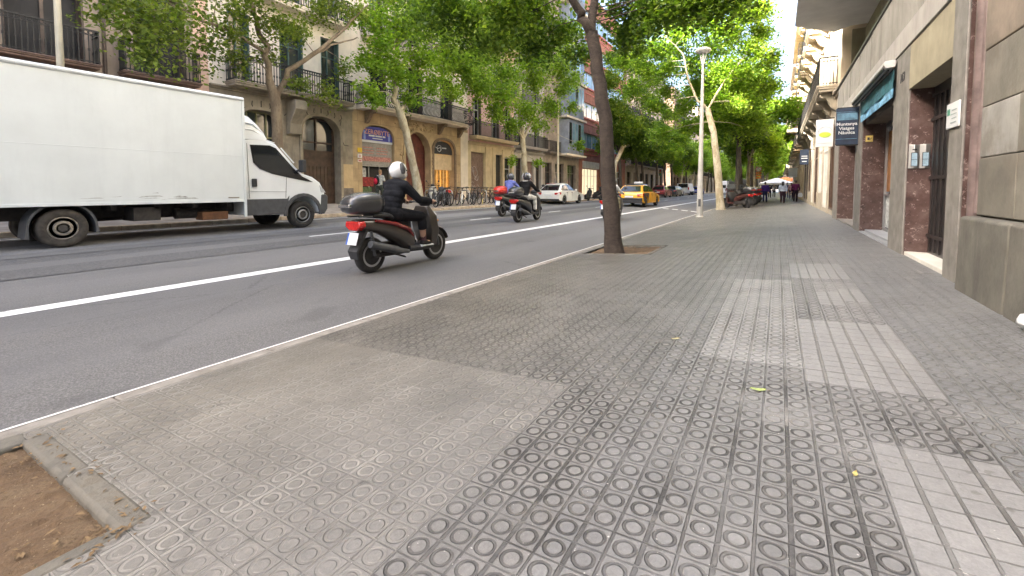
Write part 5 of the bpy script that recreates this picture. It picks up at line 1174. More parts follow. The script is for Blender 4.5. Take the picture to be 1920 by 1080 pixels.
b = MB(); b.box(-.3, .3, -.1, .12, 1.5, 1.62); b.build('roof_sign', m_lens, tx, smooth=0, bevel=.02)
xc = -11.6; car('car', 'dark grey hatchback with lit red tail lights ahead of the taxi', (xc-.9, P(1270, 369, X=xc).y+1.5, gz(xc)), 0, 4.2, 1.8, 1.5, (.05, .055, .06))
car('car', 'dark red car half hidden behind the taxi', (-12.2, 55, gz(-12.2)), 0, 4.2, 1.76, 1.45, (.22, .015, .02))
car('car', 'deep blue car farther ahead beside the lamp post', (-12.4, 84, gz(-12)), 0, 4.3, 1.8, 1.45, (.02, .035, .3))
def van(name, label, loc, col, L=5, W=1.95, H=2.3):
    t = thing(name, label, 'van', loc); mp = mat('van_paint', col, .35, var=.04, coat=.4); yb, yf = -L/2, L/2; a1 = arc(yf-.95, .34, .42, R(-10), R(190), 10); a2 = arc(yb+.95, .34, .42, R(-10), R(190), 10)
    poly = [(yb, .4), (yb+.03, H-.1), (yb+.12, H), (yf-1.6, H), (yf-1.0, 1.35), (yf-.2, 1.05), (yf, .8), (yf-.02, .35), (a1[0][0], .28)]+a1+[(a1[-1][0], .28), (a2[0][0], .28)]+a2+[(a2[-1][0], .3)]
    b = MB(); b.loft([[(x*(1-.06*max(0, z-1)/1.3), y, z) for y, z in poly] for x in (-W/2, W/2)]); b.build('body', mp, t, smooth=40, bevel=.05, seg=2)
    b = MB(); b.box(-W*.38, W*.38, yb-.006, yb+.04, 1.25, 1.85); b.build('rear_window', m_cglass, t, smooth=0, bevel=.01)
    for s in (1, -1):
        for y in (yf-.95, yb+.95): wheel(t, s*(W/2-.12), y, .34, .34, .2, .22, m_rub, m_alloy, 6, s)
        b = MB(); b.box(s*W*.40, s*W*.49, yb-.012, yb+.06, .9, 1.3); b.build('tail_light', m_red, t, smooth=0, bevel=.01)
    b = MB(); b.box(-.26, .26, yb-.02, yb+.03, .6, .71); b.build('number_plate', m_plate, t, smooth=0)
    return t
van('van', 'pale grey van far down the road left of the lamp post', (-9.3, 95, gz(-9.3)), (.55, .56, .57), 5.4, 2.0, 2.6)
van('van', 'white van far down the road behind the dark hatchback', (-13.0, 76, gz(-12)), (.72, .72, .7), 4.8, 1.9, 1.9)
car('car', 'silver car far along the far kerb', (-13.0, 68, gz(-12)), 0, 4.2, 1.75, 1.45, (.5, .51, .52))

# ---- bicycles
m_spoke = mat('spoke', (.35, .35, .34), .4, metal=.6)
def bicycle(label, loc, rz, col, tyre=(.02, .02, .02), basket=False, lean=0.):
    t = thing('bicycle', label, 'bicycle', loc, rz, 'bicycles parked on the far pavement'); t.rotation_euler = (0, lean, rz)
    mf = mat('bike_frame', col, .4, var=.1, coat=.3); mt = mat('bike_tyre', tyre, .7, var=.1); r = .33
    for y in (-.52, .52):
        b = MB(); b.torus((0, y, r), r-.02, .024, 'x', 30, 8); w_ = b.build('wheel', mt, t)
        b = MB(); b.torus((0, y, r), r-.042, .01, 'x', 30, 5); b.tube([(-.04, y, r), (.04, y, r)], .02, 8)
        for i in range(14): a = 2*math.pi*i/14; b.tube([(.02*(-1)**i, y, r), (0, y+(r-.04)*math.cos(a), r+(r-.04)*math.sin(a))], .0035, 3, cap=False)
        b.build('spokes', m_spoke, w_)
    bb, st, hd, hb = V((0, -.08, .29)), V((0, -.2, .78)), V((0, .36, .76)), V((0, .39, .62))
    b = MB()
    for p, q in ((bb, st), (st, hd), (bb, hb), (bb, V((.04, -.52, r))), (bb, V((-.04, -.52, r))), (st, V((.04, -.52, r))), (st, V((-.04, -.52, r))), (hd+V((0, 0, .03)), hb)): b.tube([p, q], .017, 6)
    for s in (.045, -.045): b.tube([hb, V((s, .44, .5)), V((s, .52, r))], .014, 6)
    b.build('frame', mf, t)
    b = MB(); b.tube([st, st+V((0, -.03, .12))], .012, 6); b.loft([[(x*w_, y, z) for x, z in ((-1, .9), (1, .9), (.6, .95), (-.6, .95))] for y, w_ in ((-.36, .08), (-.28, .075), (-.1, .02))]); b.build('saddle', m_seat, t, smooth=50)
    b = MB(); b.tube([hd, (0, .34, .9)], .013, 6); b.tube([(-.28, .24, .96), (-.2, .33, .95), (0, .35, .93), (.2, .33, .95), (.28, .24, .96)], .013, 6); b.build('handlebar', m_pblk, t)
    b = MB(); b.lathe([(.09, -.004), (.09, .004)], (.05, -.08, .29), 'x', 18); b.bar((.06, -.08, .29), (.07, .06, .2), .02); b.bar((-.06, -.08, .29), (-.07, -.22, .38), .02); b.box(.06, .15, .02, .1, .19, .21); b.build('crank', m_dgrey, t)
    if basket:
        b = MB()
        for i in range(6): b.torus((0, .58, .68+i*.045), .13+.006*i, .006, 'z', 14, 4)
        b.build('basket', m_iron, t)
    return t
bk = [(808, R(66), (.03, .04, .05), 0, 'dark bicycle nearest the truck in the bike row', 0), (817, R(50), (.02, .02, .02), 0, 'black bicycle under the white scooter mirror', 0), (825, R(60), (.05, .05, .05), 0, 'black bicycle with a wire basket second past the first hoop', 1), (833, R(72), (.08, .08, .09), 0, 'grey framed bicycle in the left half of the row', 0), (841, R(48), (.03, .03, .03), 0, 'black bicycle leaning between two dark ones left of the white tyres', 0), (851, R(56), (.10, .03, .02), 0, 'dark red bicycle just left of the white tyred one', 0), (865, R(38), (.6, .6, .58), 1, 'white bicycle with white tyres in the middle of the row', 0), (874, R(64), (.04, .05, .07), 0, 'dark bicycle just right of the white tyred one', 1), (883, R(52), (.04, .04, .04), 0, 'black bicycle midway between the white and yellow tyres', 0), (892, R(58), (.02, .03, .03), 0, 'black bicycle just left of the yellow tyred one', 0), (905, R(34), (.05, .05, .05), 2, 'dark bicycle with pale yellow tyres near the end of the row', 0), (914, R(60), (.03, .02, .03), 0, 'black bicycle just right of the yellow tyred one', 1), (922, R(64), (.12, .02, .02), 0, 'maroon bicycle behind the blue shirted rider', 0), (931, R(50), (.03, .03, .04), 0, 'dark bicycle last in the row', 0)]
for i, (px, rz_, col, ty, lab, bs) in enumerate(bk):
    x = -14.3-.3*(i % 2)-.12*(i % 3); p = P(px, 385, X=x); bicycle(lab, (x, p.y, gz(x)+.006), rz_, col, ((.02, .02, .02), (.7, .69, .64), (.6, .53, .22))[ty], bs, R((4, -5, 8)[i % 3]))
x = -15.3; scooter('parked_scooter', 'white fronted scooter parked behind the first bicycles', (x, P(822, 380, X=x).y, gz(x)), R(75), (.5, .5, .47), None, False, None, None, False, True, False)
for px, lab in ((818, 'steel bike hoop among the first bicycles'), (848, 'steel bike hoop behind the white tyred bicycle'), (880, 'steel bike hoop between dark bicycles'), (912, 'steel bike hoop near the yellow tyred bicycle')):
    x = -14.2; p = P(px, 386, X=x); t = thing('bike_rack', lab, 'bike rack', (x, p.y, gz(x)), 0, 'steel bike hoops on the far pavement'); b = MB(); b.tube([(0, 0, 0), (0, 0, .7), (-.04, 0, .78), (-.12, 0, .82), (-.6, 0, .82), (-.68, 0, .78), (-.72, 0, .7), (-.72, 0, 0)], .026, 8); b.build('hoop', m_steel, t); b = MB(); [b.lathe([(.06, 0), (.06, .012)], (x_, 0, .002), 'z', 12) for x_ in (0, -.72)]; b.build('foot_plate', m_steel, t)
# ---------------------------------------------------------------- people
m_skin = mat('skin', (.45, .27, .19), .55, var=.08, scale=12); m_skin2 = mat('skin_tan', (.36, .21, .14), .55, var=.08, scale=12)
m_hair = {'dark': mat('dark_hair', (.025, .018, .014), .6, var=.3, scale=30), 'brown': mat('brown_hair', (.11, .06, .03), .6, var=.3, scale=30), 'fair': mat('fair_hair', (.3, .18, .08), .6, var=.3, scale=30)}
_cl = {}
def cloth(col, rough=.85):
    k = tuple(col)
    if k not in _cl: _cl[k] = mat('cloth', col, rough, var=.25, scale=9, bump=.6, bscale=14, spec=.15)
    return _cl[k]
def lerp(a, b, t): return V(a).lerp(V(b), t)
def hand(b, w_, d, up, side, r=.0092, curl=.9):
    """palm, four fingers of different lengths and a thumb from the side of the palm"""
    d = V(d).normalized(); up = (V(up)-d*V(up).dot(d)).normalized(); lat = d.cross(up)*side
    p0 = V(w_); b.tube([p0, p0+d*.04, p0+d*.085], [.026, .034, .030], 8)
    for i, (o, L) in enumerate(((-.027, .062), (-.009, .074), (.009, .069), (.026, .052))):
        k = p0+d*.085+lat*o; q1 = k+(d*math.cos(curl*.4)-up*math.sin(curl*.4))*L*.45; q2 = q1+(d*math.cos(curl*1.2)-up*math.sin(curl*1.2))*L*.33; q3 = q2+(d*math.cos(curl*1.9)-up*math.sin(curl*1.9))*L*.25
        b.tube([k-d*.02, k, q1, q2, q3], [r, r*1.05, r, r*.92, r*.75], 6)
    k = p0+d*.03-lat*.03; b.tube([k+lat*.01, k-lat*.014+d*.02, k-lat*.018+d*.045-up*.012, k-lat*.012+d*.062-up*.024], [r*1.2, r*1.2, r*1.05, r*.8], 6)
def figure(t, J, skin=None, top=(.1, .1, .1), sleeve=1., legs=(.05, .05, .06), legcov=1., shoe=(.6, .6, .58), hair='dark', hairlen=0, helmet=None, bulk=1., vox=.016, facedir=(0, 1, 0), female=False, hoodie=False, curl=.5):
    skin = skin or m_skin; fd = V(facedir).normalized(); hc = V(J['head']); S = bulk
    rt = fd.cross(V((0, 0, 1))).normalized()
    b = MB()
    def limbs(b, pad, arms=1., legs_=1., arm=True, leg=True, torso=True):
        if torso:
            pv, ch, nk = V(J['pelvis']), V(J['chest']), V(J['neck'])
            for q, rx, ry in ((0, .155, .115), (.25, .145, .105), (.5, .15, .11), (.75, .165, .115), (1., .16, .11)):
                c = pv.lerp(ch, q); b.ball(c, (rx*S+pad, ry*S+pad, .12+pad), 14, 8)
            b.tube([J['shL'], ch+V((0, 0, .05)), J['shR']], [.062*S+pad, .10*S+pad, .062*S+pad], 10)
        if arm:
            for s in 'LR':
                sh, el, wr = V(J['sh'+s]), V(J['el'+s]), V(J['wr'+s])
                full = arms*2
                pts = [sh, sh.lerp(el, min(1, full)*.5), sh.lerp(el, min(1, full))]; rr = [.056*S+pad, .05*S+pad, .042*S+pad]
                if full > 1: pts += [el.lerp(wr, (full-1)*.5), el.lerp(wr, full-1)]; rr += [.041*S+pad, (.03 if arms >= .99 else .034)*S+pad]
                b.tube(pts, rr, 9); b.ball(sh, .058*S+pad, 10, 6)
                if full > 1: b.ball(el, .043*S+pad, 8, 6)
        if leg:
            for s in 'LR':
                hp, kn, an = V(J['hip'+s]), V(J['kn'+s]), V(J['an'+s]); full = legs_*2
                pts = [hp, hp.lerp(kn, .5*min(1, full)), hp.lerp(kn, min(1, full))]; rr = [.088*S+pad, .075*S+pad, .057*S+pad]
                if full > 1: pts += [kn.lerp(an, .35*(full-1)), kn.lerp(an, full-1)]; rr += [.055*S+pad, (.036+.012*(1 if pad else 0))*S+pad]
                b.tube(pts, rr, 10); b.ball(hp, .095*S+pad, 10, 6)
                if full > 1: b.ball(kn, .058*S+pad, 8, 6)
    limbs(b, 0)
    b.tube([V(J['chest'])+V((0, 0, .08)), J['neck'], hc-V((0, 0, .05))], [.07, .056, .055], 10)
    b.ball(hc+V((0, 0, .025)), (.076, .076, .098), 16, 10); b.ball(hc+fd*.022-V((0, 0, .035)), (.062, .066, .075), 14, 8)
    b.ball(hc+fd*.092-V((0, 0, .012)), (.014, .018, .024), 8, 6); b.ball(hc+fd*.08-V((0, 0, .055)), (.026, .012, .012), 8, 6); b.ball(hc+fd*.075-V((0, 0, .095)), (.03, .025, .022), 8, 6)
    for s in (1, -1): b.ball(hc+rt*s*.078-fd*.005-V((0, 0, .01)), (.014, .022, .034), 8, 6)
    for s in 'LR': b.ball(V(J['an'+s])+fd*.06-V((0, 0, .05)), (.042, .12, .035), 10, 6)
    r = remeshed(b, vox, 4)
    for s, sd_ in (('L', -1), ('R', 1)):
        el, wr = V(J['el'+s]), V(J['wr'+s]); hand(r, wr, J.get('hd'+s, wr-el), J.get('hu'+s, (0, 1, 0)), sd_, curl=curl)
    body = r.build('body', skin, t, smooth=60)
    e = MB()
    for s in (1, -1): e.ball(hc+fd*.078+rt*s*.03+V((0, 0, .012)), (.013, .012, .009), 8, 6)
    e.build('eyes', m_ink, t)
    b = MB(); limbs(b, .014, sleeve, leg=False); b.tube([V(J['chest'])+V((0, 0, .08)), V(J['neck'])-V((0, 0, .0))], [.08, .062], 10)
    if hoodie: b.ball(V(J['neck'])-fd*.06-V((0, 0, .03)), (.12, .09, .07), 12, 8)
    remeshed(b, vox, 3).build('top', cloth(top), t, smooth=60)
    b = MB(); limbs(b, .016, legs_=legcov, arm=False, torso=False)
    pv = V(J['pelvis']); b.ball(pv-V((0, 0, .02)), (.165*S, .13*S, .13), 14, 8); remeshed(b, vox, 3).build('trousers' if legcov > .6 else 'shorts', cloth(legs), t, smooth=60)
    for s in 'LR':
        an = V(J['an'+s]); f_ = V(J.get('ft'+s, fd)).normalized(); b = MB(); b.ball(an+f_*.055-V((0, 0, .055)), (.047, .047, .04), 10, 6); b.tube([an-f_*.05-V((0, 0, .055)), an+f_*.05-V((0, 0, .06)), an+f_*.17-V((0, 0, .07))], [.045, .05, .034], 10); b.tube([an+V((0, 0, .03)), an-V((0, 0, .05))], [.048, .05], 10)
        remeshed(b, .014, 2).build('shoe', cloth(shoe, .6), t, smooth=60)
    if helmet:
        b = MB(); h = hc+V((0, 0, .02))-fd*.008; b.ball(h, (.135, .155, .15), 20, 14); b.v = [(x, y, max(z, h.z-.128)) for x, y, z in b.v]; b.ball(h+fd*.045-V((0, 0, .06)), (.112, .125, .085), 16, 10); he = b.build('helmet', mat('helmet_shell', helmet[0], .22, var=.05, coat=.8), t, smooth=60)
        b = MB(); b.ball(h+fd*.012+V((0, 0, .0)), (.133, .158, .062), 20, 10); b.v = [p for p in b.v]; b.build('visor', mat('helmet_visor', helmet[1], .1, coat=.8), he, smooth=60)
        if len(helmet) > 2:
            b = MB()
            for s in (1, -1): b.tube([h+rt*s*.13+V((0, 0, -.05))-fd*.02, h+rt*s*.137-fd*.03+V((0, 0, .02)), h+rt*s*.1+V((0, 0, .11))-fd*.03], [.03, .05, .03], 8)
            b.build('stripe', mat('helmet_stripe', helmet[2], .3), he, smooth=60)
    else:
        b = MB(); b.ball(hc+V((0, 0, .045))-fd*.018, (.087, .088, .092), 16, 10); b.ball(hc-fd*.045, (.074, .055, .09), 12, 8)
        if hairlen: b.tube([hc-fd*.05+V((0, 0, .03)), hc-fd*.09-V((0, 0, .1)), hc-fd*.085-V((0, 0, .1+hairlen))], [.075, .08, .05], 10)
        r = random.Random(int(abs(hc.x*100)))
        remeshed(b, .014, 2).build('hair', m_hair[hair], t, smooth=60)
    return t
def ride_pose(dx=0, lean=0., foot=.36, hip=(-.26, .93), sc=1.):
    J = {'pelvis': (0, hip[0], hip[1]), 'chest': (0, hip[0]+.10+lean, hip[1]+.36), 'neck': (0, hip[0]+.13+lean, hip[1]+.49), 'head': (0, hip[0]+.18+lean, hip[1]+.64)}
    for s, k in (('L', -1), ('R', 1)):
        J['sh'+s] = (k*.19, hip[0]+.12+lean, hip[1]+.42); J['el'+s] = (k*.30, hip[0]+.34+lean*.8, hip[1]+.19); J['wr'+s] = (k*.31, .335, 1.07); J['hd'+s] = (k*.12, .95, -.12); J['hu'+s] = (0, .2, 1)
        J['hip'+s] = (k*.09, hip[0]+.03, hip[1]-.04); J['kn'+s] = (k*.19, .24, hip[1]-.1); J['an'+s] = (k*.17, .30, .42)
    return J
def person(label, loc, rz=0, group=None): return thing('person', label, 'person', loc, rz, group)
p = person('person in black with white and black helmet and dark shorts riding the nearest scooter', (XS, 5.15, gz(XS)), R(1))
figure(p, ride_pose(hip=(-.27, .91)), m_skin2, (.012, .013, .016), 1., (.012, .012, .014), .78, (.02, .02, .02), helmet=((.72, .72, .7), (.02, .02, .022), (.06, .06, .06)), bulk=1.2, vox=.012, curl=1.3, hoodie=True)
for s in (1, -1):
    b = MB(); b.tube([(s*.17, .24, .325), (s*.17, .52, .305)], [.055, .045], 10); b.v = [(x, y, .312+(z-.31)*.35) for x, y, z in b.v]; b.build('shoe_sole', cloth((.6, .6, .57), .6), p, smooth=50)
for s in (1, -1): MB().tube([(s*.17, .297, .50), (s*.17, .30, .40)], [.052, .05], 10).build('sock', cloth((.06, .03, .035)), p, smooth=50)
p = person('person in black hooded top and white trousers riding a scooter behind the leader', (X2, Y2, gz(X2)), R(2)); figure(p, ride_pose(hip=(-.2, .93)), None, (.012, .012, .013), 1., (.62, .60, .55), 1., (.03, .03, .03), helmet=((.03, .03, .035), (.02, .02, .02), (.5, .5, .52)), bulk=1.1, hoodie=True, curl=1.3)
b = MB(); b.torus((0, -.14, 1.43), .085, .022, 'z', 16, 6); b.build('hood_lining', cloth((.5, .48, .46)), p)
p = person('person in a blue shirt and dark helmet riding beside the white trousered rider', (X3, Y3, gz(X3)), 0); figure(p, ride_pose(hip=(-.2, .95)), None, (.13, .16, .42), 1., (.03, .035, .06), 1., (.03, .03, .03), helmet=((.04, .045, .05), (.02, .02, .02), (.12, .14, .15)), bulk=1.08, curl=1.3)
p = person('rider in khaki trousers and white top mostly hidden by the leaning tree trunk', (X4, Y4, gz(X4)), 0); figure(p, ride_pose(hip=(-.2, .92)), None, (.6, .6, .58), 1., (.32, .29, .19), 1., (.5, .5, .48), helmet=((.03, .03, .03), (.02, .02, .02), (.7, .7, .7)), curl=1.3)
p = person('tiny rider in dark clothes on the far red scooter', (-4.9, 56, gz(-4.9)), 0); figure(p, ride_pose(), None, (.1, .04, .05), 1., (.05, .05, .06), 1., (.03, .03, .03), helmet=((.3, .05, .05), (.02, .02, .02)), vox=.03, curl=1.3)

def walk_pose(h=1.72, stride=.22, lean=0., arms=((-.05, .12), (.05, -.1)), sw=.19):
    k = h/1.72; J = {'pelvis': (0, 0, .95), 'chest': (0, .03+lean, 1.27), 'neck': (0, .04+lean, 1.45), 'head': (0, .07+lean, 1.59)}
    for s, q, (e, w_) in (('L', -1, arms[0]), ('R', 1, arms[1])):
        J['sh'+s] = (q*sw, .03+lean, 1.38); J['el'+s] = (q*(sw+.07), e+lean, 1.12); J['wr'+s] = (q*(sw+.06), w_+lean, .88)
        st = stride*(1 if s == 'R' else -1); J['hip'+s] = (q*.09, 0, .9); J['kn'+s] = (q*.1, st*.55+.05, .5); J['an'+s] = (q*.1, st, .10+(.05 if st < 0 else 0))
    return {a: tuple(c*k for c in v) for a, v in J.items()}
def ped(label, px, py, h, side='R', rz=0, scale_to=None, **kw):
    """stand a person where the photo shows the feet on the right-hand pavement"""
    d = ray(px, py); t_ = -CAMH/(d.z-.068*d.x) if side == 'R' else None
    q = V((0, 0, CAMH))+d*t_; p = person(label, (q.x, q.y, gz(q.x)), rz); figure(p, walk_pose(h, **kw.pop('pose', {})), **kw); return p, q
ped('person in a purple shirt and navy trousers walking away by the parked scooters', 1434, 379.5, 1.78, top=(.065, .03, .22), sleeve=1., legs=(.025, .03, .09), shoe=(.02, .02, .02), hair='dark', bulk=1.15, vox=.02)
ped('person with long dark hair, pale blue top and dark trousers walking away', 1467, 381, 1.64, top=(.52, .58, .72), sleeve=.9, legs=(.05, .03, .04), shoe=(.05, .03, .03), hair='dark', hairlen=.18, bulk=1.1, vox=.02, pose=dict(stride=.12))
pp, q_ = ped('person in plum and black clothes carrying a white bag beside the shop fronts', 1491, 378.5, 1.68, top=(.11, .02, .07), sleeve=1., legs=(.02, .012, .02), shoe=(.04, .02, .02), hair='dark', bulk=1.05, vox=.02, pose=dict(stride=.18, arms=((-.05, .1), (.1, .2))))
t = thing('shopping_bag', 'white plastic bag held by the person in plum', 'bag', (q_.x+.32, q_.y+.1, gz(q_.x)+.38)); b = MB(); b.loft([[(-.13, -.05, 0), (.13, -.05, 0), (.13, .05, 0), (-.13, .05, 0)], [(-.16, -.08, .15), (.16, -.07, .15), (.16, .08, .15), (-.16, .08, .15)], [(-.11, -.03, .34), (.11, -.03, .34), (.11, .03, .34), (-.11, .03, .34)]]); b.build('bag', m_wht, t, smooth=50, bevel=.02)
b = MB(); b.tube([(-.07, 0, .33), (-.05, 0, .45), (-.05, 0, .5), (-.03, 0, .45), (0.05, 0, .33)], .008, 5); b.build('handle', m_wht, t)
ped('person in a pink and dark outfit walking just ahead of the one in plum', 1483, 374, 1.62, top=(.5, .3, .3), sleeve=.7, legs=(.04, .03, .05), shoe=(.1, .1, .1), hair='brown', hairlen=.15, vox=.025)
ped('person in pale grey top and dark trousers farther along the pavement', 1451, 370, 1.7, top=(.55, .52, .56), sleeve=.6, legs=(.03, .03, .05), shoe=(.1, .1, .1), hair='fair', hairlen=.1, vox=.025)
ped('person in dark blue partly hidden beyond the pale blue top', 1475, 371.5, 1.75, top=(.05, .07, .16), sleeve=.6, legs=(.03, .04, .1), shoe=(.1, .1, .1), hair='dark', vox=.025)
ped('person in black seen past the purple shirt', 1443, 371, 1.7, top=(.03, .03, .05), sleeve=1., legs=(.02, .02, .03), shoe=(.1, .1, .1), hair='dark', vox=.025)
# man with the backpack on the far pavement
q_ = P(712, 372, X=-16.9); pz_ = gz(-16.9)+.004
p = person('person in grey shirt walking past the computer shop with a red backpack', (-16.9, q_.y, pz_), R(4)); figure(p, walk_pose(1.76, arms=((.0, .15), (.1, .28))), None, (.42, .43, .4), .42, (.05, .06, .05), 1., (.1, .1, .1), hair='fair', vox=.018, bulk=1.05)
t = thing('backpack', 'red backpack with black sides worn by the person in grey', 'backpack', (-16.9, q_.y-.17, pz_+1.13), R(4)); b = MB(); b.ball((0, -.02, .1), (.15, .1, .24), 14, 10); b.build('bag', cloth((.02, .02, .022)), t); b = MB(); b.ball((0, -.07, .06), (.12, .08, .17), 12, 8); b.build('pocket', cloth((.45, .02, .05)), t)
b = MB(); [b.tube([(s*.1, .02, .3), (s*.13, .2, .32), (s*.14, .28, .18), (s*.13, .22, .02), (s*.1, .04, -.08)], .018, 6) for s in (1, -1)]; b.build('strap', cloth((.02, .02, .022)), t)
# ---------------------------------------------------------------- street furniture
m_lamp = mat('lamp_grey_paint', (.45, .44, .40), .5, var=.1, scale=3, streak=.2); m_cream = mat('cream_paint', (.58, .52, .38), .5, var=.08)
def lamp(label, x, y, zt, m, r0=.13, r1=.055, base=.0):
    t = thing('street_lamp', label, 'street lamp', (x, y, gz(x))); h = zt-gz(x)
    b = MB(); b.lathe([(r0*1.25, 0), (r0*1.25, .03), (r0*1.02, .06), (r0, .9), (r0*.75, h*.4), (r1, h-.7), (r1*.9, h-.1)], (0, 0, 0), 'z', 18); b.build('pole', m, t)
    b = MB(); [b.tube([(0, 0, h-.75), (s*.1, 0, h-.3), (s*.16, 0, h-.02)], [.03, .026, .024], 8) for s in (1, -1)]; b.build('arm', m, t)
    b = MB(); b.lathe([(.05, h-.1), (.30, h-.06), (.34, h), (.33, h+.06), (.22, h+.12), (.001, h+.13)], (0, 0, 0), 'z', 24); hd = b.build('lamp_head', m, t); b = MB(); b.lathe([(.001, h-.115), (.2, h-.105), (.27, h-.07), (.001, h-.06)], (0, 0, 0), 'z', 20); b.build('lens', m_lens, hd)
    b = MB(); b.box(-.05, .05, -r0-.006, -r0+.01, .5, .85); b.build('hatch', m_dgrey, t, smooth=0)
    return t
lamp('tall grey lamp post with a flat round head at the kerb beyond the leaning tree', -3.1, 21.85, 7.45, m_lamp)
lamp('cream lamp post rising behind the white hatchback', -14.6, 30.6, 8.6, m_cream, .1)
q = P(110, 100, X=-15.0); lamp('cream lamp post rising behind the box truck', -15.0, q.y+.02, 9.0, m_cream, .1)
# signs at the crossing
t = thing('traffic_light', 'black traffic light on its pole at the far crossing', 'traffic light', (-9.4+0, 74, gz(-9.3))) if False else thing('traffic_light', 'black traffic light at the far crossing ahead of the taxi', 'traffic light', (-13.95, 62, .22))
b = MB(); b.tube([(0, 0, 0), (0, 0, 3.4)], .05, 8); b.build('pole', m_iron, t); b = MB(); b.box(-.16, .16, -.12, .12, 2.7, 3.6); hd = b.build('signal_head', m_pblk, t, smooth=0, bevel=.03)
for i, c in enumerate(((.25, .02, .02), (.25, .15, .02), (.02, .2, .08))): b = MB(); b.lathe([(.09, -.13), (.1, -.125), (.001, -.135)], (0, 0, 3.4-i*.26), 'y', 14); b.build('lens', mat('signal_lens', c, .2), hd)
t = thing('traffic_sign', 'round red ringed traffic sign on a post behind the parked scooters', 'sign', (-2.1, 62, gz(-2.1)))
b = MB(); b.tube([(0, 0, 0), (0, 0, 4.0)], .035, 8); b.build('post', m_lamp, t)
b = MB(); b.lathe([(.34, 0), (.34, .02), (.001, .02)], (0, -.06, 3.7), 'y', 22); pl = b.build('disc', m_wht, t, smooth=0)
b = MB(); b.torus((0, -.068, 3.7), .29, .04, 'y', 22, 4); b.bar((-.2, -.07, 3.9), (.2, -.07, 3.5), .05); b.build('ring', mat('sign_red', (.5, .03, .02), .45), pl)
b = MB(); [b.box(-.3, .3, -.07, -.05, 2.5+i*.3, 2.72+i*.3) for i in range(3)]; b.build('warning_panel', mat('orange_panel', (.6, .16, .03), .5, var=.2, scale=20), t, smooth=0)
t = thing('market_parasol', 'white canopy stall over the pavement at the far crossing', 'canopy', (-.2, 78, gz(-.2)))
b = MB(); b.loft([[(-2.3, -1.6, 1.75), (2.3, -1.6, 1.75), (2.3, 1.6, 1.75), (-2.3, 1.6, 1.75)], [(-2.3, -1.6, 2.0), (2.3, -1.6, 2.0), (2.3, 1.6, 2.0), (-2.3, 1.6, 2.0)], [(-.2, -.2, 2.75), (.2, -.2, 2.75), (.2, .2, 2.75), (-.2, .2, 2.75)]]); b.build('canopy', cloth((.75, .76, .78)), t, smooth=0); b = MB(); [b.tube([(x, y, 0), (x, y, 1.8)], .03, 6) for x in (-2.2, 2.2) for y in (-1.5, 1.5)]; b.build('pole', m_alu, t)
t = thing('parasol', 'orange parasol beyond the white canopy', 'parasol', (1.0, 84, gz(1.))); b = MB(); b.lathe([(1.5, 2.3), (1.2, 2.6), (.001, 3.0)], (0, 0, 0), 'z', 12); b.build('canopy', cloth((.62, .16, .06)), t, smooth=0); b = MB(); b.tube([(0, 0, 0), (0, 0, 2.9)], .03, 6); b.build('pole', m_alu, t)
# white thing against the plinth
t = thing('plastic_bag', 'crumpled white plastic bag against the stone plinth', 'bag', (1.52, 4.48, gz(1.52))); b = MB(); b.ball((0, 0, .07), (.04, .09, .05), 14, 8); r = random.Random(2); b.v = [(x+r.uniform(-.008, .008), y+r.uniform(-.01, .01), max(.004, z+r.uniform(-.012, .012))) for x, y, z in b.v]; b.build('bag', m_wht, t, smooth=40)

# ---------------------------------------------------------------- trees
def bark(name, c0, c1, scale=4):
    k = NT(name); co = k.coord('Object', (1, 1, .45)); n = k.noise(co, scale, 6, .7); f = k.noise(k.coord('Object', (1, 1, .3)), 26, 5, .7)
    c = k.mix(k.step(n, .42, .58), c0, c1); c = k.mix(k.math('MULTIPLY', k.step(f, .5, .7), .55), c, tuple(x*.35 for x in c0)); k.base(c); k.b.inputs['Roughness'].default_value = .9
    k.bump(k.math('ADD', f, n), .8, .03); return k.mat
m_bark = bark('brown_bark', (.085, .058, .04), (.14, .10, .072)); m_barkp = bark('plane_bark', (.33, .28, .18), (.46, .415, .3), 3); m_barkd = bark('dark_bark', (.06, .05, .04), (.10, .085, .07)); m_barko = bark('olive_bark', (.16, .12, .08), (.23, .18, .12), 4)
def ringed(name):
    k = NT(name); co = k.coord('Object', (1, 1, 1)); z = k.noise(k.coord('Object', (1.6, 1.6, 5)), 3.6, 6, .72); n = k.noise(co, 5, 6, .7); f = k.noise(co, 40, 5, .75)
    c = k.ramp(n, [(.3, (.028, .021, .016)), (.7, (.072, .053, .04))]); c = k.mix(k.math('MULTIPLY', k.step(z, .52, .66), .7), c, (.022, .016, .012)); c = k.mix(k.math('MULTIPLY', k.step(f, .55, .75), .5), c, (.115, .095, .075))
    k.base(c); k.b.inputs['Roughness'].default_value = .9; k.bump(k.math('SUBTRACT', k.math('MULTIPLY', f, .4), z), .9, .03); return k.mat
m_barkr = ringed('ringed_bark')
def leaf_mat(name, lo, mid, hi, trans=.35):
    k = NT(name); at = k.new('ShaderNodeAttribute', attribute_name='tone'); c = k.ramp(at.outputs['Fac'], [(.0, lo), (.5, mid), (1., hi)])
    k.base(c); k.b.inputs['Roughness'].default_value = .5; k.b.inputs['Specular IOR Level'].default_value = .35
    tr = k.new('ShaderNodeBsdfTranslucent'); k.link(k.mix(1., c, (1.45, 1.65, .5), 'MULTIPLY'), tr.inputs[0]); mx = k.new('ShaderNodeMixShader'); mx.inputs[0].default_value = trans
    k.link(k.b.outputs[0], mx.inputs[1]); k.link(tr.outputs[0], mx.inputs[2]); k.link(mx.outputs[0], k.out.inputs[0]); return k.mat
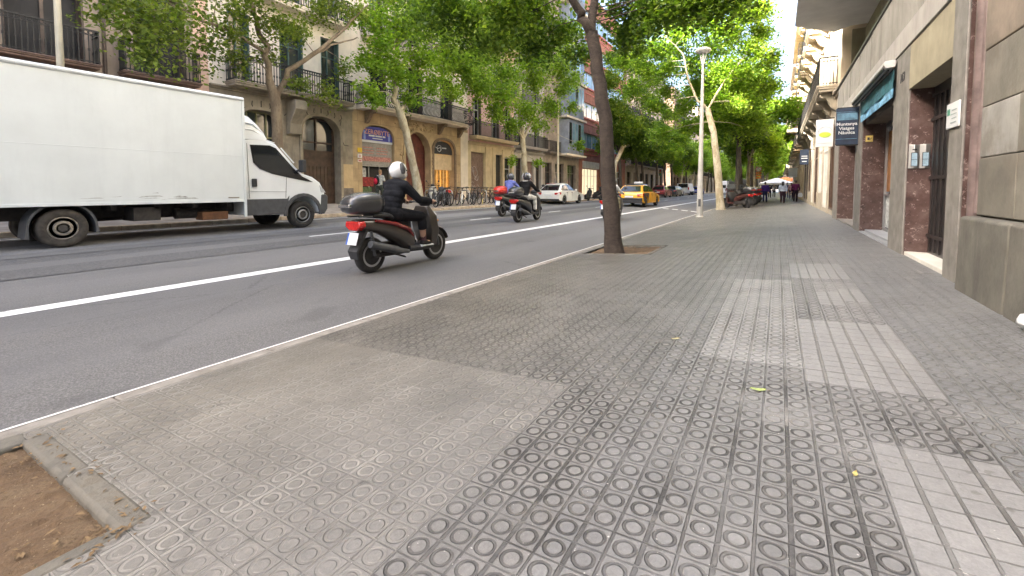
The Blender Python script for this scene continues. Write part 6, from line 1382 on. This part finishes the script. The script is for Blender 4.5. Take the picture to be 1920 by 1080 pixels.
m_lf = leaf_mat('plane_leaf', (.08, .15, .022), (.185, .29, .04), (.37, .46, .08), .55); m_lfd = leaf_mat('dark_leaf', (.04, .08, .014), (.10, .165, .025), (.22, .29, .045), .5); m_lfo = leaf_mat('olive_leaf', (.05, .08, .018), (.12, .165, .03), (.25, .28, .06), .48)
LEAFK = 3.0; RK = 1.14
def crown(parent, clumps, leaf, m_, seed=1, name='crown', twig=None, droop=.25, kk=1.):
    """clumps: (centre, radius, leaves). Leaves sit along short twigs that radiate and hang inside each clump"""
    r = random.Random(seed); vs = []; fs = []; tn = []; g = r.gauss; U = r.uniform
    for c, rad, n in clumps:
        c = V(c); rad = V(rad) if hasattr(rad, '__len__') else V((rad, rad, rad*.8)); ct = U(-.16, .16)
        n = int(n*LEAFK*kk); k = max(4, n//24); per = n//k
        for _ in range(k):
            d = V((g(0, 1), g(0, 1), g(0, 1))).normalized(); L = U(.35, 1.15)
            for i in range(per):
                q = U(.25, 1)**.7*L; p = c+V((d.x*rad.x*q, d.y*rad.y*q, d.z*rad.z*q-droop*q*q*rad.z))+V((g(0, 1), g(0, 1), g(0, .9)))*(.10*min(rad)+leaf*.6)
                s = leaf*U(.5, 1.45); a = V((g(0, 1), g(0, 1), g(0, .55)-.45)).normalized(); b_ = a.cross(V((g(0, .6), g(0, .6), 1))).normalized(); nn = a.cross(b_)
                o = len(vs); vs += [p-a*s*.5, p+b_*s*.36-a*s*.08+nn*s*.1, p+a*s*.55, p-b_*s*.36-a*s*.08+nn*s*.1]; fs.append((o, o+1, o+2, o+3)); tn += [min(1, max(0, .5+ct+g(0, .2)))]*4
    me = bpy.data.meshes.new(name); me.from_pydata(vs, [], fs); at = me.attributes.new('tone', 'FLOAT', 'POINT'); at.data.foreach_set('value', tn); me.materials.append(m_)
    o = bpy.data.objects.new(name, me); C.objects.link(o); o.parent = parent; return o
def wob(pts, rad, seg, amp, seed):
    """subdivide a limb and let it wander a little; lumpy radius"""
    r = random.Random(seed); out = []; rr = []
    for i in range(len(pts)-1):
        a, b_ = V(pts[i]), V(pts[i+1])
        for j in range(seg):
            t = j/seg; out.append(a.lerp(b_, t)+(V((r.gauss(0, amp), r.gauss(0, amp), 0)) if (i or j) else V())); rr.append((rad[i]*(1-t)+rad[i+1]*t)*r.uniform(.95, 1.06))
    out.append(V(pts[-1])); rr.append(rad[-1]); return out, rr
def tree(name, label, trunk, trad, limbs, clumps, leaf, m_b, m_l, seed=1, group=None, twigs=True, droop=.25, minz=2.6, kk=1., tw=.03):
    """trunk and limbs: lists of points in world space; every clump is reached by its own branch"""
    o = V(trunk[0]); t = thing(name, label, 'tree', o, 0, group); b = MB(); rel = lambda L: [V(p)-o for p in L]
    pts, rr = wob(rel(trunk), trad, 4, .012, seed); b.tube([pts[0]-V((0, 0, .08))]+pts, [rr[0]*1.28]+[rr[0]*1.12]+rr[1:], 14)
    nodes = [(p, q) for p, q in zip(pts, rr) if p.z > minz]
    for L, R_ in limbs:
        q, s = wob(rel(L), R_, 4, .03, seed+len(nodes)); b.tube(q, s, 8); nodes += list(zip(q, s))
    r = random.Random(seed+5)
    if twigs and nodes:
        for c, rad, n in clumps:
            c = V(c)-o; best = min(nodes, key=lambda nd: (nd[0]-c).length+max(0, nd[0].z-c.z)*.6); p0, r0 = best; mid = p0.lerp(c, .5)+V((r.gauss(0, .15), r.gauss(0, .15), .15)); r1 = min(r0*.4, tw)
            b.tube([p0, mid, c], [r1, r1*.65, r1*.3], 5, cap=False); R0 = max(rad) if hasattr(rad, '__len__') else rad
            for _ in range(4): d = V((r.gauss(0, 1), r.gauss(0, 1), r.gauss(0, .7))).normalized()*R0*.8; b.tube([c.lerp(mid, r.uniform(0, .4)), c+d*.5, c+d], [r1*.35, r1*.22, r1*.1], 3, cap=False)
    b.build('trunk', m_b, t, smooth=60)
    crown(t, [(V(c)-o, rad, n) for c, rad, n in clumps], leaf, m_l, seed, droop=droop, kk=kk); return t
def cl(pts, X=None, Y=None, n=600, rk=RK):
    """clumps given as (px, py, depth offset, radius[, leaf count]) around a depth plane"""
    out = []
    for q in pts:
        px, py, dd, rad = q[:4]; k = q[4] if len(q) > 4 else n
        out.append((P(px, py, X=X+dd) if X is not None else P(px, py, Y=Y+dd), rad*rk, k))
    return out

# near tree on the pavement, leaning trunk that forks at the top of the picture
tk = [P(1152, 474, Y=8.7), P(1146, 400, Y=8.7), P(1137, 250, Y=8.65), P(1121, 130, Y=8.6), P(1109, 60, Y=8.55)]
l1 = [tk[-1], P(1090, 25, Y=8.4), P(1062, -10, Y=8.2), P(1000, -90, Y=7.8)]; l2 = [tk[-1], P(1117, 0, Y=8.6), P(1118, -80, Y=8.8), P(1150, -200, Y=9.2)]; 
cs = cl([(820, 5, -.6, .85, 800), (880, 35, .4, .75, 850), (790, 40, .6, .5, 350), (940, 20, -.2, .85, 950), (930, 75, .8, .5, 450), (1000, 25, 1.0, .8, 850), (1010, 85, 1.5, .55, 450), (1060, 60, 1.6, .6, 450), (960, -60, 0, 1.0, 900), (860, -60, .3, 1.1, 900), (1170, 10, .9, .6, 450), (1200, 45, 1.3, .45, 320), (1180, 80, 2.0, .4, 260), (1230, 15, .4, .55, 480), (1290, 10, .2, .55, 480), (1350, -10, .4, .55, 460), (1180, 60, 1.5, .35, 240), (1400, -25, .8, .5, 360), (1060, -110, .5, 1.3, 900), (1150, -170, 1, 1.5, 900), (1280, -110, .8, 1.3, 900), (740, -40, .3, .9, 600), (1090, 100, 2.2, .4, 260)], Y=8.6)
tree('street_tree', 'leaning brown trunked tree in its own pit in the middle of the picture', tk, [.19, .165, .14, .125, .125], [(l1, [.10, .09, .075, .05]), (l2, [.10, .085, .07, .04])], cs, .092, m_barkr, m_lfd, 3, droop=.5, minz=4.3, kk=.85, tw=.014)
# left tree with forked olive-brown trunk just ahead of the truck
tk = [P(527, 392, X=-14.6), P(520, 260, X=-14.6), P(518, 195, X=-14.6), P(505, 150, X=-14.6)]
L1 = [P(519, 185, X=-14.6), P(540, 132, X=-14.4), P(600, 95, X=-14.0), P(650, 50, X=-13.6), P(690, 10, X=-13.4)]; L2 = [tk[-1], P(500, 90, X=-14.6), P(480, 40, X=-14.6), P(470, -30, X=-14.4)]; L3 = [P(500, 100, X=-14.6), P(440, 60, X=-14.2), P(380, 40, X=-13.8), P(330, 10, X=-13.4)]; L4 = [P(560, 118, X=-14.3), P(625, 85, X=-13.8), P(670, 70, X=-13.6)]
cs = cl([(240, 30, 1.6, .75, 420), (300, 55, 1.6, .8, 520), (330, 20, 1.2, .8, 480), (280, 95, 1.5, .45, 220), (390, 90, .6, .55, 240), (430, 60, .4, .6, 260), (470, 20, .2, .8, 500), (520, 40, .5, .75, 460), (450, 115, .1, .5, 180), (560, 60, .6, .6, 260), (600, 20, .6, .7, 380), (560, 160, .5, .45, 200), (610, 170, .5, .5, 230), (640, 130, .5, .45, 170), (500, -30, 0, 1.0, 600), (400, -20, .8, 1.0, 600), (620, -20, .8, 1.0, 600), (500, 100, -.2, .5, 160), (660, 20, .9, .6, 300), (210, -10, 1.6, .7, 350)], X=-14.6, n=400, rk=1.4)
tree('street_tree', 'dark forked tree rising just ahead of the truck cab', tk, [.2, .17, .17, .12], [(L1, [.11, .09, .07, .05, .03]), (L2, [.11, .09, .07, .05]), (L3, [.06, .05, .04, .025]), (L4, [.05, .035, .02])], cs, .108, m_barko, m_lfo, 5, droop=.4, kk=.55)
# pale plane tree in front of the curved balcony
tk = [P(787, 376, X=-14.5), P(775, 310, X=-14.5), P(760, 245, X=-14.5), P(750, 207, X=-14.5)]
L1 = [tk[-1], P(738, 185, X=-14.5), P(742, 140, X=-14.6), P(745, 80, X=-14.7), P(740, 20, X=-14.8)]; L2 = [tk[-1], P(768, 188, X=-14.4), P(775, 180, X=-14.4)]; L3 = [P(742, 130, X=-14.6), P(800, 80, X=-14.3), P(840, 30, X=-14)]
cs = cl([(690, 120, 0, .6, 260), (690, 170, .2, .45, 170), (720, 90, .3, .8, 420), (760, 50, .4, .9, 560), (700, 40, 0, .8, 420), (790, 110, .4, .75, 420), (760, 150, .2, .6, 240), (830, 60, .7, .9, 620), (860, 110, .8, .8, 520), (810, 160, .4, .6, 260), (850, 170, .6, .5, 220), (770, 190, .3, .45, 170), (800, 10, .6, 1.0, 650), (740, -20, .4, 1.1, 600), (870, 20, 1.0, .9, 560), (850, -60, .8, 1.3, 600), (710, 190, .4, .35, 110), (880, 140, 1.0, .6, 300), (830, 110, .5, .7, 350), (735, 130, .3, .6, 250), (890, 70, 1.2, .9, 450)], X=-14.5, rk=1.5)
tree('plane_tree', 'pale smooth trunk leaning before the curved black balcony', tk, [.21, .18, .17, .19], [(L1, [.14, .12, .10, .08, .05]), (L2, [.15, .13, .12]), (L3, [.06, .05, .03])], cs, .135, m_barkp, m_lf, 8, kk=.95)
# plane tree before the pink building
tk = [P(987, 370, X=-14.5), P(984, 310, X=-14.5), P(980, 262, X=-14.5), P(974, 190, X=-14.5), P(978, 120, X=-14.5)]
L1 = [tk[2], P(1000, 220, X=-14.3), P(1030, 160, X=-14)]; L2 = [tk[2], P(950, 200, X=-14.3), P(920, 150, X=-14)]
cs = cl([(910, 100, .5, 1.0, 520), (960, 70, .3, 1.2, 650), (1010, 90, .4, 1.1, 600), (900, 160, .4, .9, 420), (950, 140, .5, 1.0, 520), (1000, 150, .5, 1.0, 520), (1050, 130, .6, .8, 400), (930, 210, .3, .7, 260), (985, 205, .5, .9, 420), (1030, 200, .5, .8, 340), (1055, 170, .8, .6, 240), (960, 235, .3, .6, 200), (1010, 235, .4, .6, 200), (1075, 200, .8, .5, 170), (970, 20, .3, 1.4, 700), (1060, 60, 1.0, .9, 420), (900, 40, .8, 1.0, 500), (1085, 270, 1.0, .45, 120), (960, 300, .2, .3, 60), (1010, 305, .2, .3, 60), (890, 120, 1, 1.0, 450), (1000, 110, 1, 1.1, 500), (940, 175, .8, .9, 400), (1060, 105, 1.2, 1.0, 420), (1075, 150, 1.2, .8, 300)], X=-14.5, rk=1.45)
tree('plane_tree', 'straight pale trunked plane tree before the pink building', tk, [.22, .19, .17, .13, .08], [(L1, [.1, .07, .04]), (L2, [.09, .06, .03])], cs, .15, m_barkp, m_lf, 12, kk=1.15)
# pale trunked plane on the far pavement seen just right of the leaning trunk
tk = [P(1150, 350, X=-14.4), P(1152, 310, X=-14.4), P(1168, 275, X=-14.4)]
L1 = [tk[-1], P(1195, 270, X=-13.8), P(1210, 235, X=-13.4), P(1195, 190, X=-13)]; L2 = [tk[-1], P(1165, 235, X=-14.4), P(1175, 180, X=-14.4)]
cs = cl([(1150, 200, 0, 1.5, 500), (1185, 170, .8, 1.6, 600), (1165, 240, .4, 1.2, 380), (1205, 230, 1.2, 1.3, 450), (1145, 150, .4, 1.4, 480), (1190, 120, .8, 1.8, 600), (1215, 190, 1.6, 1.4, 500), (1150, 110, .4, 1.3, 420), (1225, 150, 1.6, 1.6, 500), (1200, 270, 1.5, 1.1, 380), (1235, 250, 2.0, 1.3, 450), (1225, 290, 2.0, 1.0, 320), (1255, 215, 2.2, 1.4, 450)], X=-14.4)
tree('plane_tree', 'pale limbed plane tree half hidden behind the leaning trunk', tk, [.26, .23, .2], [(L1, [.15, .13, .09, .05]), (L2, [.12, .09, .05])], cs, .21, m_barkp, m_lfd, 15)
# right-hand row: the pale plane beside the lamp post
tk = [P(1351, 391, Y=30.4), P(1347, 330, Y=30.4), P(1338, 250, Y=30.4), P(1327, 205, Y=30.4)]
L1 = [tk[-1], P(1310, 190, Y=30.2), P(1290, 150, Y=30), P(1282, 100, Y=29.5), P(1250, 70, Y=29)]; L2 = [tk[-1], P(1328, 150, Y=30.4), P(1330, 90, Y=30.6)]; L3 = [tk[-1], P(1360, 150, Y=31), P(1400, 100, Y=31)]
cs = cl([(1230, 90, 0, 1.1, 520), (1270, 60, .5, 1.4, 700), (1320, 40, 0, 1.5, 760), (1370, 60, .5, 1.4, 700), (1410, 90, 1, 1.1, 560), (1250, 130, .5, 1.1, 500), (1210, 130, 1, .9, 360), (1300, 120, 1.6, 1.2, 560), (1360, 130, 1, 1.2, 600), (1410, 150, 2, 1.0, 480), (1340, 185, 1.4, .9, 340), (1385, 195, 1.2, .9, 380), (1425, 60, 1.5, .8, 380), (1340, 0, 0, 1.5, 700), (1400, 20, 1, 1.2, 600), (1230, 40, .5, 1.0, 420), (1290, -10, 0, 1.5, 640), (1250, 170, 1.6, .8, 300), (1420, 200, 2.5, .7, 260), (1200, 95, .5, .8, 300), (1180, 60, 1, 1.0, 420), (1170, 110, 2, 1.0, 420), (1190, 165, 2.5, 1.0, 420), (1230, 200, 3, 1.1, 420), (1280, 200, 3, 1.2, 480), (1260, 100, 2, 1.3, 560), (1310, 160, 3, 1.3, 560), (1380, 160, 3, 1.2, 520), (1440, 110, 2.5, .9, 380), (1440, 160, 3.5, .9, 360), (1430, 20, 2, 1.0, 420), (1340, 90, 3, 1.4, 620), (1220, 10, 1, 1.2, 500), (1290, 240, 4, 1.0, 340), (1240, 250, 4.5, 1.0, 340), (1400, 240, 5, 1.0, 340), (1350, 230, 5, 1.0, 340)], Y=30.4)
tree('plane_tree', 'pale barked plane tree on the pavement just beyond the lamp post', tk, [.25, .22, .19, .17], [(L1, [.09, .075, .055, .04, .02]), (L3, [.07, .05, .03])], cs, .165, m_barkp, m_lf, 18)
# the farther trees of both rows: a few grown once, then copied
def grow(seed, m_b, m_l, lean, hh=9.5, rad=3.1, leaf=.22, n=380):
    r = random.Random(seed); k = MB(); t = thing('plane_tree', 'tree of the far rows along the street', 'tree', (0, 0, 0), 0, 'far trees in the rows along the street')
    top = V((lean[0], lean[1], 4.6)); pts, rr = wob([V((0, 0, -.05)), top*.5+V((.1, 0, 0)), top], [.19, .155, .14], 4, .02, seed); k.tube(pts, rr, 10); cls = []
    for i in range(5):
        a = 2*math.pi*i/5+r.uniform(-.3, .3); e = top+V((math.cos(a)*rad*.75, math.sin(a)*rad*.75, r.uniform(1.5, 3.8))); mid = top.lerp(e, .5)+V((0, 0, .5)); k.tube([top-V((0, 0, .1)), mid, e], [.11, .075, .03], 6)
    for i in range(17):
        d = V((r.gauss(0, 1), r.gauss(0, 1), r.gauss(0, .9))).normalized()*r.uniform(.35, 1); cls.append((top+V((d.x*rad, d.y*rad, 2.5+d.z*2.9)), r.uniform(.95, 1.5), n))
    k.build('trunk', m_b, t, smooth=60); crown(t, cls, leaf, m_l, seed+1); return t
pro = [grow(31, m_barkd, m_lf, (.3, .2)), grow(32, m_barkp, m_lf, (-.4, .1)), grow(33, m_barkd, m_lfd, (.2, -.3))]; r = random.Random(77)
spots = [(-2.75, 36.5, 0, 'dark trunked tree standing among the parked scooters nearest the pale plane'), (-2.6, 42.5, 2, 'slim dark trunk next beyond the parked scooters'), (-2.4, 46, 1, 'stout pale grey trunk behind the parked motor scooters'), (-2.2, 51, 0, 'dark trunk just left of the red ringed traffic sign')]
for y in range(58, 74, 7): spots.append((-2.6, y, r.randrange(3), None))
for y in range(90, 150, 8): spots.append((-2.6+r.uniform(-.3, .6), y, r.randrange(2), None))
spots += [(-14.5, 46.5, 2, 'dark leafy tree on the far pavement beside the red brick block'), (-14.3, 55, 2, 'dark slim trunked tree behind the taxi')]
for y in (60.5, 66, 71, 77, 83, 89): spots.append((-14.0, y, (2, 0, 1)[y.__hash__() % 3] if False else r.randrange(3), None))
spots += [(-13.9, 50.8, 2, 'dark low crowned tree right of the pale limbed plane')]
for y in range(96, 160, 8): spots.append((-14.4, y, r.randrange(2), None))
spots += [(-8, 172, 0, None), (-3, 176, 1, None), (-13, 170, 1, None), (2.5, 92, 1, None), (1.5, 152, 0, None)]
used = set()
for x, y, k_, lab in spots:
    o = pro[k_] if k_ not in used else copy_tree(pro[k_]); used.add(k_); o.location = (x, y, gz(x)); o.rotation_euler = (0, 0, r.uniform(0, 6)); s_ = r.uniform(.9, 1.15); o.scale = (s_, s_, s_)
    if lab:
        o['label'] = lab
        if 'group' in o: del o['group']
    else: o['label'] = 'tree of the far rows along the street'; o['group'] = 'far trees in the rows along the street'
# fallen leaves and litter on the pavement
def leaf_piece(label, px, py, s, col, rz_):
    d = ray(px, py); q = V((0, 0, CAMH))+d*(-CAMH/(d.z-.068*d.x)); t = thing('fallen_leaf', label, 'leaf', (q.x, q.y, gz(q.x)+.004), rz_)
    b = MB(); n = 7; up = [(-s+2*s*i/n, s*.42*math.sin(math.pi*i/n)) for i in range(n+1)]
    for i in range(n): b.quad((up[i][0], up[i][1], .004+.02*abs(i/n-.5)), (up[i+1][0], up[i+1][1], .004+.02*abs((i+1)/n-.5)), (up[i+1][0], -up[i+1][1], .006), (up[i][0], -up[i][1], .006))
    b.build('blade', mat('fallen_leaf', col, .6, var=.25, scale=40), t, smooth=0); b = MB(); b.tube([(s, 0, .008), (s*1.5, s*.1, .004)], .0015, 4); b.build('stalk', mat('stalk', (.2, .15, .06), .7), t)
leaf_piece('pale green fallen leaf lying on the ringed paving', 1421, 733, .04, (.33, .4, .14), .3); leaf_piece('small yellow fallen leaf at the edge of the plain tiles', 1603, 893, .02, (.5, .42, .14), 1.2); leaf_piece('tiny buff leaf farther up the ringed paving', 1266, 637, .035, (.42, .38, .22), .8)
r = random.Random(41); b = MB()
for _ in range(330):
    x, y = r.uniform(-3.4, -1.98), r.choice((r.uniform(.2, .6), r.uniform(-.5, .6))); 
    if r.random() < .45: y = .56+r.gauss(0, .06); 
    if r.random() < .3: x = -2.05+r.gauss(0, .06)
    s = r.uniform(.006, .02); a = r.uniform(0, 6); z = gz(x)+(.006 if (y > .58 or x > -2.04) else -.016); c, s_ = math.cos(a), math.sin(a)
    b.quad((x-s*c, y-s*s_, z+r.uniform(0, .006)), (x+s*.4*s_, y-s*.4*c, z+.006), (x+s*c, y+s*s_, z+r.uniform(0, .006)), (x-s*.4*s_, y+s*.4*c, z+.004))
tag(b.build('litter', mat('dry_leaf_litter', (.16, .105, .05), .85, var=.5, scale=25), smooth=0, fix=False), 'dry leaf litter scattered along the tree pit edge', 'litter', kind='stuff')
